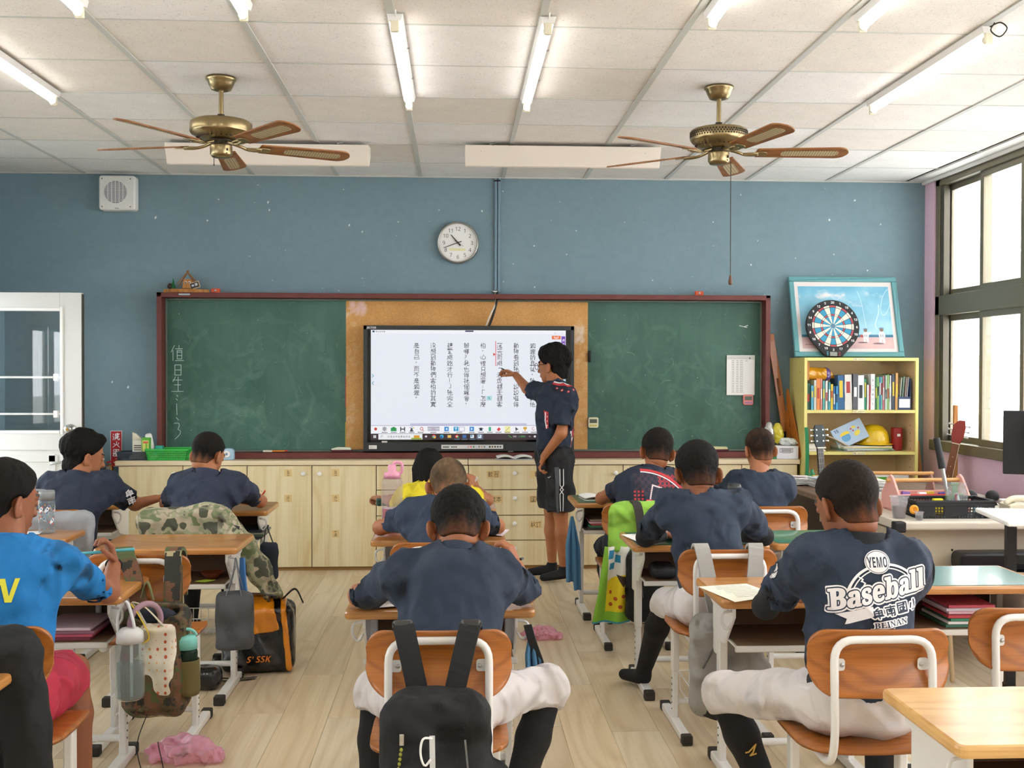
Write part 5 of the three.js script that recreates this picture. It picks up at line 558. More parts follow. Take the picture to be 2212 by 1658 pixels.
  const hm = thing('safety_helmet', 'yellow plastic safety helmet on the bookshelf papers', 'helmet', [3.225, 0.93, 0.2]); mk('shell', lt([[0.001, 0.155], [0.03, 0.153], [0.07, 0.138], [0.105, 0.1], [0.118, 0.05], [0.12, 0.012], [0.116, 0.01]], [0, 0, 0], [0, 0, 0], 30), phys(0xe8c21a, 0.3, { clearcoat: 0.5 }), hm); mk('brim', xf(lt([[0.115, 0.014], [0.15, 0.004], [0.15, 0.001], [0.114, 0.008]], [0, 0, 0], [0, 0, 0], 30)), phys(0xe8c21a, 0.3, { clearcoat: 0.5 }), hm); mk('headband', cy(0.1, 0.1, 0.03, [0, 0.0, 0], [0, 0, 0], 24), M.black, hm);
  const pb = thing('picture_book', 'tilted light blue picture book with a yellow capped cartoon figure', 'book', [3.04, 0.945, 0.31]); pb.rotation.set(-0.25, 0, 0.42); mk('cover', bx(0.26, 0.16, 0.008, [0, 0.08, 0], 0.001), std(0x9fb7cc, 0.5), pb);
  mk('cover_print', xf(flat(0.254, 0.155), [0, 0.08, 0.0046]), std(0xffffff, 0.5, { map: canvasTex(320, 200, (g, w, h) => { g.fillStyle = '#a9c0d6'; g.fillRect(0, 0, w, h); g.fillStyle = '#5f9fc9'; g.beginPath(); g.ellipse(110, 120, 46, 40, 0, 0, 7); g.fill(); g.fillStyle = '#e9cc2c'; g.beginPath(); g.ellipse(112, 86, 50, 26, 0, 3.1, 6.3); g.fill(); g.fillRect(60, 84, 104, 8); g.fillStyle = '#e4d24a'; g.beginPath(); g.ellipse(230, 120, 36, 22, -0.4, 0, 7); g.fill(); g.beginPath(); g.ellipse(222, 54, 22, 12, 0.3, 0, 7); g.fill(); g.fillStyle = '#c8473a'; [[190, 60], [204, 84], [262, 80]].forEach(([a, b]) => { g.beginPath(); g.arc(a, b, 9, 0, 7); g.fill(); }); g.fillStyle = '#f4f0e6'; g.beginPath(); g.ellipse(28, 170, 40, 22, 0, 0, 7); g.fill(); g.fillStyle = '#4c5a78'; g.font = 'bold 44px sans-serif'; g.fillText('15', 22, 44); }) }), pb, true);
  const can = thing('red_canister', 'red spray canister with stepped lower half on the bookshelf', 'canister', [3.395, 0.8845, 0.24]); mk('can', lt([[0.001, 0], [0.042, 0], [0.042, 0.012], [0.039, 0.014], [0.042, 0.03], [0.039, 0.033], [0.042, 0.05], [0.041, 0.09], [0.043, 0.092], [0.043, 0.172], [0.04, 0.176], [0.001, 0.176]]), std(0x9c1f22, 0.45), can); mk('label', new THREE.CylinderGeometry(0.0436, 0.0436, 0.02, 12, 1, true, -0.3, 0.6).translate(0, 0.12, 0), M.white2, can, true);
  const gc = thing('clear_file_case', 'clear file case with a white goose on green lying on the low shelf', 'file case', [3.22, 0.553, 0.3]); mk('case_body', bx(0.42, 0.16, 0.2, [0, 0.08, 0], 0.01), std(0xd9dcd4, 0.4), gc); mk('picture', xf(flat(0.4, 0.15), [0, 0.08, 0.1015]), std(0xffffff, 0.4, { map: canvasTex(256, 96, (g) => { g.fillStyle = '#e8ebe6'; g.fillRect(0, 0, 256, 96); g.fillStyle = '#66b33c'; g.fillRect(10, 8, 140, 88); g.fillStyle = '#f7f7f4'; g.beginPath(); g.ellipse(60, 60, 50, 30, 0, 0, 7); g.fill(); g.beginPath(); g.ellipse(96, 34, 14, 12, 0, 0, 7); g.fill(); g.fillStyle = '#e08a2a'; g.fillRect(108, 32, 22, 7); }) }), gc, true);
}
// ---------- painting and dartboard on top of the shelf ----------
{
  const t = thing('framed_painting', 'framed sky and baseball painting leaning on the wall above the bookshelf', 'painting', [3.03, 1.598, 0.205]); t.rotation.x = -0.285; const W = 0.858, H = 0.655;
  const fm = std(0x63a0a6, 0.45), side = (w, h, x, y) => mk('frame_side', ext(rr(w, h, 0.004, x, y), 0.03, 0.008, [0, 0, 0]), fm, t); side(W, 0.04, 0, 0.02); side(W, 0.04, 0, H - 0.02); side(0.04, H - 0.08, -W / 2 + 0.02, H / 2); side(0.04, H - 0.08, W / 2 - 0.02, H / 2);
  mk('mat_board', ext(rr(W - 0.07, H - 0.07, 0.002, 0, H / 2), 0.014, 0.002, [0, 0, 0]), std(0xe9e0dc, 0.8), t);
  mk('canvas', xf(flat(0.72, 0.51), [0, H / 2 - 0.005, 0.0155]), std(0xffffff, 0.45, { map: canvasTex(720, 510, (g, w, h) => {
    for (let y = 0; y < h; y += 3) for (let x = 0; x < w; x += 3) { const n = fbm(x * 0.012, y * 0.012, 5, 4), c = sstep(0.0, 0.5, fbm(x * 0.009 + 3, y * 0.013, 2, 4) + 0.45 - Math.hypot((x - 240) / 380, (y - 70) / 150) * 0.7), sky = [lerp(118, 168, y / 430) + n * 30, lerp(186, 212, y / 430) + n * 20, lerp(214, 226, y / 430) + n * 12]; let q = sky.map((v, i) => lerp(v, [236, 230, 232][i], c)); if (y > 395) q = [lerp(60, 80, n), 118 + n * 20, 150 + n * 20]; if (y > 415) q = [214 + n * 16, 178 + n * 16, 178 + n * 16]; g.fillStyle = `rgb(${q.map((v) => clamp(v, 0, 255) | 0)})`; g.fillRect(x, y, 3, 3); }
    g.strokeStyle = 'rgba(235,244,248,0.8)'; g.lineWidth = 3; g.beginPath(); g.moveTo(470, 40); g.bezierCurveTo(510, 140, 500, 240, 515, 340); g.stroke(); g.strokeStyle = 'rgba(225,240,246,0.6)'; g.lineWidth = 9; g.beginPath(); g.moveTo(628, 150); g.bezierCurveTo(640, 250, 560, 300, 600, 350); g.stroke(); g.lineWidth = 5; g.beginPath(); g.ellipse(690, 130, 34, 110, 0.3, 0, 7); g.stroke();
    const man = (x, y, s, crouch) => { g.fillStyle = '#e8e8ea'; g.beginPath(); g.ellipse(x, y - 40 * s, 20 * s, 26 * s, 0, 0, 7); g.fill(); g.fillRect(x - 18 * s, y - 24 * s, 14 * s, 34 * s); g.fillRect(x + 2 * s, y - 24 * s, 14 * s, 34 * s); if (crouch) { g.beginPath(); g.ellipse(x + 24 * s, y - 52 * s, 18 * s, 8 * s, -0.5, 0, 7); g.fill(); g.fillStyle = '#b5524c'; g.beginPath(); g.ellipse(x - 30 * s, y - 34 * s, 12 * s, 10 * s, 0, 0, 7); g.fill(); } g.fillStyle = '#8b6a5c'; g.beginPath(); g.arc(x, y - 74 * s, 12 * s, 0, 7); g.fill(); g.fillStyle = '#6f8aa8'; g.beginPath(); g.ellipse(x, y - 80 * s, 16 * s, 9 * s, 0, 3.1, 6.3); g.fill(); g.fillStyle = '#5d6b7c'; g.fillRect(x - 9 * s, y - 44 * s, 4 * s, 16 * s); g.fillRect(x + 3 * s, y - 44 * s, 4 * s, 16 * s); g.fillStyle = 'rgba(90,70,80,0.75)'; g.beginPath(); g.ellipse(x - 26 * s, y + 12 * s, 34 * s, 5 * s, 0, 0, 7); g.fill(); };
    man(505, 446, 1.15, true); man(632, 452, 1.3, false); g.fillStyle = '#6b5a60'; for (let k = 0; k < 30; k++) g.fillRect(20 + k * 4, 472 + ((k * 7) % 9), 5, 4);
  }) }), t, true);
  const d = thing('dartboard', 'round blue and cream electronic dartboard with black rim', 'dartboard', [2.885, 1.6, 0.262]); d.rotation.x = -0.2; d.rotation.z = -0.04;
  const o = new THREE.Shape(); for (let k = 0; k <= 40; k++) { const a = -0.62 + (k / 40) * (Math.PI + 1.24), x = Math.cos(a) * 0.208, y = 0.242 + Math.sin(a) * 0.208; k ? o.lineTo(x, y) : o.moveTo(x, y); } o.lineTo(-0.075, 0.012); o.quadraticCurveTo(0, -0.012, 0.075, 0.012); o.closePath();
  mk('body', ext(o, 0.03, 0.006, [0, 0, -0.015]), M.black, d); mk('segments', xf(new THREE.CircleGeometry(0.165, 60), [0, 0.242, 0.0155]), std(0xffffff, 0.6, { map: canvasTex(512, 512, (g) => { const W = '#e9e2cf', Bl = '#2f93b8', Rd = '#b0404a', c = 256; g.fillStyle = '#17181b'; g.fillRect(0, 0, 512, 512); const ring = (r0, r1, f) => { for (let k = 0; k < 20; k++) { g.fillStyle = f(k); g.beginPath(); const a = ((k - 0.5) / 20) * 6.2832 - 1.5708 + 0.012, b = a + 0.314 - 0.024; g.arc(c, c, r1, a, b); g.arc(c, c, r0, b, a, true); g.fill(); } }; ring(232, 252, (k) => (k % 2 ? W : Rd)); ring(150, 226, (k) => (k % 2 ? W : Bl)); ring(128, 146, (k) => (k % 2 ? W : Rd)); ring(26, 124, (k) => (k % 2 ? W : Bl)); g.fillStyle = Bl; g.beginPath(); g.arc(c, c, 22, 0, 7); g.fill(); g.fillStyle = Rd; g.beginPath(); g.arc(c, c, 9, 0, 7); g.fill(); }) }), d, true);
  mk('numbers', xf(new THREE.RingGeometry(0.168, 0.205, 60), [0, 0.242, 0.0157]), std(0xffffff, 0.6, { map: canvasTex(512, 512, (g) => { g.fillStyle = '#17181b'; g.fillRect(0, 0, 512, 512); g.fillStyle = '#eee'; g.font = 'bold 32px sans-serif'; g.textAlign = 'center'; g.textBaseline = 'middle'; [20, 1, 18, 4, 13, 6, 10, 15, 2, 17, 3, 19, 7, 16, 8, 11, 14, 9, 12, 5].forEach((n, k) => { const a = (k / 20) * 6.2832; g.fillText(String(n), 256 + Math.sin(a) * 233, 256 - Math.cos(a) * 233); }); }) }), d, true);
  mk('score_display', bx(0.055, 0.032, 0.004, [0, 0.022, 0.016], 0.001), std(0x8a8f88, 0.3), d); for (const s of [-1, 1]) for (let k = 0; k < 3; k++) mk('button', bx(0.014, 0.006, 0.004, [s * 0.046, 0.012 + k * 0.012, 0.016], 0.001), std(s < 0 ? 0x4fa0b0 : 0xb04a50, 0.5), d);
}
// ---------- rulers, guitars, sticks ----------
{
  const wood = phys(0xffffff, 0.35, { map: woodTex(128, 256, 0.06, 0.5, 0xc0742a, 0x9d561a, { freq: 3, seed: 61 }), clearcoat: 0.3 }), lay = (o, a, b) => { const A = A3(a), B = A3(b); o.position.copy(A); o.quaternion.setFromUnitVectors(V(0, 1, 0), B.sub(A).normalize()); };
  const r1 = thing('board_ruler', 'long orange wooden board ruler leaning against the chalkboard end', 'ruler', [0, 0, 0]); lay(r1, [2.592, 0.826, 0.125], [2.47, 1.77, 0.02]); mk('blade', bx(0.055, 0.97, 0.012, [0, 0.485, 0], 0.003), wood, r1); mk('scale_marks', [...Array(40).keys()].map((k) => bx(k % 5 ? 0.008 : 0.016, 0.0015, 0.001, [0.022, 0.05 + k * 0.022, 0.0066], 0)), std(0x3a2410, 0.8), r1).userData.kind = 'stuff'; mk('grip', bx(0.014, 0.14, 0.012, [0, 0.55, 0.012], 0.004), std(0x7d4516, 0.5), r1); mk('plate', bx(0.03, 0.12, 0.002, [-0.005, 0.14, 0.0075], 0), M.black, r1);
  const r2 = thing('set_square', 'orange wooden triangle set square leaning beside the bookshelf', 'ruler', [2.585, 0.828, 0.2]); r2.rotation.set(-0.05, -1.15, 0.05, 'YXZ');
  mk('triangle', ext([[-0.07, 0], [0.21, 0], [-0.065, 0.53], [-0.085, 0.53]].map(([x, y]) => [x * 0.62, y]), 0.012, 0.002, [0, 0, 0], [0, 0, 0], [[[-0.008, 0.045], [0.075, 0.045], [-0.008, 0.2]], [[-0.018, 0.235], [-0.002, 0.235], [-0.022, 0.36]].map(([x, y]) => [x, y])]), wood, r2);
  const gt = thing('guitar', 'dark green headed acoustic guitar standing behind the teacher desk', 'guitar', [2.635, 0, 0.9]); gt.rotation.set(-0.08, 0.1, 0.04);
  mk('head', ext([[-0.03, 0.955], [0.03, 0.955], [0.043, 1.0], [0.04, 1.09], [0.03, 1.115], [-0.03, 1.115], [-0.04, 1.09], [-0.043, 1.0]], 0.016, 0.003, [0, 0, -0.008]), std(0x1c2a2a, 0.35), gt); mk('neck', bx(0.048, 0.42, 0.022, [0, 0.745, -0.002], 0.005), std(0x2a1c14, 0.4), gt);
  for (let k = 0; k < 8; k++) mk('fret', bx(0.046, 0.0025, 0.002, [0, 0.92 - k * 0.04, 0.0095], 0), M.brass, gt); for (let k = 0; k < 6; k++) mk('string', bx(0.0012, 0.42, 0.0012, [-0.018 + k * 0.0072, 0.75, 0.012], 0), M.steel, gt); mk('nut', bx(0.048, 0.008, 0.005, [0, 0.952, 0.01], 0.001), M.ivory, gt);
  for (const s of [-1, 1]) for (let k = 0; k < 3; k++) mk('tuning_peg', [cy(0.004, 0.004, 0.03, [s * 0.047, 1.0 + k * 0.04, 0], [0, 0, Math.PI / 2], 8), bx(0.014, 0.016, 0.008, [s * 0.062, 1.0 + k * 0.04, 0], 0.004), cy(0.006, 0.006, 0.006, [s * 0.024, 1.0 + k * 0.04, 0.01], [Math.PI / 2, 0, 0], 8)], M.steel, gt);
  const gbody = new THREE.Shape(); gbody.moveTo(0, 0.02); gbody.bezierCurveTo(0.24, 0.02, 0.22, 0.28, 0.13, 0.32); gbody.bezierCurveTo(0.2, 0.42, 0.14, 0.54, 0, 0.54); gbody.bezierCurveTo(-0.14, 0.54, -0.2, 0.42, -0.13, 0.32); gbody.bezierCurveTo(-0.22, 0.28, -0.24, 0.02, 0, 0.02); mk('body', ext(gbody, 0.1, 0.006, [0, 0, -0.09]), std(0x2b3a38, 0.3), gt);
  const g2 = thing('guitar', 'red-brown headed acoustic guitar leaning at the window sill', 'guitar', [3.4, 0, 0.78]); g2.rotation.set(-0.02, -0.5, -0.2); mk('head', ext([[-0.028, 1.0], [0.028, 1.0], [0.044, 1.05], [0.044, 1.12], [0.03, 1.17], [-0.01, 1.165], [-0.04, 1.13], [-0.042, 1.06]], 0.016, 0.003, [0, 0, -0.008]), std(0x8c3026, 0.35), g2); mk('neck', bx(0.05, 0.5, 0.024, [0, 0.75, -0.002], 0.005), std(0x7a4a2a, 0.4), g2); mk('binding', bx(0.003, 0.5, 0.004, [0.026, 0.75, 0.008], 0), M.ivory, g2); mk('nut', bx(0.05, 0.006, 0.006, [0, 0.998, 0.011], 0.001), M.ivory, g2);
  for (let k = 0; k < 5; k++) mk('inlay_dot', cy(0.003, 0.003, 0.002, [0, 0.9 - k * 0.07, 0.0105], [Math.PI / 2, 0, 0], 8), M.ivory, g2); for (const s of [-1, 1]) for (let k = 0; k < 3; k++) mk('tuning_peg', [cy(0.004, 0.004, 0.034, [s * 0.05, 1.05 + k * 0.04, 0], [0, 0, Math.PI / 2], 8), bx(0.014, 0.016, 0.008, [s * 0.068, 1.05 + k * 0.04, 0], 0.004)], M.steel, g2); const gb2 = gbody.clone(); mk('body', ext(gb2, 0.1, 0.006, [0, 0, -0.09]), std(0x9a4a28, 0.3), g2);
  const st = thing('wooden_stick', 'long brown wooden stick leaning against the window frame', 'stick', [0, 0, 0]); lay(st, [3.5, 0.01, 1.0], [3.68, 1.275, 0.62]); mk('shaft', bx(0.032, 1.3, 0.024, [0, 0.65, 0], 0.004), M.pine, st);
  const s2 = thing('wooden_stick', 'short dark wooden stick in the corner behind the bookshelf', 'stick', [0, 0, 0]); lay(s2, [3.62, 0.01, 0.32], [3.6, 0.96, 0.13]); mk('shaft', bx(0.03, 0.96, 0.03, [0, 0.48, 0], 0.004), std(0x9a6430, 0.6), s2);
}
// things on the window end of the worktop
{
  const t = thing('white_carton', 'white carton with barcode and green printed end on the worktop', 'box', [2.48, 0.8245, 0.245], 0.0); mk('carton', bx(0.25, 0.1, 0.138, [0, 0.05, 0], 0.004), std(0xe6e4e6, 0.4), t); mk('print', xf(flat(0.246, 0.096), [0, 0.05, 0.0696]), std(0xffffff, 0.45, { map: canvasTex(400, 150, (g, w, h) => { g.fillStyle = '#e4e2e6'; g.fillRect(0, 0, w, h); g.fillStyle = '#efe3bc'; g.fillRect(0, 0, 130, 118); g.fillStyle = '#2f8a56'; g.fillRect(0, 112, 130, 38); g.fillStyle = '#7a6a48'; for (let k = 0; k < 4; k++) g.fillRect(12, 30 + k * 20, 96 - k * 8, 6); g.strokeStyle = '#333'; g.lineWidth = 5; g.strokeRect(170, 26, 160, 44); g.fillStyle = '#333'; for (let k = 0; k < 30; k++) g.fillRect(186 + k * 4.4, 32, k % 3 ? 1.6 : 3, 32); g.fillStyle = '#777'; g.fillRect(200, 78, 110, 4); }) }), t, true);
  const wad = polygonize(rough(blob([0, 0.03, 0], [0.07, 0.03, 0.05]), 0.02, 40), [-0.11, -0.01, -0.09], [0.11, 0.09, 0.09], 0.007); tag(Object.assign(mk('crumpled_wrap', wad, phys(0xdfe6e4, 0.2, { clearcoat: 0.5 })), {}), 'crumpled white plastic wrapping on top of the carton', 'wrapping').position.set(2.54, 0.924, 0.255);
  const w2 = polygonize(rough(join(0.02, blob([0, 0.07, 0], [0.045, 0.075, 0.04])), 0.014, 34), [-0.08, -0.02, -0.08], [0.08, 0.18, 0.08], 0.008); tag(mk('snack_packet', w2, phys(0xd8c832, 0.3, { clearcoat: 0.6 })), 'yellow and green snack packet behind the carton', 'snack bag').position.set(2.47, 0.945, 0.225); tag(mk('snack_packet', w2.clone().scale(0.9, 1.05, 0.9), phys(0xb9b9b4, 0.18, { metalness: 0.5 })), 'silver foil snack packet beside the board frame', 'snack bag').position.set(2.4, 0.946, 0.235);
  tag(mk('green_ribbon', strap([[2.64, 1.07, 0.384], [2.646, 0.98, 0.387], [2.648, 0.86, 0.39], [2.645, 0.7, 0.392]], 0.026, 0.003, [1, 0, 0.2]), std(0x2a8a58, 0.6)), 'green plastic ribbon hanging beside the bookshelf side', 'ribbon');
}
// ---------- teacher's desk corner ----------
{
  const t = thing('teacher_desk', 'brown topped teacher desk piled with magazines beside the bookshelf', 'desk', [2.72, 0, 1.55]); mk('desktop', bx(1.05, 0.035, 1.04, [0, 0.7225, 0], 0.008), std(0xffffff, 0.5, { map: woodTex(256, 256, 0.5, 1, 0x7b6150, 0x634a3b, { freq: 6, seed: 71 }) }), t); mk('side_panel', bx(0.03, 0.7, 0.96, [-0.47, 0.352, 0], 0.004), std(0x3b2f28, 0.7), t); mk('side_panel', bx(0.03, 0.7, 0.96, [0.47, 0.352, 0], 0.004), std(0x3b2f28, 0.7), t); mk('modesty_panel', bx(0.92, 0.45, 0.02, [0, 0.45, -0.4], 0.003), std(0x3b2f28, 0.7), t);
  mk('cream_rail', bx(1.0, 0.12, 0.02, [0, 0.64, 0.4], 0.004), std(0xcbbf96, 0.6), t);
  const mag = (x, z, y, w, d, h, cols, turn, label) => { const s = thing('magazine_stack', label, 'magazines', [x, y, z], turn), r = rng((x * 999 + z * 77) | 0), n = Math.max(3, Math.round(h / 0.007)); for (let k = 0; k < n; k++) { const o = mk('magazine', sheet((u, v) => [(u - 0.5) * w + (r.k ??= 0), (k + 0.5) * (h / n) + 0.012 * Math.sin(u * 3 + k * 0.15) * (v > 0.5 ? v - 0.5 : 0), (v - 0.5) * d], 5, 3, (h / n) * 0.8), std(k === n - 1 ? cols[0] : [0xf0efec, 0xe7e9ec, 0xf4f2ee][k % 3], 0.6), s); o.rotation.y = (r() - 0.5) * 0.12; } const cov = mk('cover_picture', xf(flat(w * 0.7, d * 0.5), [0, h + 0.009, 0], [-Math.PI / 2, 0, 0]), std(cols[1], 0.5), s); cov.rotation.y = 0.02; };
  mag(2.55, 1.15, 0.74, 0.3, 0.22, 0.03, [0xf0ece4, 0xe7b33a], 0.06, 'thin pile of yellow and white magazines beside the carton'); mag(2.3, 1.3, 0.74, 0.16, 0.22, 0.045, [0xf5f3f4, 0xe8d8d8], -0.2, 'white booklet pile at the desk edge'); mag(2.42, 1.5, 0.74, 0.17, 0.24, 0.06, [0xdde8ee, 0x3f8fae], 0.15, 'magazine pile with a teal striped cover'); mag(2.56, 1.72, 0.74, 0.17, 0.24, 0.075, [0xf3eed6, 0xe8c53c], 0.08, 'magazine pile with a yellow and red cover'); mag(2.52, 1.94, 0.74, 0.16, 0.14, 0.1, [0xf1e8d8, 0xe59a6a], 0.2, 'tall magazine pile behind the shaved head boy');
  tag(mk('glue_bottle', lt([[0.001, 0], [0.02, 0], [0.02, 0.05], [0.012, 0.06], [0.01, 0.075], [0.001, 0.076]]), std(0x1f7a4a, 0.4)), 'small green capped glue bottle beside the guitar head', 'bottle').position.set(2.46, 0.7405, 1.07);
  const d = thing('computer_desk', 'cream computer desk with rounded front edge by the window', 'desk', [2.99, 0, 2.6]); mk('desktop', ext(rr(0.78, 0.045, [0.015, 0.02, 0.02, 0.015]), 1.42, 0.004, [-0.71, 0.7, 0], [0, Math.PI / 2, 0]), std(0xd6cdbd, 0.45), d); mk('corner_guard', bx(0.06, 0.055, 0.06, [-0.7, 0.695, 0.37], 0.008), M.black, d); mk('apron', bx(1.36, 0.28, 0.02, [0.02, 0.535, 0.28], 0.004), std(0xcfc2ac, 0.6), d); mk('side_panel', bx(0.03, 0.66, 0.7, [-0.68, 0.335, 0], 0.004), std(0xc9bda6, 0.6), d); mk('side_panel', bx(0.03, 0.66, 0.7, [0.68, 0.335, 0], 0.004), std(0xc9bda6, 0.6), d); mk('screw', sp(0.006, [-0.38, 0.56, 0.291]), M.brassDark, d);
  tag(mk('footrest_bolster', [ext(rr(0.8, 0.1, 0.04), 0.12, 0.015, [2.98, 0.52, 2.93])], phys(0x16171a, 0.4)), 'black padded bolster hanging under the computer desk', 'cushion');
  const ch = thing('folding_chair', 'beige tube framed chair under the computer desk', 'chair', [2.6, 0, 3.2]); mk('frame_tube', bent([[-0.22, 0.02, 0.2], [-0.2, 0.42, 0.1], [-0.05, 0.5, 0.05], [0.5, 0.49, 0.05], [0.5, 0.02, 0.2]], 0.012, 0.09), std(0xb9a07a, 0.5), ch); mk('seat', bx(0.5, 0.03, 0.34, [0.2, 0.44, -0.15], 0.012), M.black, ch); mk('frame_tube', bent([[-0.1, 0.02, -0.3], [-0.1, 0.43, -0.28], [0.45, 0.43, -0.28], [0.45, 0.02, -0.3]], 0.011, 0.05), std(0xb9a07a, 0.5), ch);
}
{ // pink caddies, black basket, jar, cups on the computer desk
  const Yd = 0.7225, pink = std(0xe8ab9f, 0.5);
  const cad = thing('tool_caddy', 'pale pink tool caddy with a wooden dowel handle', 'caddy', [2.62, Yd, 2.52], 0.04); for (const s of [-1, 1]) mk('end_panel', ext([[-0.11, 0], [0.11, 0], [0.11, 0.09], [0.03, 0.185], [0.0, 0.2], [-0.03, 0.185], [-0.11, 0.09]], 0.014, 0.003, [s * 0.2, 0, 0], [0, Math.PI / 2, 0]), pink, cad); for (const s of [-1, 1]) mk('side_panel', bx(0.4, 0.1, 0.012, [0.005, 0.05, s * 0.1], 0.003), pink, cad); mk('bottom', bx(0.4, 0.01, 0.2, [0, 0.006, 0], 0), pink, cad); mk('dowel_handle', cy(0.011, 0.011, 0.44, [0, 0.168, 0], [0, 0, Math.PI / 2]), std(0xd8a868, 0.5), cad); mk('fold_strip', bx(0.3, 0.02, 0.004, [0.02, 0.092, 0.108], 0.002), std(0xd8443c, 0.5), cad);
  const c2 = thing('tool_caddy', 'second tool caddy with wooden handle behind the pink one', 'caddy', [2.55, Yd, 2.3], -0.1); for (const s of [-1, 1]) mk('end_panel', ext([[-0.08, 0], [0.08, 0], [0.08, 0.09], [0.0, 0.2], [-0.08, 0.09]], 0.012, 0.003, [s * 0.19, 0, 0], [0, Math.PI / 2, 0]), std(0x9a6f64, 0.6), c2); mk('side_panel', bx(0.38, 0.08, 0.01, [0, 0.04, 0.07], 0.002), std(0xe6e2da, 0.5), c2); mk('dowel_handle', cy(0.011, 0.011, 0.42, [0, 0.185, 0], [0, 0, Math.PI / 2]), std(0xc9975a, 0.5), c2);
  [[2.52, 0x7f5fae, 'purple'], [2.6, 0xf0f0ee, 'white'], [2.66, 0xd6b83a, 'yellow'], [2.72, 0x3b2f8a, 'indigo'], [2.76, 0xe3dbe9, 'lilac']].forEach(([x, c, n], i) => tag(mk('craft_packet', bx(0.05, 0.09, 0.02, [x, Yd + 0.0575, 2.5 + (i % 2) * 0.035], 0.004, [0.05 * i - 0.1, 0.2, 0.06 * i - 0.1]), std(c, 0.5)), n + ' craft packet sticking up in the pink caddy', 'packet'));
  const cl = thing('clip', 'large olive green bulldog clip on the pink caddy edge', 'clip', [2.735, Yd + 0.1, 2.637], 0.02); mk('jaw', bx(0.11, 0.024, 0.022, [0, -0.012, 0], 0.006, [0, 0, 0.08]), std(0x55762a, 0.45), cl); mk('grip', [bx(0.034, 0.06, 0.008, [0.002, 0.03, 0.006], 0.004), bx(0.05, 0.018, 0.01, [0.002, 0.058, 0.006], 0.006)], std(0x55762a, 0.45), cl);
  const bk = basket('storage_basket', 'low black plastic crate holding the jar on the computer desk', [2.635, Yd, 2.76], -0.02, 0.42, 0.095, 0.24, 0x1b1c20, 26, 1.05); mk('crate_face', [bx(0.12, 0.05, 0.004, [0.0, 0.045, 0.119], 0), bx(0.42, 0.03, 0.005, [0, 0.082, 0.122], 0.001), bx(0.1, 0.06, 0.004, [-0.16, 0.045, 0.118], 0)], M.black, bk);
  const jar = thing('glass_jar', 'clear screw top jar holding pens in the black crate', 'jar', [2.695, Yd + 0.008, 2.76]); mk('glass', lt([[0.001, 0.002], [0.05, 0.002], [0.055, 0.01], [0.056, 0.11], [0.052, 0.13], [0.045, 0.14], [0.046, 0.15], [0.048, 0.152], [0.046, 0.156], [0.048, 0.165], [0.046, 0.17], [0.043, 0.17], [0.042, 0.14], [0.049, 0.128], [0.052, 0.11], [0.052, 0.012], [0.001, 0.008]]), phys(0xf4f8f8, 0.05, { transmission: 0.92, thickness: 0, ior: 1.3 }), jar);
  [[0.02, 0.3, 0xf0f0f0, 'white'], [-0.02, -0.35, 0x3b5a7a, 'slate blue'], [0.01, 0.5, 0xe8d8dc, 'pale pink'], [-0.012, 0.15, 0xc9525a, 'red']].forEach(([x, a, c, n], i) => tag(mk('pen', cy(0.006, 0.006, 0.11, [2.695 + x, Yd + 0.068, 2.75 + i * 0.008], [0.1 * i, 0, a], 8), std(c, 0.4)), n + ' pen standing in the clear jar', 'pen'));
  const so = thing('plunger_rod', 'black gripped metal rod standing behind the jar', 'rod', [2.72, Yd, 2.635]); so.rotation.set(-0.1, 0, 0.16); mk('rod', cy(0.012, 0.012, 0.2, [0, 0.16, 0]), M.steel, so); mk('grip', cy(0.017, 0.02, 0.17, [0, 0.33, 0]), M.black, so);
  tag(mk('sponge', bx(0.055, 0.085, 0.03, [2.58, Yd + 0.053, 2.78], 0.006), std(0xe3cf24, 0.8)), 'yellow sponge block standing in the black crate', 'sponge'); tag(mk('tissue_pack', bx(0.05, 0.06, 0.03, [2.8, Yd + 0.042, 2.78], 0.008), std(0x9fcfe0, 0.5)), 'pale blue tissue pack at the end of the black crate', 'tissue pack');
  const cup = (p, r0, r1, h, label, c) => { const t = thing('plastic_cup', label, 'cup', p); mk('cup_wall', lt([[0.001, 0.002], [r0, 0.002], [r1, h], [r1 + 0.004, h + 0.001], [r1 + 0.003, h - 0.004], [r1 - 0.002, h - 0.003], [r0 - 0.002, 0.005], [0.001, 0.005]]), phys(0xf2f2f4, 0.08, { transmission: 0.85, thickness: 0, ior: 1.3 }), t); mk('contents', lt([[0.001, 0.006], [r0 - 0.003, 0.006], [lerp(r0, r1, 0.55) - 0.003, h * 0.55], [0.001, h * 0.58]]), std(c, 0.9), t); };
  cup([2.345, Yd, 2.84], 0.032, 0.047, 0.115, 'clear plastic cup half filled with brown pellets', 0x6f5a58); cup([2.415, Yd, 2.93], 0.018, 0.021, 0.045, 'small dark plastic cup beside the black crate', 0x2c3634);
  const wh = thing('tape_roll', 'orange round tape roll leaning on the black crate', 'tape', [2.402, Yd + 0.052, 2.895]); mk('roll', to(0.016, 0.009, [0, 0, 0]), std(0xe89a1e, 0.4), wh); mk('core', cy(0.012, 0.012, 0.012, [0, 0, 0], [Math.PI / 2, 0, 0]), std(0xd98412, 0.4), wh);
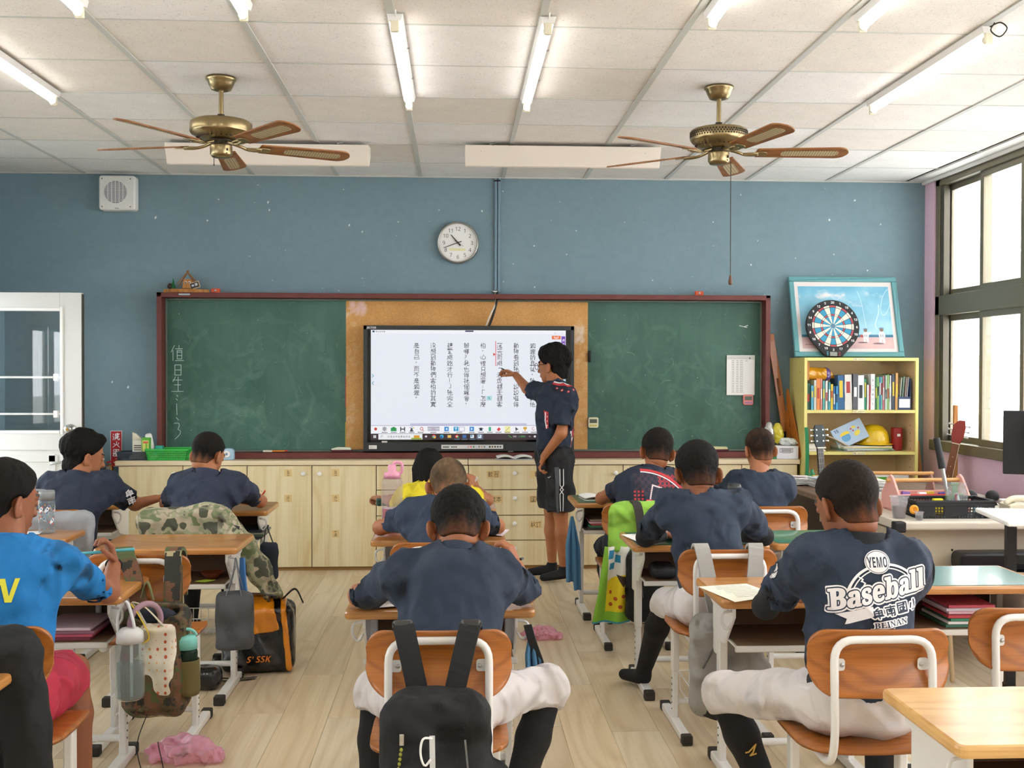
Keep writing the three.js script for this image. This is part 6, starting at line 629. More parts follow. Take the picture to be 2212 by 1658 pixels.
  const ph = thing('telephone', 'ivory telephone on a grey green tray by the window', 'telephone', [3.02, Yd, 2.84], -0.1); mk('tray', bx(0.26, 0.04, 0.2, [0, 0.02, 0], 0.008), std(0x848c70, 0.5), ph); mk('body', ext([[-0.1, 0.04], [0.1, 0.04], [0.095, 0.06], [-0.06, 0.085], [-0.1, 0.07]], 0.15, 0.006, [0, 0, -0.075]), M.ivory, ph); mk('handset', [bent([[-0.1, 0.085, 0.03], [-0.07, 0.105, 0.03], [0.07, 0.105, 0.03], [0.1, 0.085, 0.03]], 0.017, 0.03)], M.ivory, ph); tag(mk('wooden_box', bx(0.16, 0.13, 0.2, [3.25, Yd + 0.066, 2.84], 0.006), M.pine), 'light wooden box next to the ivory telephone', 'box');
  const bot = thing('correction_bottle', 'amber bottle with red cap on the wooden box', 'bottle', [3.22, Yd + 0.1315, 2.8]); mk('bottle', bx(0.05, 0.06, 0.03, [0, 0.03, 0], 0.006), std(0xc9b48a, 0.3), bot); mk('cap', cy(0.013, 0.013, 0.025, [0, 0.073, 0]), std(0xc22a2a, 0.4), bot); mk('label', bx(0.036, 0.034, 0.001, [0, 0.028, 0.0156], 0), M.white2, bot);
  [[3.0, 2.28, 'black webcam ball behind the jar'], [3.12, 2.3, 'black webcam ball beside the white router']].forEach(([x, z, l]) => { const w = thing('webcam', l, 'webcam', [x, Yd, z]); mk('ball', sp(0.035, [0, 0.05, 0], [1.1, 1, 1]), M.black, w); mk('foot', cy(0.02, 0.03, 0.02, [0, 0.01, 0]), M.black, w); }); tag(mk('router', bx(0.16, 0.035, 0.1, [3.23, Yd + 0.019, 2.35], 0.01), M.white2), 'flat white router on the computer desk below the pink wall', 'router');
  const mo = thing('monitor', 'black computer monitor seen edge on at the window', 'monitor', [3.225, Yd, 2.5], -0.35); mk('panel', bx(0.5, 0.36, 0.03, [0.12, 0.375, 0], 0.006), M.black, mo); mk('back_housing', bx(0.26, 0.2, 0.04, [0.12, 0.4, 0.03], 0.012), std(0x1d1e22, 0.6), mo); mk('stand', [bx(0.05, 0.3, 0.03, [0.12, 0.16, 0.03], 0.006), bx(0.22, 0.012, 0.16, [0.12, 0.007, 0.01], 0.004)], M.black, mo);
  const aj = thing('standing_desk', 'white topped side table with black legs by the window', 'table', [2.86, 0, 3.66], -0.18); mk('tabletop', bx(0.8, 0.022, 0.5, [0, 0.83, 0], 0.008, [0, 0, 0], 2), M.white2, aj); for (const s of [-1, 1]) { mk('leg', bx(0.045, 0.8, 0.045, [s * 0.28, 0.42, -0.1], 0.004), M.black, aj); mk('foot', bx(0.05, 0.03, 0.46, [s * 0.28, 0.016, 0], 0.006), M.black, aj); } mk('crossbar', bx(0.56, 0.04, 0.03, [0, 0.62, -0.1], 0.004), M.black, aj);
}
// ---------- school desks and chairs ----------
const TOP = 0.70, DW = 0.64, DD = 0.44;
function makeDesk() {
  const t = new THREE.Group(), W = DW, D = DD;
  mk('tabletop', ext(rr(W, D, 0.028), 0.03, 0.009, [0, TOP - 0.03, 0], [-Math.PI / 2, 0, 0]), M.desk, t);
  const tray = std(0x8f8a80, 0.55), inner = std(0x6a5138, 0.7);
  mk('book_tray', [bx(W - 0.13, 0.008, D - 0.1, [0, 0.52, 0], 0.002), bx(W - 0.13, 0.145, 0.006, [0, 0.594, -D / 2 + 0.055], 0), bx(W - 0.12, 0.022, 0.014, [0, 0.517, D / 2 - 0.055], 0.004)], std(0xcfcac0, 0.5), t);
  mk('tray_lining', [bx(W - 0.145, 0.004, D - 0.12, [0, 0.5265, 0], 0), bx(W - 0.145, 0.135, 0.003, [0, 0.594, -D / 2 + 0.0605], 0)], inner, t);
  for (const s of [-1, 1]) {
    const b = mk('side_bracket', ext([[-0.2, 0], [0.15, 0], [0.15, -0.045], [0.02, -0.17], [-0.11, -0.19], [-0.11, -0.24], [-0.16, -0.24], [-0.16, -0.06], [-0.2, -0.05]].map(([z, y]) => [-z, y]), 0.01, 0.002, [s * (W / 2 - 0.062) - 0.005, 0.67, 0], [0, Math.PI / 2, 0]), M.whiteMetal, t);
    mk('rivet', cy(0.005, 0.005, 0.004, [s * (W / 2 - 0.055), 0.64, 0.08], [0, 0, Math.PI / 2], 8), M.steel, b);
    const post = mk('leg', [bx(0.032, 0.4, 0.052, [s * (W / 2 - 0.075), 0.46, -0.085], 0.006), bx(0.026, 0.3, 0.044, [s * (W / 2 - 0.075), 0.17, -0.085], 0.005)], M.whiteMetal, t);
    for (let k = 0; k < 7; k++) mk('adjusting_hole', cy(0.0045, 0.0045, 0.002, [s * (W / 2 - 0.0615), 0.1 + k * 0.028, -0.085], [0, 0, Math.PI / 2], 8), M.rubber, post);
    mk('foot_bar', bx(0.042, 0.034, 0.44, [s * (W / 2 - 0.075), 0.021, 0.02], 0.006), M.whiteMetal, t);
    for (const e of [-1, 1]) mk('foot_cap', bx(0.048, 0.042, 0.045, [s * (W / 2 - 0.075), 0.021, 0.02 + e * 0.215], 0.006), M.rubber, t);
    mk('bag_hook', [bent([[s * (W / 2 - 0.055), 0.645, 0.13], [s * (W / 2 - 0.02), 0.64, 0.13], [s * (W / 2 - 0.018), 0.6, 0.13], [s * (W / 2 - 0.04), 0.575, 0.13], [s * (W / 2 - 0.055), 0.6, 0.13]], 0.005, 0.02, 6)], phys(0xeceae6, 0.2, { transmission: 0.3, thickness: 0 }), t);
  }
  mk('crossbar', cy(0.014, 0.014, W - 0.15, [0, 0.1, -0.085], [0, 0, Math.PI / 2], 12), M.whiteMetal, t);
  return t;
}
const deskProto = makeDesk(), chairProto = makeChair();
function desk(cx, zf, label, turn = 0) { const o = deskProto.clone(); o.name = numbered('school_desk'); o.position.set(cx, 0, zf - DD / 2); o.rotation.y = turn; scene.add(o); return tag(o, label, 'desk', 'wooden school desks'); }
function makeChair() {
  const t = new THREE.Group();
  // fine strips so that the plywood can bow
  const strips = (w, h, rt, rb) => { const n = 44, m = 10, half = w / 2; return sheet((u, v) => { const x = -0.5 * Math.cos(Math.PI * u) * w, ax = Math.abs(x), dx = half - ax, yt = dx < rt ? h / 2 - rt + Math.sqrt(Math.max(0, rt * rt - (rt - dx) ** 2)) : h / 2, yb = dx < rb ? -h / 2 + rb - Math.sqrt(Math.max(0, rb * rb - (rb - dx) ** 2)) : -h / 2; return [x, lerp(yb, yt, v), -0.55 * x * x + 0.12 * ((lerp(yb, yt, v)) / h) ** 2 - 0.02 * (lerp(yb, yt, v) / h)]; }, n, m, 0.011); };
  const g = strips(0.4, 0.182, 0.05, 0.075); g.translate(0, 0.695, 0.2); mk('backrest', g, M.ply, t);
  mk('seat', sheet((u, v) => { const a = 0.4, b = 0.375, x = (u - 0.5), z = (v - 0.5), r = Math.pow(Math.abs(2 * x) ** 5 + Math.abs(2 * z) ** 5, 0.2), m = Math.max(Math.abs(2 * x), Math.abs(2 * z)), k = r > 0 ? m / r : 1; return [x * a * k, 0.442 - 0.012 * Math.cos(x * 2.6) - (z < -0.38 ? (z + 0.38) ** 2 * 1.2 : 0), z * b * k - 0.01]; }, 16, 16, 0.013), M.ply, t);
  mk('back_frame', bent([[-0.138, 0.41, -0.06], [-0.138, 0.405, 0.2], [-0.138, 0.48, 0.235], [-0.138, 0.762, 0.222], [0.138, 0.762, 0.222], [0.138, 0.48, 0.235], [0.138, 0.405, 0.2], [0.138, 0.41, -0.06]], 0.0115, 0.06, 10), M.whiteMetal, t);
  for (const s of [-1, 1]) {
    const b = mk('back_bracket', ext(rr(0.03, 0.034, 0.01, s * 0.118, 0.69), 0.004, 0.001, [0, 0, 0.207]), M.whiteMetal, t); mk('bolt', sp(0.006, [s * 0.112, 0.69, 0.213], [1, 1, 0.6]), M.steel, b);
    const l = mk('leg', [bx(0.03, 0.2, 0.046, [s * 0.165, 0.33, -0.05], 0.008), bx(0.024, 0.24, 0.038, [s * 0.165, 0.14, -0.05], 0.006)], M.whiteMetal, t); for (let k = 0; k < 6; k++) mk('adjusting_hole', cy(0.004, 0.004, 0.002, [s * 0.1775, 0.07 + k * 0.026, -0.05], [0, 0, Math.PI / 2], 8), M.rubber, l);
    mk('foot_bar', bx(0.038, 0.032, 0.46, [s * 0.165, 0.02, -0.03], 0.006), M.whiteMetal, t); for (const e of [-1, 1]) mk('foot_cap', bx(0.044, 0.04, 0.042, [s * 0.165, 0.02, -0.03 + e * 0.225], 0.006), M.rubber, t);
  }
  mk('seat_rail', [bx(0.36, 0.022, 0.03, [0, 0.415, -0.05], 0.004)], M.whiteMetal, t); mk('crossbar', cy(0.011, 0.011, 0.31, [0, 0.1, -0.05], [0, 0, Math.PI / 2], 10), M.whiteMetal, t);
  const w = []; for (let k = 0; k < 7; k++) { const x = -0.12 + k * 0.04; w.push(bent([[x, 0.2, -0.16], [x, 0.12, -0.16], [x, 0.12, 0.1], [x, 0.2, 0.1]], 0.0022, 0.02, 5)); } for (const [y, z] of [[0.2, -0.16], [0.2, 0.1], [0.12, -0.03]]) w.push(cy(0.003, 0.003, 0.26, [0, y, z], [0, 0, Math.PI / 2], 6)); w.push(bent([[-0.13, 0.2, -0.16], [-0.13, 0.2, 0.1]], 0.003), bent([[0.13, 0.2, -0.16], [0.13, 0.2, 0.1]], 0.003)); mk('wire_basket', w, M.white, t).userData.kind = 'stuff';
  for (const s of [-1, 1]) mk('seat_bolt', sp(0.006, [s * 0.12, 0.447, -0.08], [1, 0.3, 1]), M.steel, t);
  return t;
}
function chair(cx, zb, label, turn = 0) { const o = chairProto.clone(); o.name = numbered('school_chair'); o.position.set(cx, 0, zb - 0.22); o.rotation.y = turn; scene.add(o); return tag(o, label, 'chair', 'plywood school chairs'); }
desk(-0.05, 4.86, 'wooden desk under the arms of the boy with the black backpack');
desk(-0.08, 3.36, 'wooden desk of the shaved head boy with the tall pink bottle');
desk(-0.085, 2.22, 'wooden desk of the girl in the yellow shirt');
desk(-1.3, 3.55, 'bare wooden desk behind the camouflage jacket chair');
desk(-1.385, 2.26, 'wooden desk with a small black bag on its hook, before the cabinets');
desk(-2.165, 3.24, 'wooden desk carrying the rocket print water bottle');
desk(-1.505, 4.6, 'wooden desk of the girl in the blue shirt', 0.02);
desk(-1.495, 5.94, 'wooden desk behind the black jacket');
desk(1.035, 1.97, 'desk with dark green mat and open book facing the teacher');
desk(1.13, 3.56, 'desk with dark green mat used by the boy in black sleeves');
desk(1.25, 4.75, 'wooden desk with a worksheet under the arm of the printed shirt boy');
const glareTop = M.desk.clone(); glareTop.map = woodTex(512, 512, 0.8, 0.4, 0xdcae6a, 0xbd8a46, { freq: 4, warp: 0.6, fine: 0.25, seed: 37, across: true });  // lighter clone of the desk wood, window glare painted into its colour
desk(1.4, 6.23, 'empty honey coloured desk with a striped bag on its hook').children.find((c) => c.name === 'tabletop').material = glareTop;
desk(1.79, 3.53, 'empty desk with a bright green mat beside the computer desk');
desk(1.93, 4.54, 'empty desk with a glossy teal mat, books in its tray');
desk(-2.3, 1.95, 'wooden desk of the spiky haired boy near the door');
desk(1.72, 1.9, 'wooden desk of the boy sitting beside the magazine piles');
chair(-0.045, 5.51, 'chair carrying the black backpack');
chair(1.183, 5.55, 'chair under the boy with the printed baseball shirt');
chair(1.765, 5.3, 'empty chair beside the printed baseball shirt boy');
chair(1.095, 4.2, 'chair with grey backpack straps over its back');
chair(-1.235, 4.22, 'chair with the camouflage backpack hanging on it');
chair(-1.33, 5.42, 'chair under the girl in the blue shirt');
chair(-1.385, 2.86, 'chair covered by the camouflage jacket');
chair(-2.08, 2.86, 'chair with a grey jacket under the spiky haired boy');
chair(0.985, 2.72, 'chair with the green blanket and black backpack');
chair(1.66, 2.85, 'chair behind the boy beside the magazine piles');
chair(-0.07, 3.98, 'chair of the shaved head boy');
chair(-0.085, 2.8, 'chair of the girl in yellow');
for (const o of scene.children) if (o.name.startsWith('school_chair') && o.userData.label.split(' ').length < 4) o.userData.label += ' in the middle row';
// mats, papers and books on the desks
const matThing = (cx, zf, color, label, rough = 0.4) => tag(mk('desk_mat', ext(rr(DW - 0.05, DD - 0.05, 0.01), 0.002, 0.0005, [cx, TOP + 0.0003, zf - DD / 2], [-Math.PI / 2, 0, 0]), phys(color, rough, { clearcoat: 0.3 })), label, 'desk mat');
matThing(1.035, 1.97, 0x15543f, 'dark green cutting mat under the open book'); matThing(1.13, 3.56, 0x17503c, 'dark green cutting mat under the black sleeved arms'); matThing(1.79, 3.53, 0x1f7a5c, 'bright green cutting mat on the empty desk near the computer desk', 0.3); matThing(1.93, 4.54, 0x6f9a98, 'glossy grey teal mat on the desk in front of the empty chair', 0.22);
// ---------- people ----------
const sub3 = (a, b) => [a[0] - b[0], a[1] - b[1], a[2] - b[2]], add3 = (a, b, k = 1) => [a[0] + b[0] * k, a[1] + b[1] * k, a[2] + b[2] * k], mix3 = (a, b, t) => [lerp(a[0], b[0], t), lerp(a[1], b[1], t), lerp(a[2], b[2], t)], nrm = (a) => { const l = Math.hypot(...a) || 1; return a.map((v) => v / l); }, crs = (a, b) => [a[1] * b[2] - a[2] * b[1], a[2] * b[0] - a[0] * b[2], a[0] * b[1] - a[1] * b[0]], dot3 = (a, b) => a[0] * b[0] + a[1] * b[1] + a[2] * b[2];
const linC = (hex) => new THREE.Color(hex).toArray();
function paint(g, fn) { const p = g.attributes.position, c = new Float32Array(p.count * 3); for (let i = 0; i < p.count; i++) c.set(fn(p.getX(i), p.getY(i), p.getZ(i)), i * 3); g.setAttribute('color', new THREE.BufferAttribute(c, 3)); return g; }
// head in its own axes: x right, y up, z forward
const earL = (s) => less(join(0.006, blob([s * 0.083, -0.012, -0.014], [0.008, 0.034, 0.023], nrm([s, 0, 0.7]), [0, 1, 0], nrm([-0.7 * s, 0, 1])), blob([s * 0.073, -0.034, -0.002], [0.008, 0.012, 0.012])), blob([s * 0.088, -0.006, -0.008], [0.007, 0.018, 0.011]), 0.006);
const skull = join(0.03, blob([0, 0.036, -0.014], [0.074, 0.082, 0.092]), blob([0, -0.03, 0.018], [0.06, 0.078, 0.07]), blob([0, -0.088, 0.05], [0.026, 0.022, 0.026]), blob([0, -0.06, -0.03], [0.05, 0.05, 0.055]));
let face = join(0.012, skull, cone([0, 0.012, 0.084], [0, -0.026, 0.098], 0.007, 0.011), blob([0, -0.028, 0.098], [0.016, 0.008, 0.009]), cone([-0.038, 0.026, 0.072], [0.038, 0.026, 0.072], 0.01, 0.01), blob([0, -0.06, 0.083], [0.022, 0.009, 0.009]));
face = less(face, blob([-0.03, 0.006, 0.094], [0.016, 0.009, 0.012]), 0.01); face = less(face, blob([0.03, 0.006, 0.094], [0.016, 0.009, 0.012]), 0.01); face = less(face, blob([0, -0.0605, 0.095], [0.022, 0.002, 0.008]), 0.003);
face = join(0.006, face, blob([-0.03, 0.005, 0.078], [0.012, 0.01, 0.011]), blob([0.03, 0.005, 0.078], [0.012, 0.01, 0.011]), earL(-1), earL(1));
const headGeo = polygonize(face, [-0.11, -0.13, -0.13], [0.11, 0.14, 0.13], 0.0048).toNonIndexed();
const hairline = (low, front) => { const a = half([0, 0.074, front], [0, -0.5, 0.87]), b = half([0, low, -0.07], [0, -0.97, 0.25]), c = half([0, 0.012, 0.008], [0, -0.62, 0.78]); return (x, y, z) => Math.max(a(x, y, z), b(x, y, z), c(x, y, z)); };
const noEar = join(0.004, blob([-0.084, -0.014, -0.01], [0.024, 0.036, 0.032]), blob([0.084, -0.014, -0.01], [0.024, 0.036, 0.032]));
const hairKinds = {
  buzz: () => less(cutBy(rough((x, y, z) => skull(x, y, z) - 0.0045, 0.0022, 160), hairline(-0.066, 0.07), 0.004), noEar, 0.004),
  short: () => less(cutBy(rough((x, y, z) => skull(x, y, z) - 0.009 - 0.007 * sstep(0.0, 0.08, y), 0.0035, 110), hairline(-0.074, 0.074), 0.006), noEar, 0.006),
  thick: () => less(cutBy(rough(rough((x, y, z) => skull(x, y, z) - 0.013 - 0.014 * sstep(-0.02, 0.07, y), 0.014, 32, 1, 0.5, 1), 0.005, 95), hairline(-0.078, 0.083), 0.006), noEar, 0.006),
  mop: () => less(cutBy(rough(rough((x, y, z) => skull(x, y, z) - 0.018 - 0.014 * sstep(-0.04, 0.07, y), 0.015, 28, 1, 0.45, 1), 0.005, 90), (x, y, z) => Math.max(hairline(-0.085, 0.088)(x, y, z) - 0.006), 0.006), noEar, 0.006),
  bob: () => cutBy(rough(join(0.03, (x, y, z) => skull(x, y, z) - 0.014, cone([-0.062, 0.0, -0.02], [-0.068, -0.115, -0.005], 0.036, 0.026), cone([0.062, 0.0, -0.02], [0.068, -0.115, -0.005], 0.036, 0.026), cone([0, 0, -0.06], [0, -0.12, -0.055], 0.05, 0.038)), 0.006, 60, 1, 0.12, 1), (x, y, z) => Math.max(-(y + 0.125), half([0, 0.05, 0.066], [0, -0.12, 0.99])(x, y, z)), 0.006),
  pony: () => less(cutBy(rough(join(0.02, (x, y, z) => skull(x, y, z) - 0.012, cone([0, 0.0, -0.1], [0.0, -0.06, -0.135], 0.03, 0.022), cone([0, -0.06, -0.135], [0.005, -0.19, -0.12], 0.024, 0.01), cone([0.07, 0, 0.01], [0.066, -0.08, 0.012], 0.008, 0.003)), 0.004, 70, 1, 0.2, 1), (x, y, z) => (z < -0.085 ? -1 : hairline(-0.07, 0.072)(x, y, z)), 0.006), noEar, 0.008),
};
const hairCache = {}, hairGeo = (k) => (hairCache[k] ??= polygonize(hairKinds[k](), [-0.14, -0.22, -0.18], [0.14, 0.17, 0.14], 0.0052).toNonIndexed());
// hand in its own axes: y along the fingers, z out of the back of the hand, x to the thumb side
function handField(curl) {
  const fs = [rbox([0, 0.043, 0], [0.034, 0.044, 0.0125], 0.011), cone([0, -0.03, 0], [0, 0.012, 0], 0.022, 0.023, [[0, 0, 1], 1.2])];
  [[0.027, 0.066, 0.0088], [0.009, 0.073, 0.009], [-0.009, 0.068, 0.0086], [-0.0265, 0.052, 0.0076]].forEach(([x, L, r], i) => { let p = [x, 0.082 - Math.abs(x) * 0.12, 0], a = curl * (0.45 + i * 0.05); for (const [k, f] of [[0.44, 1], [0.31, 0.9], [0.25, 0.8]]) { const q = [p[0] + x * 0.12 * k, p[1] + Math.cos(a) * L * k, p[2] - Math.sin(a) * L * k]; fs.push(cone(p, q, r * f * 1.05, r * f * 0.95)); p = q; a += curl * 0.75; } });
  const t0 = [0.028, 0.018, -0.004], t1 = [0.052, 0.05, -0.012 - curl * 0.01], t2 = [0.054 - curl * 0.012, 0.08, -0.018 - curl * 0.02]; fs.push(cone(t0, t1, 0.014, 0.0105), cone(t1, t2, 0.0105, 0.0085));
  return join(0.007, ...fs);
}
const handGeos = [0.35, 1.15].map((c) => polygonize(handField(c), [-0.06, -0.07, -0.11], [0.09, 0.18, 0.04], 0.0042).toNonIndexed());
const basisM = (x, y, z, p, s) => new THREE.Matrix4().makeBasis(A3(x).multiplyScalar(s), A3(y).multiplyScalar(s), A3(z).multiplyScalar(s)).setPosition(A3(p));
const ridge = (v) => 0.5 - Math.pow(Math.abs(v), 0.75);
const clothNoise = (f, amp) => (x, y, z) => { const d = f(x, y, z); if (d > 0.06 || d < -0.06) return d; const w = vn(x * 6 + 3, y * 6, z * 6) * 0.1; return d + amp * (fbm(x * 7, y * 6, z * 7, 2) * 0.8 - ridge(vn((x + w) * 10 + y * 5, (y - w) * 6, z * 10 + y * 4)) * 0.8 - ridge(vn((x - w) * 17 - y * 9, (y + w) * 9 + 5, z * 15)) * 0.4 + 0.3); };
const bodyMat = new THREE.MeshPhysicalMaterial({ vertexColors: true, roughness: 0.55, bumpMap: fineBump, bumpScale: 0.0003 }), fabric = {}, cloth = (c, r = 0.85) => (fabric[c] ??= new THREE.MeshPhysicalMaterial({ color: c, roughness: r, bumpMap: weave, bumpScale: 0.0003, sheen: 0.25, sheenRoughness: 0.6, sheenColor: new THREE.Color(c).multiplyScalar(0.6) }));
const hairMat = new THREE.MeshPhysicalMaterial({ vertexColors: true, roughness: 0.8, specularIntensity: 0.35 });
function bounds(pts, m) { const lo = [1e9, 1e9, 1e9], hi = [-1e9, -1e9, -1e9]; for (const p of pts) for (let k = 0; k < 3; k++) { lo[k] = Math.min(lo[k], p[k] - m); hi[k] = Math.max(hi[k], p[k] + m); } return [lo, hi]; }
function person(o) {
  const t = new THREE.Group(); t.name = numbered('person'); scene.add(t); tag(t, o.label, 'person');
  const w = o.w ?? 1, hs = o.hs ?? 1.06, cell = o.cell ?? 0.012, fwd = nrm(o.fwd ?? [0, 0, -1]), skinC = linC(o.skin ?? 0xa9673f), hairC = linC(o.hairColor ?? 0x15120f);
  const spine = nrm(sub3(o.N, o.P)), front = nrm(add3(fwd, spine, -dot3(fwd, spine))), side = nrm(sub3(o.SR, o.SL)), chest = add3(o.N, spine, -0.13 * w), low = add3(o.P, spine, 0.05), ar = o.ar ?? 1;
  const WL = o.WL, WR = o.WR, skinFs = [cone(low, chest, 0.1 * w, 0.11 * w, [front, 1.4]), cone(o.SL, o.SR, 0.04, 0.04), cone(add3(o.N, spine, -0.03), add3(o.H, nrm(sub3(o.N, o.H)), 0.03), 0.056 * hs * 0.95, 0.05 * hs)];
  for (const [S, E, W] of [[o.SL, o.EL, WL], [o.SR, o.ER, WR]]) skinFs.push(cone(S, E, 0.043 * ar, 0.034 * ar), cone(E, W, 0.035 * ar, 0.024 * ar));
  const HL = o.HL ?? add3(o.P, side, -0.075 * w), HR = o.HR ?? add3(o.P, side, 0.075 * w), lr = o.lr ?? 1;
  const toe = (A, d) => add3(A, nrm(d ?? fwd), 0.13 * (o.foot ?? 1));
  for (const [h, K, A, d] of [[HL, o.KL, o.AL, o.dL], [HR, o.KR, o.AR, o.dR]]) { skinFs.push(cone(h, K, 0.07 * lr, 0.05 * lr), cone(K, mix3(K, A, 0.35), 0.047 * lr, 0.05 * lr), cone(mix3(K, A, 0.35), A, 0.05 * lr, 0.03 * lr), cone(add3(A, [0, -0.03, 0]), add3(toe(A, d), [0, -0.045, 0]), 0.032, 0.022)); }
  const pts = [o.P, o.N, o.H, o.SL, o.SR, o.EL, o.ER, WL, WR, o.KL, o.KR, o.AL, o.AR, toe(o.AL, o.dL), toe(o.AR, o.dR)], bodyF = join(0.022, ...skinFs), [lo, hi] = bounds(pts, 0.14), parts = [polygonize(bodyF, lo, hi, cell).toNonIndexed()];
  const hf = nrm(o.face ?? [0, -0.4, -1]), hu0 = o.up ?? [0, 1, 0], hr = nrm(crs(hu0, hf)), hu = crs(hf, hr), hm = basisM(hr, hu, hf, o.H, hs);
  const paintSkin = (x, y, z) => { const n = 1 + 0.1 * vn(x * 30, y * 30, z * 30); return skinC.map((c) => c * n); };
  parts[0] = paint(parts[0], paintSkin);
  const headCol = (x, y, z) => { const n = 1 + 0.08 * vn(x * 40, y * 40, z * 40), ex = Math.abs(Math.abs(x) - 0.03); if (z > 0.07 && Math.hypot(ex, y - 0.005) < 0.0095) return Math.hypot(ex, y - 0.005) < 0.0052 ? [0.01, 0.008, 0.006] : [0.7, 0.66, 0.62]; if (z > 0.06 && ex < 0.02 && Math.abs(y - 0.028) < 0.0045) return hairC; if (z > 0.07 && Math.abs(x) < 0.022 && Math.abs(y + 0.06) < 0.009) return [skinC[0] * 1.02, skinC[1] * 0.6, skinC[2] * 0.62]; return skinC.map((c) => c * n); };
  parts.push(paint(headGeo.clone(), headCol).applyMatrix4(hm));
  [[o.EL, WL, o.hl, -1, o.cl], [o.ER, WR, o.hr, 1, o.cr]].forEach(([E, W, hd, s, c]) => { const dir = nrm(hd ?? sub3(W, E)), back = nrm(add3([0, 1, 0], dir, -dir[1])), xs = nrm(crs(dir, back)).map((v) => v * -s * -1), k = (o.hand ?? 0.88) * 1; const g = paint(handGeos[c ?? 0].clone(), paintSkin), th = s < 0 ? nrm(crs(dir, back)) : nrm(crs(back, dir)); g.applyMatrix4(basisM(th, dir, back, W, k)); if (dot3(crs(th, dir), back) < 0) { const p = g.attributes.position.array, nn = g.attributes.normal.array, cc = g.attributes.color.array; for (let i = 0; i < p.length; i += 9) for (let j = 0; j < 3; j++) for (const a of [p, nn, cc]) { const q = a[i + 3 + j]; a[i + 3 + j] = a[i + 6 + j]; a[i + 6 + j] = q; } } parts.push(g); });
  mk('body', parts, bodyMat, t);
  // shirt
  const sh = o.shirt, sl = sh.sleeve ?? 0.78, sleeveFs = [], cuffs = [];
  let torsoF = join(0.05, cone(low, chest, 0.15 * w, 0.158 * w, [front, 1.36]), cone(mix3(o.N, o.SL, 0.25), o.SL, 0.056 * w, 0.06 * w), cone(mix3(o.N, o.SR, 0.25), o.SR, 0.056 * w, 0.06 * w), cone(add3(o.SL, spine, -0.05), add3(o.SR, spine, -0.05), 0.07 * w, 0.07 * w, [front, 1.1]));
  torsoF = cutBy(torsoF, half(add3(o.P, spine, sh.hem ?? -0.02), spine.map((v) => -v)), 0.01); torsoF = less(torsoF, cone(add3(o.N, spine, 0.012), add3(o.N, spine, 0.2), 0.066, 0.07), 0.008);
  for (const [S, E] of [[o.SL, o.EL], [o.SR, o.ER]]) { const c = mix3(S, E, sl), d = nrm(sub3(E, S)); let f = cone(S, mix3(S, E, Math.max(sl + 0.15, 1)), 0.06 * w, 0.058 * w + (sh.loose ?? 0.004)); f = cutBy(f, half(c, d), 0.004); f = less(f, cone(add3(c, d, -0.02), add3(c, d, 0.1), 0.045 * w, 0.047 * w), 0.004); sleeveFs.push(f); }
  const shirtF = clothNoise(join(0.045, torsoF, ...sleeveFs), sh.wrinkle ?? 0.026), [a, b] = bounds([o.P, o.N, o.SL, o.SR, mix3(o.SL, o.EL, sl), mix3(o.SR, o.ER, sl)], 0.19);
  mk('shirt', polygonize(shirtF, a, b, cell * 0.95, 3.6), cloth(sh.color), t);
  const colF = cutBy(cone(add3(o.N, spine, -0.03), add3(o.N, spine, 0.04), 0.074, 0.066), half(add3(o.N, spine, 0.02), spine)); if (sh.collar) mk('collar', polygonize(colF, ...bounds([o.N], 0.13), 0.008), cloth(sh.collar), t);
  // trousers
  const pf = [], ends = [], pk = o.pants.to ?? 1.12; for (const [h, K, A] of [[HL, o.KL, o.AL], [HR, o.KR, o.AR]]) { const c = pk <= 1 ? mix3(h, K, pk) : mix3(K, A, pk - 1), d = nrm(pk <= 1 ? sub3(K, h) : sub3(A, K)); let f = pk <= 1 ? cone(h, add3(c, d, 0.05), 0.1 * lr, (o.pants.flare ?? 0.075) * lr) : join(0.03, cone(h, K, 0.09 * lr, 0.066 * lr), cutBy(cone(K, add3(c, d, 0.05), 0.066 * lr, 0.062 * lr), half(c, d), 0.005)); if (pk <= 1) f = cutBy(f, half(c, d), 0.005); pf.push(f); ends.push(c); }
  const hipF = cone(add3(o.P, side, -0.06 * w), add3(o.P, side, 0.06 * w), 0.11 * lr, 0.11 * lr), waist = half(add3(o.P, spine, o.pants.waist ?? 0.07), spine); o.pantsF = clothNoise(join(0.04, cutBy(hipF, waist, 0.008), ...pf), 0.018); mk(o.pants.name ?? 'trousers', polygonize(o.pantsF, ...bounds([o.P, HL, HR, o.KL, o.KR, ...ends], 0.15), cell, 3), cloth(o.pants.color), t);
  // socks
  if (o.sock) for (const [K, A, d, n] of [[o.KL, o.AL, o.dL], [o.KR, o.AR, o.dR]]) { const st = mix3(K, A, o.sock.from ?? 0.08), f = cutBy(join(0.02, cone(K, mix3(K, A, 0.35), 0.051 * lr, 0.054 * lr), cone(mix3(K, A, 0.35), A, 0.054 * lr, 0.036 * lr), cone(add3(A, [0, -0.03, 0]), add3(toe(A, d), [0, -0.045, 0]), 0.037, 0.027)), half(st, nrm(sub3(K, A)))); (o.sockF ??= f); mk('sock', polygonize(f, ...bounds([K, A, toe(A, d)], 0.1), cell * 0.9), cloth(o.sock.color), t); }
  if (o.armCover) for (const [S, E, W] of [[o.SL, o.EL, WL], [o.SR, o.ER, WR]]) mk('arm_sleeve', polygonize(cutBy(join(0.02, cone(S, E, 0.049, 0.041), cone(E, W, 0.041, 0.029)), half(mix3(E, W, 0.92), nrm(sub3(W, E)))), ...bounds([S, E, W], 0.08), 0.011), cloth(o.armCover), t);
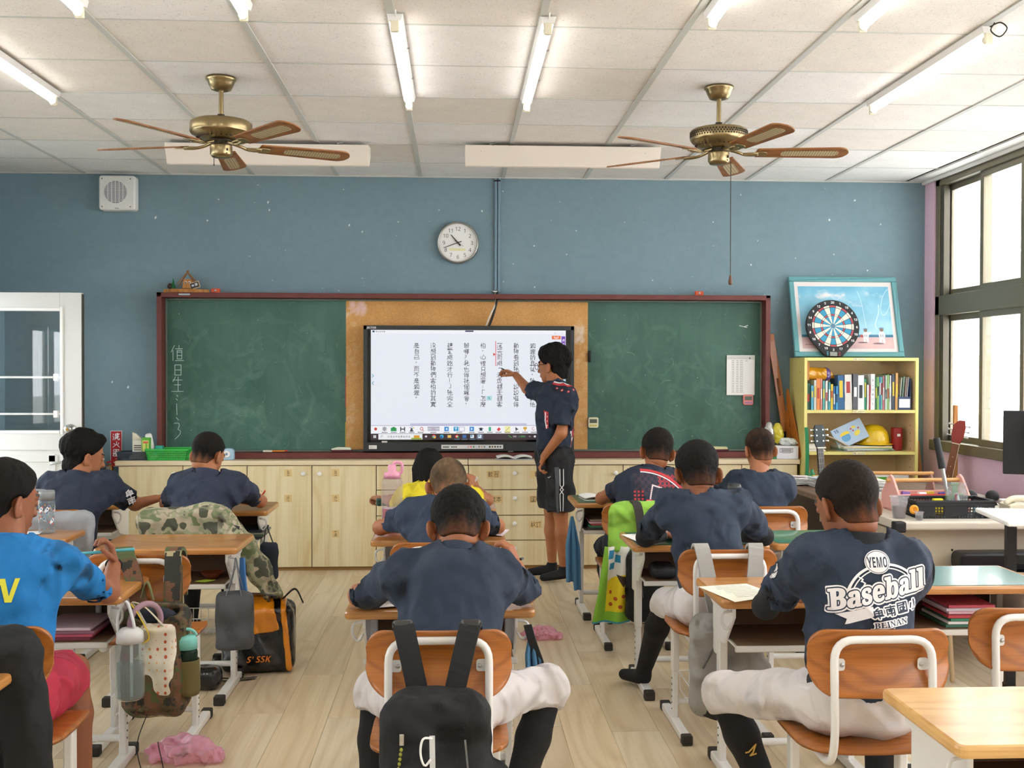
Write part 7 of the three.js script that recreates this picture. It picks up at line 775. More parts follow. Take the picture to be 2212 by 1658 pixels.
  // hair
  const hg = hairGeo(o.hair ?? 'short').clone(), sc = linC(o.scalp ?? 0x2a211a), amt = o.scalpMix ?? 0; paint(hg, (x, y, z) => { const n = 0.75 + 0.5 * Math.abs(vn(x * 90, y * 40, z * 90)), k = clamp(amt * (0.55 + 0.9 * fbm(x * 18 + (o.seed ?? 0), y * 18, z * 18, 3)), 0, 1); const fade = (o.hair === 'buzz' ? 0.45 : o.hair === 'short' ? 0.2 : 0) * sstep(-0.01, -0.075, y + 0.02 * vn(x * 60, 3, z * 60)); return hairC.map((c, i) => lerp(lerp(c, sc[i], k), skinC[i], fade) * n); }); hg.applyMatrix4(hm); mk('hair', hg, hairMat, t);
  o.root = t; o.shirtF = shirtF; o.side = side; o.spine = spine; o.front = front; o.hm = hm; return o;
}
function print(o, name, c, u, v, out, W, H, tex, n = 36, F = o.shirtF) {   // cloth print that follows the shirt
  const U = nrm(u), N = nrm(out), Vv = nrm(v), pos = [], uv = [], idx = [], ok = [];
  for (let j = 0; j <= n; j++) for (let i = 0; i <= n; i++) { let p = add3(add3(add3(c, U, (i / n - 0.5) * W), Vv, (j / n - 0.5) * H), N, 0.3), hit = 0; for (let k = 0; k < 60; k++) { const d = F(...p) - 0.0028; if (d < 0.0004) { hit = 1; break; } p = add3(p, N, -Math.max(d * 0.6, 0.0006)); if (dot3(sub3(p, c), N) < -0.3) break; } ok.push(hit); pos.push(...p); uv.push(i / n, j / n); }
  for (let j = 0; j < n; j++) for (let i = 0; i < n; i++) { const a = j * (n + 1) + i, b = a + 1, d = a + n + 1, e = d + 1; if (ok[a] && ok[b] && ok[d] && ok[e]) { const z = [a, b, d, e].map((k) => dot3([pos[k * 3], pos[k * 3 + 1], pos[k * 3 + 2]], N)); if (Math.max(...z) - Math.min(...z) < 0.05) idx.push(a, b, d, b, e, d); } }
  return mk(name, indexed(pos, idx, uv), new THREE.MeshStandardMaterial({ map: tex, transparent: true, alphaTest: 0.4, roughness: 0.75 }), o.root, true);
}
const blackBelt = std(0x101114, 0.5), NAVY = 0x232f41, skinA = 0x9c5f3b, skinB = 0x8a5232, skinC2 = 0xa86c48;
// boy with the black backpack chair, writing
const s6 = person({ label: 'boy in plain navy shirt writing, black backpack hung behind him', P: [-0.045, 0.535, 5.31], N: [0.006, 0.925, 5.06], H: [0.009, 0.988, 4.97], face: [0, -0.75, -0.75], SL: [-0.161, 0.87, 5.06], SR: [0.135, 0.872, 5.06], EL: [-0.325, 0.742, 4.8], ER: [0.243, 0.745, 4.79], WL: [-0.12, 0.738, 4.68], WR: [0.215, 0.82, 4.71], hr: [-0.25, 0.6, -0.1], cr: 1, KL: [-0.25, 0.475, 5.0], KR: [0.3, 0.475, 4.98], AL: [-0.25, 0.09, 5.18], AR: [0.15, 0.09, 5.22], w: 1.02, shirt: { color: NAVY, sleeve: 0.88, collar: NAVY }, pants: { color: 0xd8d2d0 }, sock: { color: 0x111214 }, hair: 'short', skin: skinA, cell: 0.011 });
// boy with the printed baseball shirt
const s10 = person({ label: 'boy in navy shirt with large white baseball print on its back', P: [1.183, 0.54, 5.37], N: [1.212, 1.005, 5.31], H: [1.186, 1.098, 5.25], face: [-0.3, -0.35, -0.9], SL: [1.062, 0.95, 5.31], SR: [1.355, 0.94, 5.31], EL: [1.0, 0.745, 5.04], ER: [1.405, 0.75, 5.04], WL: [1.07, 0.76, 4.84], WR: [1.25, 0.745, 4.88], hl: [0.5, 0.35, -0.8], cl: 1, KL: [0.855, 0.48, 5.06], KR: [1.42, 0.475, 4.95], AL: [1.02, 0.09, 5.12], AR: [1.35, 0.09, 5.1], w: 1.04, hs: 1.1, shirt: { color: NAVY, sleeve: 0.72, collar: 0x14171c }, pants: { color: 0xdad4d1 }, sock: { color: 0x111214 }, armCover: 0x131417, hair: 'buzz', scalp: 0x3a2a1f, scalpMix: 0.35, skin: skinB, cell: 0.011, seed: 3 });
const s8 = person({ label: 'boy in plain navy shirt with black arm sleeves before the grey backpack', P: [1.09, 0.535, 4.02], N: [1.05, 0.97, 3.86], H: [1.055, 1.05, 3.78], face: [0, -0.45, -0.9], SL: [0.915, 0.93, 3.86], SR: [1.205, 0.935, 3.86], EL: [0.86, 0.745, 3.6], ER: [1.405, 0.748, 3.6], WL: [0.97, 0.735, 3.46], WR: [1.27, 0.735, 3.44], KL: [0.93, 0.47, 3.7], KR: [1.23, 0.47, 3.66], AL: [0.885, 0.09, 3.42], AR: [1.2, 0.09, 3.5], dL: [-0.5, 0, -0.7], shirt: { color: NAVY, sleeve: 0.75 }, pants: { color: 0xdad5d3 }, sock: { color: 0x111214 }, armCover: 0x131417, hair: 'short', skin: skinB, hs: 1.1 });
const s7 = person({ label: 'boy in dark team shirt with red pattern, draped green blanket behind', P: [0.985, 0.535, 2.52], N: [1.118, 0.935, 2.4], H: [1.148, 1.03, 2.32], face: [0, -0.5, -0.9], up: [0.1, 1, 0], SL: [0.975, 0.872, 2.4], SR: [1.262, 0.872, 2.4], EL: [0.86, 0.745, 2.1], ER: [1.3, 0.745, 2.1], WL: [1.0, 0.735, 1.9], WR: [1.18, 0.735, 1.9], KL: [0.88, 0.47, 2.12], KR: [1.1, 0.47, 2.12], AL: [0.9, 0.09, 2.2], AR: [1.1, 0.09, 2.2], shirt: { color: 0x1d2637, collar: 0x1d2637 }, pants: { color: 0x1b2230 }, sock: { color: 0x111214 }, hair: 'short', scalp: 0x3a2a20, scalpMix: 0.2, skin: skinA, cell: 0.014 });
const s9 = person({ label: 'close-cropped boy in navy shirt beside the magazine piles', P: [1.66, 0.535, 2.62], N: [1.712, 0.935, 2.42], H: [1.728, 1.05, 2.36], face: [-0.15, -0.2, -1], SL: [1.585, 0.87, 2.42], SR: [1.85, 0.868, 2.42], EL: [1.53, 0.745, 2.1], ER: [1.92, 0.745, 2.1], WL: [1.65, 0.735, 1.9], WR: [1.85, 0.735, 1.9], KL: [1.58, 0.47, 2.2], KR: [1.76, 0.47, 2.2], AL: [1.58, 0.09, 2.25], AR: [1.76, 0.09, 2.25], shirt: { color: NAVY }, pants: { color: 0x1b2230 }, sock: { color: 0x111214 }, hair: 'buzz', scalp: 0x59412e, scalpMix: 0.6, skin: skinC2, hs: 1.02, cell: 0.014, seed: 8 });
const s5 = person({ label: 'shaved head boy in navy shirt between the yellow shirt girl and black backpack', P: [-0.07, 0.535, 3.75], N: [-0.05, 0.88, 3.46], H: [-0.034, 0.95, 3.38], face: [0, -0.65, -0.8], SL: [-0.2, 0.838, 3.46], SR: [0.09, 0.838, 3.46], EL: [-0.362, 0.742, 3.22], ER: [0.205, 0.742, 3.2], WL: [-0.2, 0.735, 3.1], WR: [0.05, 0.735, 3.08], KL: [-0.17, 0.47, 3.36], KR: [0.05, 0.47, 3.36], AL: [-0.17, 0.09, 3.45], AR: [0.05, 0.09, 3.45], shirt: { color: 0x27344a, sleeve: 0.75 }, pants: { color: 0xd2cdca }, sock: { color: 0x111214 }, hair: 'buzz', scalp: 0x7a6248, scalpMix: 0.85, skin: skinC2, hs: 1.12, cell: 0.013, seed: 5 });
const s4 = person({ label: 'girl with black bob hair and yellow shirt near the teacher', P: [-0.085, 0.52, 2.6], N: [-0.12, 0.872, 2.38], H: [-0.15, 0.925, 2.28], face: [0, -0.45, -0.9], SL: [-0.245, 0.812, 2.38], SR: [0.005, 0.812, 2.38], EL: [-0.37, 0.742, 2.15], ER: [0.185, 0.742, 2.13], WL: [-0.43, 0.736, 2.02], WR: [0.12, 0.8, 2.0], hl: [-0.5, 0.05, -0.6], hr: [-0.3, 0.7, -0.3], cr: 1, cl: 1, KL: [-0.17, 0.46, 2.25], KR: [0.0, 0.46, 2.25], AL: [-0.17, 0.09, 2.3], AR: [0, 0.09, 2.3], w: 0.92, shirt: { color: 0xe3cf24 }, pants: { color: 0x20242c }, hair: 'bob', skin: skinC2, hs: 0.98, cell: 0.014 });
const s3 = person({ label: 'cropped hair boy in navy shirt before the camouflage jacket chair', P: [-1.385, 0.535, 2.64], N: [-1.345, 0.935, 2.5], H: [-1.355, 1.03, 2.43], face: [0.45, -0.45, -0.9], SL: [-1.48, 0.876, 2.5], SR: [-1.205, 0.88, 2.48], EL: [-1.63, 0.745, 2.25], ER: [-1.115, 0.745, 2.18], WL: [-1.5, 0.735, 2.1], WR: [-1.27, 0.74, 2.05], KL: [-1.48, 0.47, 2.25], KR: [-1.27, 0.47, 2.25], AL: [-1.48, 0.09, 2.3], AR: [-1.27, 0.09, 2.3], shirt: { color: 0x2a3247, collar: 0x2a3247 }, pants: { color: 0x1b2230 }, sock: { color: 0x111214 }, hair: 'buzz', scalp: 0x2c211a, scalpMix: 0.3, skin: skinC2, hs: 1.04, cell: 0.014 });
const s2 = person({ label: 'boy with thick spiky hair in navy shirt near the open door', P: [-2.08, 0.535, 2.64], N: [-2.035, 0.92, 2.48], H: [-2.03, 1.02, 2.4], face: [0.8, -0.25, -0.6], SL: [-2.185, 0.872, 2.45], SR: [-1.885, 0.875, 2.5], EL: [-2.32, 0.745, 2.25], ER: [-1.78, 0.75, 2.33], WL: [-2.25, 0.735, 2.05], WR: [-1.7, 0.765, 2.19], hr: [0.4, 0.1, -0.7], cr: 1, KL: [-2.17, 0.47, 2.25], KR: [-1.96, 0.47, 2.25], AL: [-2.17, 0.09, 2.3], AR: [-1.96, 0.09, 2.3], w: 1.08, shirt: { color: 0x252d40, collar: 0x252d40 }, pants: { color: 0x1b2230 }, sock: { color: 0x111214 }, hair: 'thick', skin: skinC2, hs: 1.08, cell: 0.013 });
const s1 = person({ label: 'girl with tied black hair in bright blue shirt and red shorts', P: [-1.34, 0.535, 5.24], N: [-1.37, 0.975, 5.1], H: [-1.405, 1.09, 5.02], face: [0.55, -0.2, -0.85], SL: [-1.5, 0.915, 5.12], SR: [-1.225, 0.918, 5.1], EL: [-1.58, 0.745, 4.8], ER: [-1.165, 0.755, 4.78], WL: [-1.38, 0.76, 4.62], WR: [-1.2, 0.82, 4.6], hl: [0.5, 0.3, -0.6], hr: [-0.15, 0.7, 0.1], cl: 1, cr: 1, KL: [-1.45, 0.47, 4.8], KR: [-1.275, 0.5, 4.8], AL: [-1.42, 0.09, 4.85], AR: [-1.225, 0.1, 4.86], shirt: { color: 0x1270b0, sleeve: 0.8, loose: 0.012, collar: 0x1270b0 }, pants: { color: 0xb02a42, to: 0.72, name: 'shorts', flare: 0.095 }, sock: { color: 0x8d8f94, from: 0.85 }, hair: 'pony', skin: 0x8f5638, hs: 1.06, cell: 0.012 });
// teacher at the screen
const tc = person({ label: 'teacher in navy team shirt and black shorts pointing a pen at the screen', P: [0.705, 0.89, 0.72], N: [0.722, 1.4, 0.68], H: [0.7, 1.53, 0.6], face: [-0.85, -0.1, -0.55], fwd: [-0.8, 0, -0.6], SL: [0.79, 1.32, 0.82], SR: [0.655, 1.335, 0.55], EL: [0.735, 1.06, 0.93], ER: [0.53, 1.36, 0.4], WL: [0.62, 0.89, 0.84], WR: [0.45, 1.46, 0.29], hl: [-0.3, -0.9, -0.1], hr: [-0.75, 0.35, -0.35], cl: 1, cr: 1, HL: [0.735, 0.86, 0.8], HR: [0.68, 0.86, 0.65], KL: [0.745, 0.48, 0.8], KR: [0.69, 0.48, 0.64], AL: [0.77, 0.085, 0.79], AR: [0.7, 0.085, 0.62], dL: [-0.9, 0, 0.35], dR: [-0.95, 0, 0.1], w: 1.08, hs: 1.12, ar: 1.12, lr: 1.0, hand: 1.0, foot: 1.25, shirt: { color: 0x1c2739, sleeve: 0.85, loose: 0.014, hem: -0.2, collar: 0x1c2739, wrinkle: 0.03 }, pants: { color: 0x17181b, to: 0.93, name: 'shorts', flare: 0.1, waist: 0.05 }, sock: { color: 0x17181b, from: 0.93 }, hair: 'mop', skin: 0xa5673f, cell: 0.012 });
// ---------- shirt prints ----------
const clear = (W, H, draw) => canvasTex(W, H, (g, w, h) => { g.clearRect(0, 0, w, h); draw(g, w, h); });
print(s10, 'shirt_print', [1.222, 0.876, 5.42], [1, 0.02, 0], [0, 1, -0.1], [0, 0.05, 1], 0.305, 0.222, clear(1024, 860, (g) => {
  const W = '#e9e4e2', N = '#232f41'; g.lineCap = g.lineJoin = 'round'; g.strokeStyle = W; g.fillStyle = W;
  g.lineWidth = 26; g.beginPath(); g.arc(560, 560, 400, 3.5, 5.9); g.stroke(); g.lineWidth = 12; g.beginPath(); g.arc(560, 560, 360, 3.4, 6.0); g.stroke(); for (const [s, X] of [[1, 330], [-1, 800]]) { g.lineWidth = 14; for (let k = 0; k < 6; k++) { const x = X + s * k * 22, y = 300 + k * 44; g.beginPath(); g.moveTo(x - 30 * s, y - 14); g.lineTo(x + 4 * s, y + 12); g.lineTo(x - 14 * s, y + 34); g.stroke(); } }
  g.fillStyle = W; g.beginPath(); g.arc(500, 132, 128, 0, 7); g.fill(); g.strokeStyle = N; g.lineWidth = 6; g.beginPath(); g.arc(500, 132, 116, 0, 7); g.stroke(); g.fillStyle = N; g.font = 'bold 116px sans-serif'; g.textAlign = 'center'; g.save(); g.translate(500, 132); g.scale(0.62, 1.35); g.fillText('YEMO', 0, 42); g.restore();
  g.save(); g.translate(500, 500); g.rotate(-0.2); g.scale(0.98, 1.25); g.font = 'italic bold 240px serif'; g.textAlign = 'center'; g.lineWidth = 64; g.strokeStyle = W; g.strokeText('Baseball', 0, 40); g.lineWidth = 36; g.strokeStyle = N; g.strokeText('Baseball', 0, 40); g.lineWidth = 14; g.strokeStyle = W; g.strokeText('Baseball', 0, 40); g.fillStyle = W; g.fillText('Baseball', 0, 40); g.restore();
  g.fillStyle = W; g.beginPath(); g.moveTo(70, 690); g.quadraticCurveTo(220, 650, 420, 610); g.lineTo(440, 720); g.quadraticCurveTo(280, 770, 150, 800); g.lineTo(170, 740); g.closePath(); g.fill();
  g.lineWidth = 54; ['卑', '南', '國', '小'].forEach((c, i) => { const x = 468 + i * 134, y = 690 - i * 24; g.save(); g.translate(x, y); g.rotate(-0.12); glyph(g, c, 0, 0, 104, W, 46); glyph(g, c, 0, 0, 104, N, 15); g.restore(); });
  g.save(); g.translate(610, 818); g.rotate(-0.12); g.font = 'bold 88px serif'; g.lineWidth = 24; g.strokeStyle = W; g.strokeText('BEINAN', 0, 20); g.fillStyle = N; g.fillText('BEINAN', 0, 20); g.restore(); g.strokeStyle = W; g.lineWidth = 16; g.beginPath(); g.arc(520, 520, 360, 1.25, 1.9); g.stroke();
}), 56);
const sleeveTex = clear(128, 256, (g) => { ['卑', '南'].forEach((c, i) => glyph(g, c, 64, 70 + i * 110, 92, '#e4e2e0', 13)); });
print(s10, 'sleeve_print', [1.04, 0.865, 5.19], [0.4, 0.3, 0.8], [0, 0.9, 0.4], [-0.9, 0.35, 0.3], 0.045, 0.07, sleeveTex, 12);
print(s2, 'sleeve_print', [-1.795, 0.79, 2.38], [0.7, 0.3, -0.4], [-0.3, 0.9, 0], [0.35, 0.2, 0.9], 0.06, 0.1, sleeveTex, 12);
print(s7, 'team_pattern', [1.115, 0.83, 2.5], [1, 0, 0], [0, 1, -0.1], [0, 0.1, 1], 0.3, 0.27, clear(600, 540, (g, w, h) => {
  g.fillStyle = '#1d2637'; g.fillRect(0, 0, w, h); g.strokeStyle = '#4a3440'; g.lineWidth = 5; for (let j = 0; j < 6; j++) for (let i = 0; i < 8; i++) { const x = 60 + i * 70 + (j % 2) * 35, y = 90 + j * 40; g.strokeRect(x - 16, y - 16, 32, 32); g.strokeRect(x - 7, y - 7, 14, 14); }
  g.strokeStyle = '#c23338'; for (let i = 0; i < 16; i++) { const x = 330 + (i % 4) * 52, y = 110 + ((i / 4) | 0) * 48; g.save(); g.translate(x, y); g.rotate(0.78); g.lineWidth = 7; g.strokeRect(-15, -15, 30, 30); g.fillStyle = '#c23338'; g.fillRect(-5, -5, 10, 10); g.restore(); } for (let k = 0; k < 9; k++) { g.fillStyle = '#c23338'; g.fillRect(30 + (k % 3) * 40, 260 + ((k / 3) | 0) * 40, 22, 22); }
  g.lineWidth = 26; g.strokeStyle = '#c23338'; g.beginPath(); g.moveTo(120, 30); g.quadraticCurveTo(420, 40, 600, 260); g.stroke(); g.lineWidth = 12; g.strokeStyle = '#e6e2e0'; g.beginPath(); g.moveTo(120, 52); g.quadraticCurveTo(400, 62, 600, 290); g.stroke();
  g.fillStyle = '#1d2637'; g.strokeStyle = '#e6e2e0'; g.lineWidth = 16; g.beginPath(); g.moveTo(190, 420); g.lineTo(240, 200); g.lineTo(560, 300); g.lineTo(560, 420); g.closePath(); g.fill(); g.stroke(); g.strokeStyle = '#c23338'; g.setLineDash([8, 14]); g.lineWidth = 8; g.stroke(); g.setLineDash([]); g.fillStyle = '#dcd8d6'; g.font = 'bold 34px sans-serif'; g.fillText('BASEBALL TEAM', 262, 320, 250); g.save(); g.font = 'bold 170px sans-serif'; g.lineWidth = 22; g.strokeStyle = '#c23338'; g.strokeText('BNPS', 150, 490, 420); g.fillStyle = '#e9e6e4'; g.fillText('BNPS', 150, 490, 420); g.restore();
}), 40);
print(s4, 'shirt_print', [-0.15, 0.73, 2.5], [1, 0, 0], [0, 1, -0.1], [0, 0.1, 1], 0.2, 0.09, clear(400, 180, (g) => { g.fillStyle = '#1c1b16'; g.font = 'italic bold 150px sans-serif'; g.fillText('BEIN', 6, 140, 390); }), 24);
print(s1, 'shirt_print', [-1.4, 0.77, 5.3], [1, 0, 0], [0, 1, 0], [0, 0.05, 1], 0.26, 0.28, clear(520, 560, (g) => { g.fillStyle = '#d9d23a'; g.font = 'italic bold 190px sans-serif'; g.fillText('ON', 190, 170, 320); g.fillText('&', 240, 380); g.font = 'bold 70px sans-serif'; g.fillText('prac', 100, 520); g.fillText('Tice', 290, 515); }), 30);
const bandTex = clear(300, 520, (g) => { g.fillStyle = '#b8323a'; g.beginPath(); g.moveTo(60, 0); g.lineTo(240, 40); g.lineTo(250, 480); g.lineTo(150, 520); g.lineTo(110, 260); g.closePath(); g.fill(); g.fillStyle = '#e8e4e2'; g.beginPath(); g.moveTo(110, 40); g.lineTo(150, 50); g.lineTo(140, 300); g.lineTo(200, 500); g.lineTo(165, 510); g.lineTo(100, 280); g.fill(); for (let k = 0; k < 6; k++) { g.fillStyle = k % 2 ? '#e8e4e2' : '#1c2739'; g.beginPath(); g.arc(195, 110 + k * 62, 17, 0, 7); g.fill(); g.fillStyle = '#b8323a'; g.beginPath(); g.arc(195, 110 + k * 62, 7, 0, 7); g.fill(); } });
print(tc, 'side_panel_print', [0.86, 1.12, 0.78], [0.6, 0, -0.8], [0, 1, 0], [0.85, 0, 0.5], 0.15, 0.36, bandTex, 24);
print(tc, 'shoulder_print', [0.78, 1.36, 0.8], [0.95, 0, 0.1], [0, 0.8, -0.5], [0.1, 0.6, 0.8], 0.2, 0.16, clear(400, 320, (g) => { g.lineWidth = 34; g.strokeStyle = '#c4343a'; g.beginPath(); g.moveTo(10, 70); g.lineTo(200, 190); g.lineTo(390, 60); g.stroke(); g.lineWidth = 24; g.strokeStyle = '#e8e4e2'; g.beginPath(); g.moveTo(30, 40); g.lineTo(200, 150); g.lineTo(380, 30); g.stroke(); g.fillStyle = '#c4343a'; for (const [x, y] of [[60, 180], [120, 240], [200, 290], [280, 240], [340, 180]]) { g.beginPath(); g.arc(x, y, 18, 0, 7); g.fill(); g.fillStyle = '#e8e4e2'; g.fillRect(x - 6, y - 6, 12, 12); g.fillStyle = '#c4343a'; } }), 20);
print(tc, 'side_panel_print', [0.64, 1.15, 0.82], [0.8, 0, -0.3], [0, 1, 0], [-0.2, 0, 1], 0.07, 0.13, bandTex, 14);
print(tc, 'shorts_stripe', [0.73, 0.66, 0.9], [1, 0, 0], [0, 1, 0], [0.1, 0, 1], 0.1, 0.32, clear(160, 512, (g) => { g.fillStyle = '#4a4c50'; g.beginPath(); g.moveTo(20, 0); g.lineTo(70, 0); g.lineTo(66, 512); g.lineTo(44, 512); g.fill(); g.strokeStyle = '#d4d4d2'; g.lineWidth = 9; for (const s of [-1, 1]) { g.beginPath(); g.moveTo(98 + s * 20, 20); g.lineTo(98 + s * 20, 200); g.lineTo(98 - s * 18, 250); g.lineTo(98 + s * 18, 300); g.lineTo(98 + s * 14, 500); g.stroke(); } }), 24, tc.pantsF);
print(tc, 'shorts_mark', [0.655, 0.745, 0.86], [1, 0, 0], [0, 1, 0], [-0.3, 0, 1], 0.035, 0.025, clear(70, 50, (g) => { g.strokeStyle = '#e8e8e6'; g.lineWidth = 7; g.beginPath(); g.moveTo(6, 20); g.quadraticCurveTo(30, 44, 40, 20); g.quadraticCurveTo(50, 10, 64, 12); g.stroke(); }), 8, tc.pantsF);
print(s10, 'sock_mark', [0.94, 0.31, 5.1], [1, 0, 0], [0, 1, 0], [-0.3, 0.1, 1], 0.05, 0.05, clear(100, 100, (g) => { g.strokeStyle = '#c9a24a'; g.lineWidth = 10; g.lineJoin = 'round'; g.beginPath(); g.moveTo(12, 66); g.lineTo(34, 60); g.lineTo(78, 14); g.lineTo(62, 62); g.lineTo(44, 82); g.lineTo(84, 70); g.stroke(); }), 10, s10.sockF);
mk('belt', polygonize(cutBy(cutBy((x, y, z) => cone(add3(s10.P, s10.side, -0.06), add3(s10.P, s10.side, 0.06), 0.114, 0.114)(x, y, z), half(add3(s10.P, s10.spine, 0.072), s10.spine)), half(add3(s10.P, s10.spine, 0.035), s10.spine.map((v) => -v))), ...bounds([s10.P], 0.2), 0.01), blackBelt, s10.root);
// teacher's glasses, pen, remote, shorts stripe
{
  const g = new THREE.Group(); g.name = numbered('glasses'); g.applyMatrix4(tc.hm); scene.add(g); tag(g, 'dark framed glasses on the teacher face', 'glasses');
  for (const s of [-1, 1]) { mk('rim', to(0.021, 0.0018, [s * 0.031, 0.004, 0.1]), M.black, g); mk('temple', tb([[s * 0.053, 0.008, 0.098], [s * 0.078, 0.01, 0.05], [s * 0.08, 0.008, -0.01]], 0.0018, 10, 6), M.black, g); } mk('bridge', cy(0.0016, 0.0016, 0.02, [0, 0.008, 0.102], [0, 0, Math.PI / 2], 6), M.black, g);
  const pen = (a, b, r, color, label, tip) => { const A = A3(a), B = A3(b), d = B.clone().sub(A), L = d.length(), o = thing('pen', label, 'pen', a); o.quaternion.setFromUnitVectors(V(0, 1, 0), d.normalize()); mk('barrel', cy(r, r, L * 0.86, [0, L * 0.43, 0], [0, 0, 0], 10), std(color, 0.35), o); mk('tip', cy(r * 0.25, r, L * 0.14, [0, L * 0.93, 0], [0, 0, 0], 10), std(tip ?? 0xd8c8a0, 0.5), o); return o; };
  pen([0.43, 1.465, 0.235], [0.335, 1.515, 0.23], 0.006, 0x1a1b1e, 'black stylus pen held against the screen by the teacher', 0x8a8a88);
  pen([0.235, 0.845, 4.7], [0.2, 0.82, 4.62], 0.005, 0x262a36, 'dark pen in the writing boy hand by the black backpack'); pen([-1.13, 0.87, 4.6], [-1.36, 0.855, 4.62], 0.0055, 0x59b7c4, 'turquoise pencil held between the blue shirt girl hands', 0xe6e08a);
  pen([-1.1, 0.8, 2.12], [-1.14, 0.745, 2.08], 0.005, 0xe0552a, 'orange pencil of the boy before the camouflage jacket'); pen([0.13, 0.86, 1.99], [0.08, 0.76, 1.97], 0.006, 0xd9d6d8, 'white and red pen raised by the yellow shirt girl', 0xc23a4a);
  tag(mk('remote_control', bx(0.03, 0.1, 0.016, [0.6, 0.8, 0.85], 0.004, [0.2, 0, 0.3]), M.black), 'small black remote in the teacher lowered hand', 'remote');
}
// ---------- bags, clothes and things around the desks ----------
const blobMesh = (name, f, lo, hi, cell, m, parent) => mk(name, polygonize(f, lo, hi, cell, 3.2), m, parent);
const camo = (w, m, cols, dig) => dataTex(w, w, m, m, (u, v) => { if (dig) { u = Math.floor(u * 48) / 48; v = Math.floor(v * 48) / 48; } const n = pn(u * 6, v * 6, 6, 6, 3) + pn(u * 14, v * 14, 14, 14, 4) * 0.6, k = pn(u * 5, v * 5, 5, 5, 8) + pn(u * 16, v * 16, 16, 16, 9) * 0.7; return rgbOf(n > 0.38 ? cols[0] : n < -0.42 ? cols[1] : k > 0.35 ? cols[2] : k < -0.5 ? cols[3] : cols[4]); });
const camoJ = std(0xffffff, 0.9, { map: camo(256, 0.36, [0x6f7a55, 0x4f5142, 0xb3a68e, 0x8a8468, 0x9a9b7c]), bumpMap: weave, bumpScale: 0.0004 }), camoB = std(0xffffff, 0.85, { map: camo(384, 0.3, [0x4f5a34, 0x2c2c24, 0x6e4a34, 0xa89a76, 0x5a4a30], true), bumpMap: weave, bumpScale: 0.0005 });
const blackCloth = phys(0x08090a, 0.8, { bumpMap: weave, bumpScale: 0.0004 }), blackGloss = phys(0x101114, 0.25, { clearcoat: 0.4, bumpMap: weave, bumpScale: 0.0004 }), clearP = (c, r = 0.06) => phys(c, r, { transmission: 0.88, thickness: 0, ior: 1.3 });
{ // black backpack on the chair
  const t = thing('backpack', 'black backpack with white reflective strip hanging on the chair back', 'backpack', [0, 0, 0]), c = [-0.05, 0.46, 5.665];
  const f = rough(join(0.03, rbox(c, [0.14, 0.2, 0.07], 0.06), rbox([-0.05, 0.41, 5.72], [0.115, 0.13, 0.05], 0.05), rbox([-0.05, 0.62, 5.625], [0.08, 0.05, 0.03], 0.03), cone([0.09, 0.3, 5.7], [0.11, 0.45, 5.68], 0.06, 0.04)), 0.026, 13); blobMesh('pack', f, [-0.26, 0.2, 5.54], [0.2, 0.72, 5.83], 0.011, blackCloth, t);
  for (const s of [-1, 1]) { mk('shoulder_strap', strap([[-0.05 + s * 0.045, 0.64, 5.625], [-0.05 + s * 0.065, 0.72, 5.6], [-0.05 + s * 0.09, 0.805, 5.535], [-0.05 + s * 0.095, 0.8, 5.495], [-0.05 + s * 0.09, 0.7, 5.475], [-0.05 + s * 0.085, 0.6, 5.475]], [0.055, 0.06], 0.014, [1, 0, 0]), blackCloth, t); mk('strap_pad', bx(0.056, 0.018, 0.036, [-0.05 + s * 0.093, 0.808, 5.525], 0.008, [0.5, 0, 0]), blackGloss, t); }
  mk('top_loop', strap([[-0.075, 0.655, 5.66], [-0.065, 0.61, 5.69], [-0.035, 0.61, 5.69], [-0.025, 0.655, 5.66]], 0.018, 0.004, [0, 0.3, 1]), blackCloth, t);
  mk('reflective_strip', strap([[-0.058, 0.585, 5.765], [-0.056, 0.5, 5.784], [-0.055, 0.43, 5.787]], 0.014, 0.003, [1, 0, 0], 10), std(0xc9cac8, 0.4), t); for (let k = 0; k < 3; k++) mk('reflective_dot', bx(0.016, 0.014 + k * 0.002, 0.003, [-0.055, 0.405 - k * 0.024, 5.786], 0.001), std(0xc9cac8, 0.4), t);
  mk('white_cord', tb([[-0.058, 0.58, 5.77], [-0.08, 0.585, 5.79], [-0.086, 0.55, 5.795], [-0.075, 0.52, 5.795], [-0.06, 0.535, 5.79]], 0.003, 24, 6), std(0xe4e2dd, 0.6), t);
  const z = mk('zip_pull', bx(0.012, 0.03, 0.004, [-0.135, 0.57, 5.75], 0.002), M.steel, t); mk('beaded_cord', [...Array(10).keys()].map((k) => sp(0.0045, [-0.136 - k * 0.0015, 0.548 - k * 0.012, 5.758], [1, 1.2, 1], 6)), std(0x8a8a2a, 0.6), z); mk('side_zip', bx(0.005, 0.1, 0.004, [0.03, 0.52, 5.755], 0.001, [0, 0, 0.1]), std(0x6a6a68, 0.5), t); mk('hem_piping', tb([[-0.19, 0.4, 5.71], [-0.17, 0.33, 5.74], [-0.13, 0.29, 5.745]], 0.004, 10, 6), std(0xd0d0cc, 0.5), t);
}
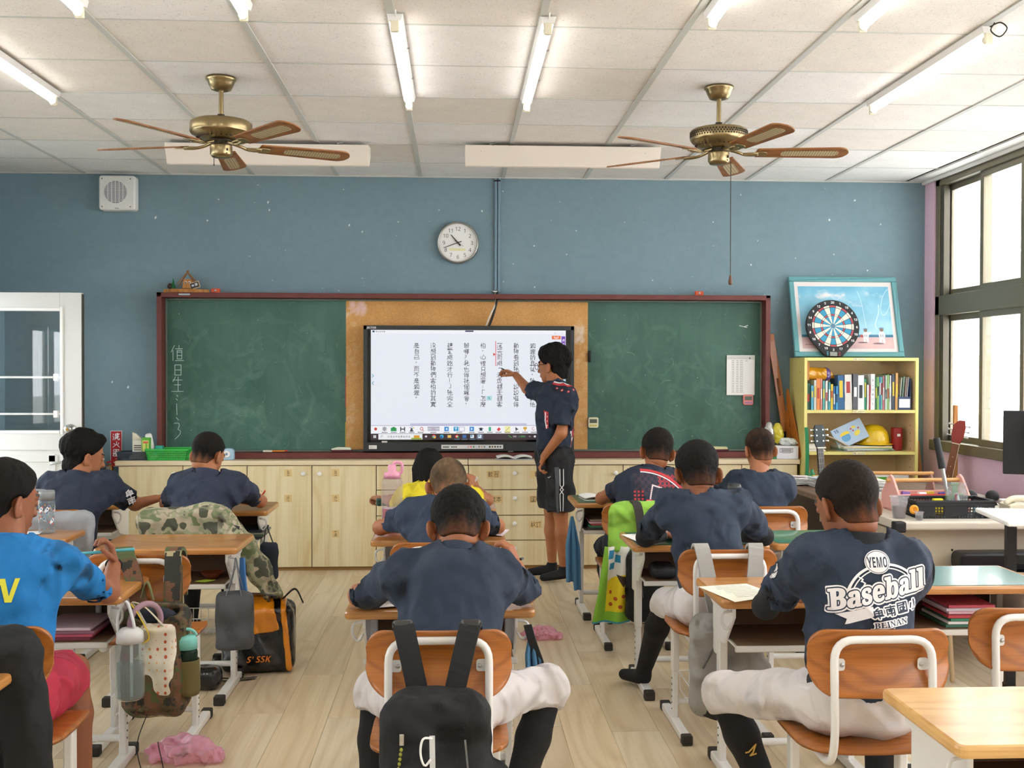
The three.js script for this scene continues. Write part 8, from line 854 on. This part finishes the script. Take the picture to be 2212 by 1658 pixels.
{ // camouflage backpack
  const t = thing('backpack', 'brown digital camouflage backpack with open top on a chair', 'backpack', [0, 0, 0]);
  const f = rough(less(join(0.03, rbox([-1.115, 0.42, 4.37], [0.122, 0.21, 0.085], 0.06), rbox([-1.105, 0.36, 4.45], [0.1, 0.12, 0.05], 0.05)), blob([-1.11, 0.62, 4.41], [0.09, 0.07, 0.05]), 0.02), 0.012, 14); blobMesh('pack', f, [-1.4, 0.16, 4.22], [-0.97, 0.68, 4.56], 0.012, camoB, t); mk('lining', sp(0.075, [-1.11, 0.585, 4.405], [1.1, 0.5, 0.6]), std(0x1f2430, 0.9), t);
  for (const s of [-1, 1]) { mk('shoulder_strap', strap([[-1.13 + s * 0.06, 0.62, 4.33], [-1.15 + s * 0.075, 0.72, 4.29], [-1.18 + s * 0.095, 0.81, 4.235], [-1.18 + s * 0.1, 0.79, 4.19], [-1.18 + s * 0.1, 0.62, 4.17]], 0.062, 0.014, [1, 0, 0]), camoB, t); } mk('handle_loop', strap([[-1.19, 0.63, 4.32], [-1.165, 0.7, 4.315], [-1.14, 0.63, 4.32]], 0.02, 0.004, [0, 0, 1]), std(0x7a7750, 0.8), t); mk('web_strap', strap([[-1.06, 0.75, 4.26], [-1.045, 0.6, 4.32], [-1.035, 0.45, 4.36]], 0.03, 0.004, [1, 0, 0]), std(0x6b5a3a, 0.85), t);
  mk('bottle_pocket', lt([[0.001, 0.0], [0.045, 0.0], [0.05, 0.02], [0.047, 0.13], [0.044, 0.13]], [-0.995, 0.3, 4.41], [0, 0, 0], 16), std(0x6b6038, 0.9), t); mk('dangling_cord', tb([[-1.12, 0.25, 4.48], [-1.15, 0.15, 4.5], [-1.13, 0.06, 4.52], [-1.09, 0.012, 4.53], [-1.06, 0.02, 4.5], [-1.08, 0.15, 4.49]], 0.002, 30, 5), M.black, t);
  const b = thing('water_bottle', 'mint lidded green water bottle in the camouflage backpack pocket', 'bottle', [-0.995, 0.305, 4.41]); mk('bottle_body', lt([[0.001, 0], [0.038, 0], [0.04, 0.15], [0.034, 0.17], [0.001, 0.17]]), clearP(0x3f6f60), b); mk('lid', lt([[0.001, 0.215], [0.03, 0.213], [0.038, 0.2], [0.04, 0.165], [0.001, 0.165]]), std(0x7cc7be, 0.4), b); mk('carry_loop', xf(new THREE.TorusGeometry(0.036, 0.006, 8, 20, Math.PI), [0, 0.2, 0], [0, 0.3, 0.3]), std(0x7cc7be, 0.4), b);
}
{ // bags on the blue shirt girl's desk hook
  const t = thing('tote_bag', 'cream cotton tote with small orange print hanging from the desk hook', 'bag', [0, 0, 0]), f = rough(rbox([-1.085, 0.44, 4.47], [0.065, 0.135, 0.03], 0.025), 0.007, 18); blobMesh('sack', f, [-1.18, 0.27, 4.41], [-0.99, 0.61, 4.53], 0.009, std(0xffffff, 0.85, { map: dataTex(256, 256, 0.16, 0.16, (u, v) => { const n = hash3(Math.floor(u * 6), Math.floor(v * 6), 4), fu = (u * 6) % 1 - 0.3 - n * 0.4, fv = (v * 6) % 1 - 0.7 + n * 0.4; return Math.hypot(fu, fv * 0.8) < 0.22 * n ? (n > 0.7 ? [196, 96, 60] : [214, 160, 96]) : [226, 218, 200]; }) }), t);
  mk('handle', strap([[-1.12, 0.56, 4.47], [-1.15, 0.63, 4.49], [-1.165, 0.66, 4.5], [-1.13, 0.65, 4.5], [-1.06, 0.57, 4.48]], 0.022, 0.004, [0, 0.4, 1]), std(0xd9d2c0, 0.9), t);
  tag(mk('yellow_strap', strap([[-1.165, 0.655, 4.515], [-1.135, 0.62, 4.53], [-1.1, 0.54, 4.53], [-1.12, 0.52, 4.53]], 0.035, 0.004, [0.3, 0.2, 1]), std(0xe0bf28, 0.7)), 'yellow strap looped over the desk hook beside the clear bottle', 'strap'); tag(mk('mauve_handle', xf(new THREE.TorusGeometry(0.065, 0.011, 8, 28, 4.4), [-1.12, 0.59, 4.5], [0, 0.9, -0.6]), std(0x9a7a86, 0.7)), 'mauve padded ring handle hanging at the desk hook', 'handle');
  const b = thing('water_bottle', 'clear bottle with white straw lid hanging from the desk hook', 'bottle', [-1.155, 0.335, 4.57]); mk('bottle_body', lt([[0.001, 0], [0.046, 0], [0.05, 0.01], [0.05, 0.19], [0.044, 0.205], [0.001, 0.205]]), clearP(0xe9eeee), b); mk('lid', lt([[0.001, 0.25], [0.03, 0.25], [0.046, 0.235], [0.048, 0.2], [0.001, 0.2]]), phys(0xd9d8d6, 0.35), b); mk('straw', cy(0.005, 0.005, 0.19, [0.005, 0.1, 0]), std(0xd8dede, 0.4), b); mk('carry_strap', strap([[-0.04, 0.22, 0], [-0.045, 0.29, -0.01], [-0.02, 0.34, -0.02], [0.01, 0.28, 0], [0.02, 0.245, 0.01]], 0.018, 0.005, [0, 0, 1]), std(0xcfcfcd, 0.6), b); mk('water', cy(0.046, 0.045, 0.12, [0, 0.066, 0], [0, 0, 0], 20), clearP(0xd3dede, 0.03), b);
}
{ const t = thing('felt_tote', 'dark grey felt tote hanging beside the bare wooden desk', 'bag', [0, 0, 0]); blobMesh('sack', rough(join(0.02, rbox([-1.0, 0.36, 3.5], [0.085, 0.13, 0.04], 0.025), cone([-1.05, 0.47, 3.5], [-0.96, 0.48, 3.5], 0.02, 0.02)), 0.01, 13), [-1.12, 0.2, 3.42], [-0.88, 0.54, 3.58], 0.01, std(0x55565a, 0.95, { bumpMap: weave, bumpScale: 0.001 }), t); for (const s of [-1, 1]) mk('handle', strap([[-1.0 - 0.035, 0.48, 3.5 + s * 0.03], [-1.008, 0.58, 3.49 + s * 0.012], [-1.0, 0.645, 3.48], [-0.985, 0.58, 3.49 + s * 0.012], [-0.965, 0.48, 3.5 + s * 0.03]], 0.02, 0.004, [0.2, 0, 1]), std(0x6d6e72, 0.9), t); tag(mk('hand_towel', strap([[-0.975, 0.64, 3.45], [-0.97, 0.52, 3.46], [-0.955, 0.4, 3.47], [-0.955, 0.25, 3.47]], [0.02, 0.05], 0.014, [1, 0, 0.3]), std(0x3f74b0, 0.95)), 'blue towel hanging behind the grey felt tote', 'towel'); }
{ // orange sports bag
  const t = thing('sports_bag', 'glossy black and orange sports bag on the floor', 'bag', [-0.985, 0, 2.98], 0.12), f = rough(join(0.04, rbox([0, 0.17, 0], [0.18, 0.165, 0.12], 0.05), cone([-0.1, 0.32, -0.02], [0.08, 0.33, 0], 0.05, 0.05)), 0.014, 10); blobMesh('shell', f, [-0.26, -0.01, -0.18], [0.26, 0.44, 0.18], 0.012, blackGloss, t);
  const og = phys(0xe08a16, 0.25, { clearcoat: 0.5 }), top = cutBy((x, y, z) => f(x, y, z) - 0.005, half([0, 0.2, 0], [0.15, -1, 0])); blobMesh('top_panel', cutBy(top, half([0.165, 0, 0], [1, 0.25, 0])), [-0.26, 0.14, -0.18], [0.26, 0.44, 0.18], 0.012, og, t); blobMesh('side_panel', cutBy(cutBy((x, y, z) => f(x, y, z) - 0.005, half([0.14, 0, 0], [-1, -0.1, 0])), half([0.172, 0, 0], [1, 0.1, 0])), [0.05, 0, -0.18], [0.26, 0.44, 0.18], 0.011, og, t);
  mk('zip_flap', strap([[-0.12, 0.37, 0.03], [-0.02, 0.385, 0.05], [0.09, 0.37, 0.06]], 0.05, 0.006, [0, 0.5, 1]), blackGloss, t); mk('carry_strap', strap([[0.12, 0.36, 0.05], [0.18, 0.4, 0.02], [0.22, 0.33, 0.02]], 0.03, 0.005, [0, 0, 1]), blackCloth, t); mk('shoulder_strap', strap([[-0.2, 0.1, 0.12], [-0.24, 0.03, 0.16], [-0.1, 0.012, 0.2], [0.0, 0.01, 0.18]], 0.035, 0.005, [0, 0.3, 1]), blackGloss, t);
  mk('lettering', xf(flat(0.17, 0.05), [0.03, 0.085, 0.142]), new THREE.MeshStandardMaterial({ map: clear(340, 100, (g) => { g.fillStyle = '#e07a1e'; g.font = 'italic bold 84px sans-serif'; g.fillText("S' SSK", 4, 80, 330); }), transparent: true, alphaTest: 0.4, roughness: 0.5 }), t, true);
  tag(mk('black_pouch', polygonize(rough(rbox([-1.2, 0.052, 3.3], [0.1, 0.05, 0.07], 0.04), 0.01, 16), [-1.34, -0.01, 3.2], [-1.07, 0.13, 3.4], 0.011), blackGloss), 'small glossy black pouch on the floor under the grey tote', 'pouch');
}
{ // camouflage jacket over the chair
  const t = thing('camouflage_jacket', 'pale green camouflage jacket draped over a chair back', 'jacket', [0, 0, 0]), body = join(0.05, cone([-1.55, 0.74, 2.87], [-1.2, 0.755, 2.87], 0.06, 0.065), rbox([-1.385, 0.64, 2.91], [0.21, 0.15, 0.03], 0.03), cone([-1.21, 0.74, 2.88], [-1.06, 0.62, 2.95], 0.075, 0.07)), f = clothNoise(less(join(0.04, body, cone([-1.08, 0.63, 2.95], [-0.985, 0.5, 2.98], 0.066, 0.052), cone([-0.985, 0.5, 2.98], [-0.91, 0.37, 3.0], 0.052, 0.044)), cone([-0.93, 0.4, 3.0], [-0.86, 0.27, 3.02], 0.03, 0.04), 0.006), 0.022); blobMesh('jacket_body', f, [-1.67, 0.26, 2.76], [-0.82, 0.87, 3.1], 0.011, camoJ, t); mk('lining', strap([[-1.1, 0.72, 2.97], [-1.12, 0.55, 2.97], [-1.13, 0.4, 2.97]], 0.05, 0.004, [1, 0, 0.6]), std(0x3c3a34, 0.9), t); mk('snap_button', sp(0.008, [-1.115, 0.77, 2.98], [1, 1, 0.4]), std(0x9a9a7a, 0.5), t);
  tag(mk('grey_jacket', polygonize(clothNoise(join(0.04, cone([-2.25, 0.755, 2.9], [-1.88, 0.75, 2.9], 0.035, 0.04), rbox([-1.87, 0.65, 2.93], [0.06, 0.13, 0.03], 0.03), rbox([-2.08, 0.68, 2.93], [0.2, 0.08, 0.02], 0.02)), 0.016), [-2.34, 0.48, 2.82], [-1.76, 0.84, 3.02], 0.012, 1), std(0x9b9da0, 0.95)), 'light grey jacket hung on the chair of the spiky haired boy', 'jacket');
  tag(mk('black_hoodie', polygonize(clothNoise(join(0.05, cone([-1.5, 0.75, 5.47], [-1.2, 0.75, 5.47], 0.05, 0.05), rbox([-1.33, 0.55, 5.52], [0.19, 0.23, 0.035], 0.035), cone([-1.18, 0.7, 5.48], [-1.12, 0.45, 5.54], 0.06, 0.055)), 0.022), [-1.62, 0.26, 5.38], [-1.03, 0.85, 5.64], 0.012, 1.2), blackCloth), 'black hoodie draped over the chair of the girl in blue', 'jacket');
}
{ const t = thing('drawstring_bag', 'small black bag hanging from the desk hook before the cabinets', 'bag', [0, 0, 0]); blobMesh('sack', rough(rbox([-1.07, 0.4, 2.17], [0.05, 0.11, 0.035], 0.02), 0.008, 18), [-1.15, 0.27, 2.11], [-0.99, 0.53, 2.23], 0.009, std(0x232c38, 0.8), t); mk('handle', strap([[-1.1, 0.5, 2.17], [-1.09, 0.58, 2.165], [-1.085, 0.61, 2.16], [-1.075, 0.58, 2.165], [-1.045, 0.5, 2.17]], 0.016, 0.004, [0, 0, 1]), std(0x1a222c, 0.8), t); }
{ // bottles on desks
  const t = thing('water_bottle', 'clear bottle with rocket print and grey flip lid', 'bottle', [-1.995, TOP + 0.0005, 3.06]); mk('bottle_body', lt([[0.001, 0], [0.036, 0], [0.038, 0.008], [0.036, 0.075], [0.038, 0.15], [0.034, 0.165], [0.001, 0.165]]), clearP(0xdfe6ea), t); mk('lid', lt([[0.001, 0.21], [0.036, 0.208], [0.038, 0.195], [0.037, 0.163], [0.001, 0.163]]), std(0x8f9294, 0.45), t); mk('flip_spout', bx(0.05, 0.012, 0.02, [-0.03, 0.21, 0.005], 0.005, [0, 0, -0.06]), std(0x8f9294, 0.45), t);
  mk('rocket_print', new THREE.CylinderGeometry(0.0388, 0.0372, 0.13, 28, 1, true).translate(0, 0.082, 0), new THREE.MeshStandardMaterial({ map: clear(512, 280, (g) => { const r = rng(6); for (let k = 0; k < 9; k++) { const x = 30 + k * 56, y = 60 + (k % 2) * 120; g.save(); g.translate(x, y); g.rotate(0.6); g.fillStyle = '#e9ecee'; g.beginPath(); g.ellipse(0, 0, 17, 40, 0, 0, 7); g.fill(); g.fillStyle = k % 3 ? '#c8423a' : '#2d4f7a'; g.beginPath(); g.moveTo(-12, -26); g.lineTo(0, -48); g.lineTo(12, -26); g.fill(); g.fillRect(-24, 16, 10, 22); g.fillRect(14, 16, 10, 22); g.fillStyle = '#2d4f7a'; g.beginPath(); g.arc(0, -6, 8, 0, 7); g.fill(); g.restore(); } for (let k = 0; k < 60; k++) { g.fillStyle = ['#e3b23c', '#d8663a', '#6fa8c9', '#f0f0ee'][k % 4]; g.beginPath(); g.arc(r() * 512, r() * 280, 3 + r() * 5, 0, 7); g.fill(); } }), transparent: true, alphaTest: 0.4, roughness: 0.4 }), t, true);
  const p = thing('water_bottle', 'tall clear bottle with pink handle lid and pink drink', 'bottle', [-0.318, TOP + 0.0005, 2.99]); mk('bottle_body', lt([[0.001, 0], [0.05, 0], [0.054, 0.01], [0.054, 0.23], [0.046, 0.255], [0.034, 0.262], [0.001, 0.262]]), clearP(0xf0ecee), p); mk('drink', cy(0.05, 0.049, 0.1, [0, 0.056, 0], [0, 0, 0], 22), phys(0xd8607a, 0.1, { transmission: 0.6, thickness: 0 }), p); const pk = std(0xe29cb4, 0.4); mk('lid', [lt([[0.001, 0.325], [0.02, 0.325], [0.022, 0.29], [0.04, 0.285], [0.044, 0.255], [0.001, 0.255]])], pk, p); mk('carry_handle', bent([[0.024, 0.28, 0], [0.05, 0.285, 0], [0.05, 0.335, 0], [0.008, 0.338, 0], [0.006, 0.31, 0]], 0.008, 0.02), pk, p);
  const b = thing('water_bottle', 'black glossy bottle standing at the back of the green mat desk', 'bottle', [1.37, TOP + 0.0025, 3.2]); mk('bottle_body', lt([[0.001, 0], [0.034, 0], [0.035, 0.19], [0.001, 0.2]]), blackGloss, b); mk('lid', [lt([[0.001, 0.245], [0.03, 0.243], [0.034, 0.225], [0.033, 0.195], [0.001, 0.195]])], blackGloss, b);
}
{ // pink plastic bags
  const pink = phys(0xf6bcd2, 0.25, { transmission: 0.5, thickness: 0, clearcoat: 0.3, bumpMap: weave, bumpScale: 0.0004 }), pb = (p, s, label, sd) => { const f = rough(rough(blob([0, 0.04, 0], [0.13, 0.05, 0.07]), 0.08, 14), 0.03, 38); const o = mk('plastic_bag', polygonize((x, y, z) => Math.max(f(x + sd, y, z + sd) , -y + 0.002), [-0.25 - sd, 0, -0.16 - sd], [0.25 - sd, 0.16, 0.16 - sd], 0.0075, 2).translate(sd, 0, sd).scale(s, s, s), pink); o.position.set(...p); tag(o, label, 'plastic bag'); }; pb([-1.05, 0.001, 4.275], 0.95, 'crumpled pink plastic bag on the floor beside the camouflage backpack', 0); pb([0.47, 0.001, 2.44], 0.72, 'small crumpled pink plastic bag on the floor before the teacher', 0.05);
}
{ // green blanket and black backpack on the chair
  const t = thing('blanket', 'bright green fleece blanket with yellow spotted print over a chair', 'blanket', [0, 0, 0]); blobMesh('fleece', clothNoise(join(0.05, cone([0.87, 0.765, 2.77], [1.08, 0.77, 2.77], 0.045, 0.05), rbox([0.89, 0.66, 2.8], [0.09, 0.12, 0.03], 0.03)), 0.014), [0.74, 0.48, 2.66], [1.17, 0.86, 2.9], 0.011, std(0x8fc04a, 0.98), t);
  mk('printed_end', sheet((u, v) => [0.845 + (u - 0.5) * lerp(0.12, 0.2, v) - v * 0.03, 0.58 - v * 0.4, 2.83 + 0.025 * Math.sin(u * 9 + v * 2)], 18, 14, 0.012), std(0xffffff, 0.98, { map: canvasTex(256, 512, (g) => { g.translate(0, 512); g.scale(1, -1); g.fillStyle = '#e6e4dc'; g.fillRect(0, 0, 256, 512); g.fillStyle = '#2e87ad'; [[40, 20, 50, 60], [120, 60, 60, 50], [60, 110, 60, 44]].forEach((q) => g.fillRect(...q)); g.fillStyle = '#84bb3c'; g.beginPath(); g.moveTo(0, 0); g.lineTo(30, 0); g.lineTo(90, 512); g.lineTo(0, 512); g.fill(); g.fillRect(0, 430, 256, 82); g.fillStyle = '#e6cf2a'; g.beginPath(); g.moveTo(60, 230); g.lineTo(256, 170); g.lineTo(256, 430); g.lineTo(80, 440); g.fill(); g.fillStyle = '#46382e'; g.beginPath(); g.moveTo(150, 190); g.lineTo(240, 200); g.lineTo(200, 270); g.fill(); g.fillStyle = '#b8562a'; [[110, 310], [150, 350], [200, 330], [120, 390], [180, 400], [230, 380]].forEach(([x, y]) => { g.beginPath(); g.arc(x, y, 13, 0, 7); g.fill(); }); g.fillStyle = '#3f9bb5'; g.fillRect(0, 500, 256, 12); }) }), t, true); mk('shoulder_band', strap([[0.93, 0.81, 2.75], [0.95, 0.8, 2.82], [0.965, 0.7, 2.85], [0.97, 0.55, 2.86]], 0.045, 0.006, [1, 0, 0]), M.rubber, t);
  const b = thing('backpack', 'black backpack behind the green blanket', 'backpack', [0, 0, 0]); b.userData.label = 'black backpack hanging beside the green blanket on its chair'; blobMesh('pack', rough(rbox([0.985, 0.38, 2.85], [0.1, 0.19, 0.07], 0.05), 0.008, 14), [0.85, 0.16, 2.74], [1.12, 0.6, 2.96], 0.012, blackCloth, b); mk('zip', bx(0.004, 0.14, 0.003, [0.96, 0.4, 2.923], 0, [0, 0, 0.1]), std(0x5a5a5a, 0.4), b);
  const tw = (name, p, w, h, c, label) => { const o = mk(name, sheet((u, v) => [p[0] + (u - 0.5) * lerp(0.015, w, Math.min(1, v * 2.2)) + v * 0.01, p[1] - v * h - (u > 0.5 ? v * 0.05 : 0), p[2] + 0.016 * Math.sin(u * 13) * Math.min(1, v * 3)], 20, 14, 0.007), std(c, 0.98, { bumpMap: weave, bumpScale: 0.001 })); tag(o, label, 'towel'); }; tw('hand_towel', [0.71, 0.61, 1.88], 0.085, 0.4, 0x5d93bd, 'light blue towel hanging from the hook of the desk facing the teacher'); tw('hand_towel', [0.262, 0.6, 4.78], 0.05, 0.16, 0x5f97c0, 'small blue towel hanging at the desk beside the black shoulder strap');
}
{ // grey backpack
  const t = thing('backpack', 'light grey backpack hanging behind the boy with black sleeves', 'backpack', [0, 0, 0]), gm = phys(0x9d9b96, 0.85, { bumpMap: weave, bumpScale: 0.0004 }); blobMesh('pack', rough(join(0.03, rbox([1.055, 0.36, 4.315], [0.145, 0.2, 0.06], 0.055), rbox([1.12, 0.3, 4.365], [0.1, 0.09, 0.035], 0.03)), 0.013, 13), [0.87, 0.12, 4.22], [1.28, 0.6, 4.5], 0.011, gm, t); for (const s of [-1, 1]) mk('shoulder_strap', strap([[1.08 + s * 0.06, 0.53, 4.3], [1.085 + s * 0.09, 0.68, 4.27], [1.085 + s * 0.11, 0.808, 4.215], [1.085 + s * 0.11, 0.79, 4.17], [1.085 + s * 0.11, 0.66, 4.15]], 0.058, 0.012, [1, 0, 0]), gm, t);
  mk('pocket_badge', bx(0.05, 0.022, 0.003, [1.13, 0.33, 4.405], 0.001, [0, 0, 0.1]), M.black, t); mk('zip', tb([[0.95, 0.36, 4.37], [0.99, 0.44, 4.38], [1.05, 0.5, 4.37]], 0.004, 12, 6), std(0x5e5d5a, 0.5), t); mk('bottom_trim', strap([[0.93, 0.2, 4.35], [1.0, 0.175, 4.375], [1.12, 0.17, 4.385]], 0.03, 0.006, [0, 1, 0.4]), M.black, t); mk('webbing', strap([[0.97, 0.47, 4.28], [0.945, 0.42, 4.3], [0.93, 0.33, 4.31]], 0.02, 0.004, [0, 0, 1]), std(0x55544f, 0.8), t);
  const st = thing('striped_bag', 'red and black striped cloth bag on the empty desk hook', 'bag', [0, 0, 0]); for (let k = 0; k < 7; k++) mk('stripe', strap([[1.105 + (k - 3) * 0.004, 0.6, 6.14], [1.1 + (k - 3) * 0.012, 0.53, 6.15 + 0.008 * (k % 2)], [1.1 + (k - 3) * 0.016, 0.42, 6.15]], 0.018, 0.01, [1, 0, 0], 8), std([0xb0202c, 0x1b1416, 0xc23a42, 0x4a2a26, 0xa81f2a, 0x1b1416, 0xb4a08a][k], 0.9), st);
  const nb = thing('net_bag', 'grey bag with black shoulder strap beside the desk', 'bag', [0, 0, 0]); nb.userData.label = 'grey net bag with black shoulder strap hung beside the writing boy'; mk('shoulder_strap', strap([[0.245, 0.64, 4.82], [0.262, 0.58, 4.8], [0.29, 0.5, 4.78], [0.305, 0.44, 4.78]], 0.028, 0.005, [1, 0, 0.2]), std(0x2a2c2e, 0.7), nb); blobMesh('pouch', rough(rbox([0.265, 0.43, 4.76], [0.06, 0.035, 0.05], 0.02), 0.006, 20), [0.18, 0.37, 4.68], [0.36, 0.49, 4.84], 0.009, std(0x5f6562, 0.7), nb);
}
{ // papers, books and trays
  const sheetAt = (name, p, w, d, turn, c, label, cat = 'paper', lines = true) => { const t = thing(name, label, cat, p, turn); mk('leaf', sheet((u, v) => [(u - 0.5) * w, 0.002 + 0.006 * Math.sin(u * 3) * v, (v - 0.5) * d], 6, 4, 0.0012), std(c, 0.8), t); if (lines) mk('text_lines', [...Array(9).keys()].map((k) => bx(w * 0.7 * (0.8 + 0.2 * ((k * 7) % 3) / 2), 0.0005, 0.002, [0, 0.009, (k - 4) * d * 0.085], 0)), std(0x6f6f6c, 0.8), t).userData.kind = 'stuff'; };
  const T = TOP + 0.003; sheetAt('worksheet', [1.03, TOP + 0.001, 4.62], 0.2, 0.28, 0.25, 0xe6e2d0, 'printed worksheet under the black sleeved arm of the printed shirt boy'); sheetAt('worksheet', [0.93, T, 3.32], 0.22, 0.2, 0.2, 0xeceae6, 'open white booklet on the green mat beside the black sleeves'); sheetAt('worksheet', [0.17, TOP + 0.001, 3.14], 0.16, 0.22, -0.2, 0xe3d3d6, 'pinkish worksheet at the shaved head boy elbow'); sheetAt('worksheet', [-0.18, TOP + 0.001, 4.72], 0.24, 0.2, 0.1, 0xe9e6e4, 'white notebook page under the writing boy arm', 'paper', false); sheetAt('worksheet', [-2.1, TOP + 0.001, 3.08], 0.16, 0.12, 0.2, 0xe4e4e6, 'small leaflet beside the rocket bottle', 'paper', false);
  const ob = thing('open_book', 'open picture textbook on the dark green mat', 'book', [0.91, T, 1.76], 0.1); for (const s of [-1, 1]) mk('pages', sheet((u, v) => [s * u * 0.13, 0.006 + 0.02 * Math.sin(u * 2.6) * (1 - u * 0.3), (v - 0.5) * 0.18], 10, 5, 0.01), M.paper, ob); mk('cover', bx(0.26, 0.003, 0.19, [0, 0.0015, 0], 0), std(0xd9d6c8, 0.7), ob);
  const pc = thing('pencil_case', 'dark green pencil case at the yellow shirt girl hand', 'pencil case', [-0.42, TOP + 0.0005, 2.05], 0.2); mk('case_body', bx(0.09, 0.045, 0.05, [0, 0.0225, 0], 0.01), std(0x1f4f44, 0.4), pc); mk('clasp', bx(0.012, 0.02, 0.004, [0.02, 0.026, 0.026], 0.002), M.steel, pc);
  const pile = (cx, zf, cols, label, n) => cols.forEach((c, i) => tag(mk('textbook', bx(0.18, 0.011, 0.24, [cx + ((i * 37) % 5) * 0.004, 0.5355 + i * 0.0125, zf - 0.2 + ((i * 13) % 4) * 0.004], 0.001), std(c, 0.6)), n[i] + ' ' + label, 'book')); const nm = ['dark grey lowest', 'green', 'red', 'pale pink', 'cream', 'black', 'top white'];
  pile(0.9, 1.97, [0x4a4a4a, 0x3f8a5a, 0xb04a4a, 0xd8a8b4, 0x9a8f7a], 'textbook in the tray of the desk facing the teacher', nm); pile(1.95, 4.54, [0x3f6f5a, 0xd9d6d0, 0x2f7a5a, 0xb03a44, 0xd8b0b8, 0xc9c0cc, 0xb54a5a], 'textbook in the tray under the glossy teal mat', ['dark green lowest', 'white', 'bright green', 'red', 'pink', 'lilac', 'rose topmost']); pile(-1.4, 4.6, [0x7a2f3a, 0xb04a5a, 0x8a5a6a, 0xc9b0b8], 'textbook in the tray of the blue shirt girl desk', ['maroon lowest', 'rose', 'plum', 'pale']); pile(-1.2, 2.26, [0x3a3a40, 0x5a6a5a, 0x8a8a7a, 0x2a2f3a], 'textbook in the tray before the cabinets', ['charcoal lowest', 'olive', 'grey', 'navy topmost']);
  tag(mk('pencil_pouch', polygonize(rough(rbox([0.97, 0.565, 3.42], [0.06, 0.035, 0.07], 0.03), 0.006, 24), [0.88, 0.51, 3.32], [1.06, 0.62, 3.52], 0.009), M.black), 'black pencil pouch in the tray under the black sleeved arms', 'pouch'); tag(mk('green_leaf', ext([[-0.045, 0], [0, 0.016], [0.045, 0.006], [0, -0.016]], 0.002, 0.0005, [-1.14, 0.536, 3.46], [-1.4, 0, 0.1]), std(0xa8c43a, 0.7)), 'yellow green paper leaf in the tray of the bare desk', 'paper leaf'); tag(mk('wooden_bowl', lt([[0.001, 0], [0.03, 0], [0.055, 0.03], [0.05, 0.03], [0.028, 0.006], [0.001, 0.005]]), std(0x7a3f24, 0.5)), 'brown bowl in the tray of the bare desk', 'bowl').position.set(-1.13, 0.531, 3.36);
  const h = thing('hair_band', 'black hair tie on the wrist of the girl in blue', 'hair tie', s1.WR); h.quaternion.setFromUnitVectors(V(0, 0, 1), A3(nrm(sub3(s1.WR, s1.ER)))); mk('band', to(0.027, 0.003, [0, 0, -0.01]), M.black, h);
}
renderer.render(scene, camera);
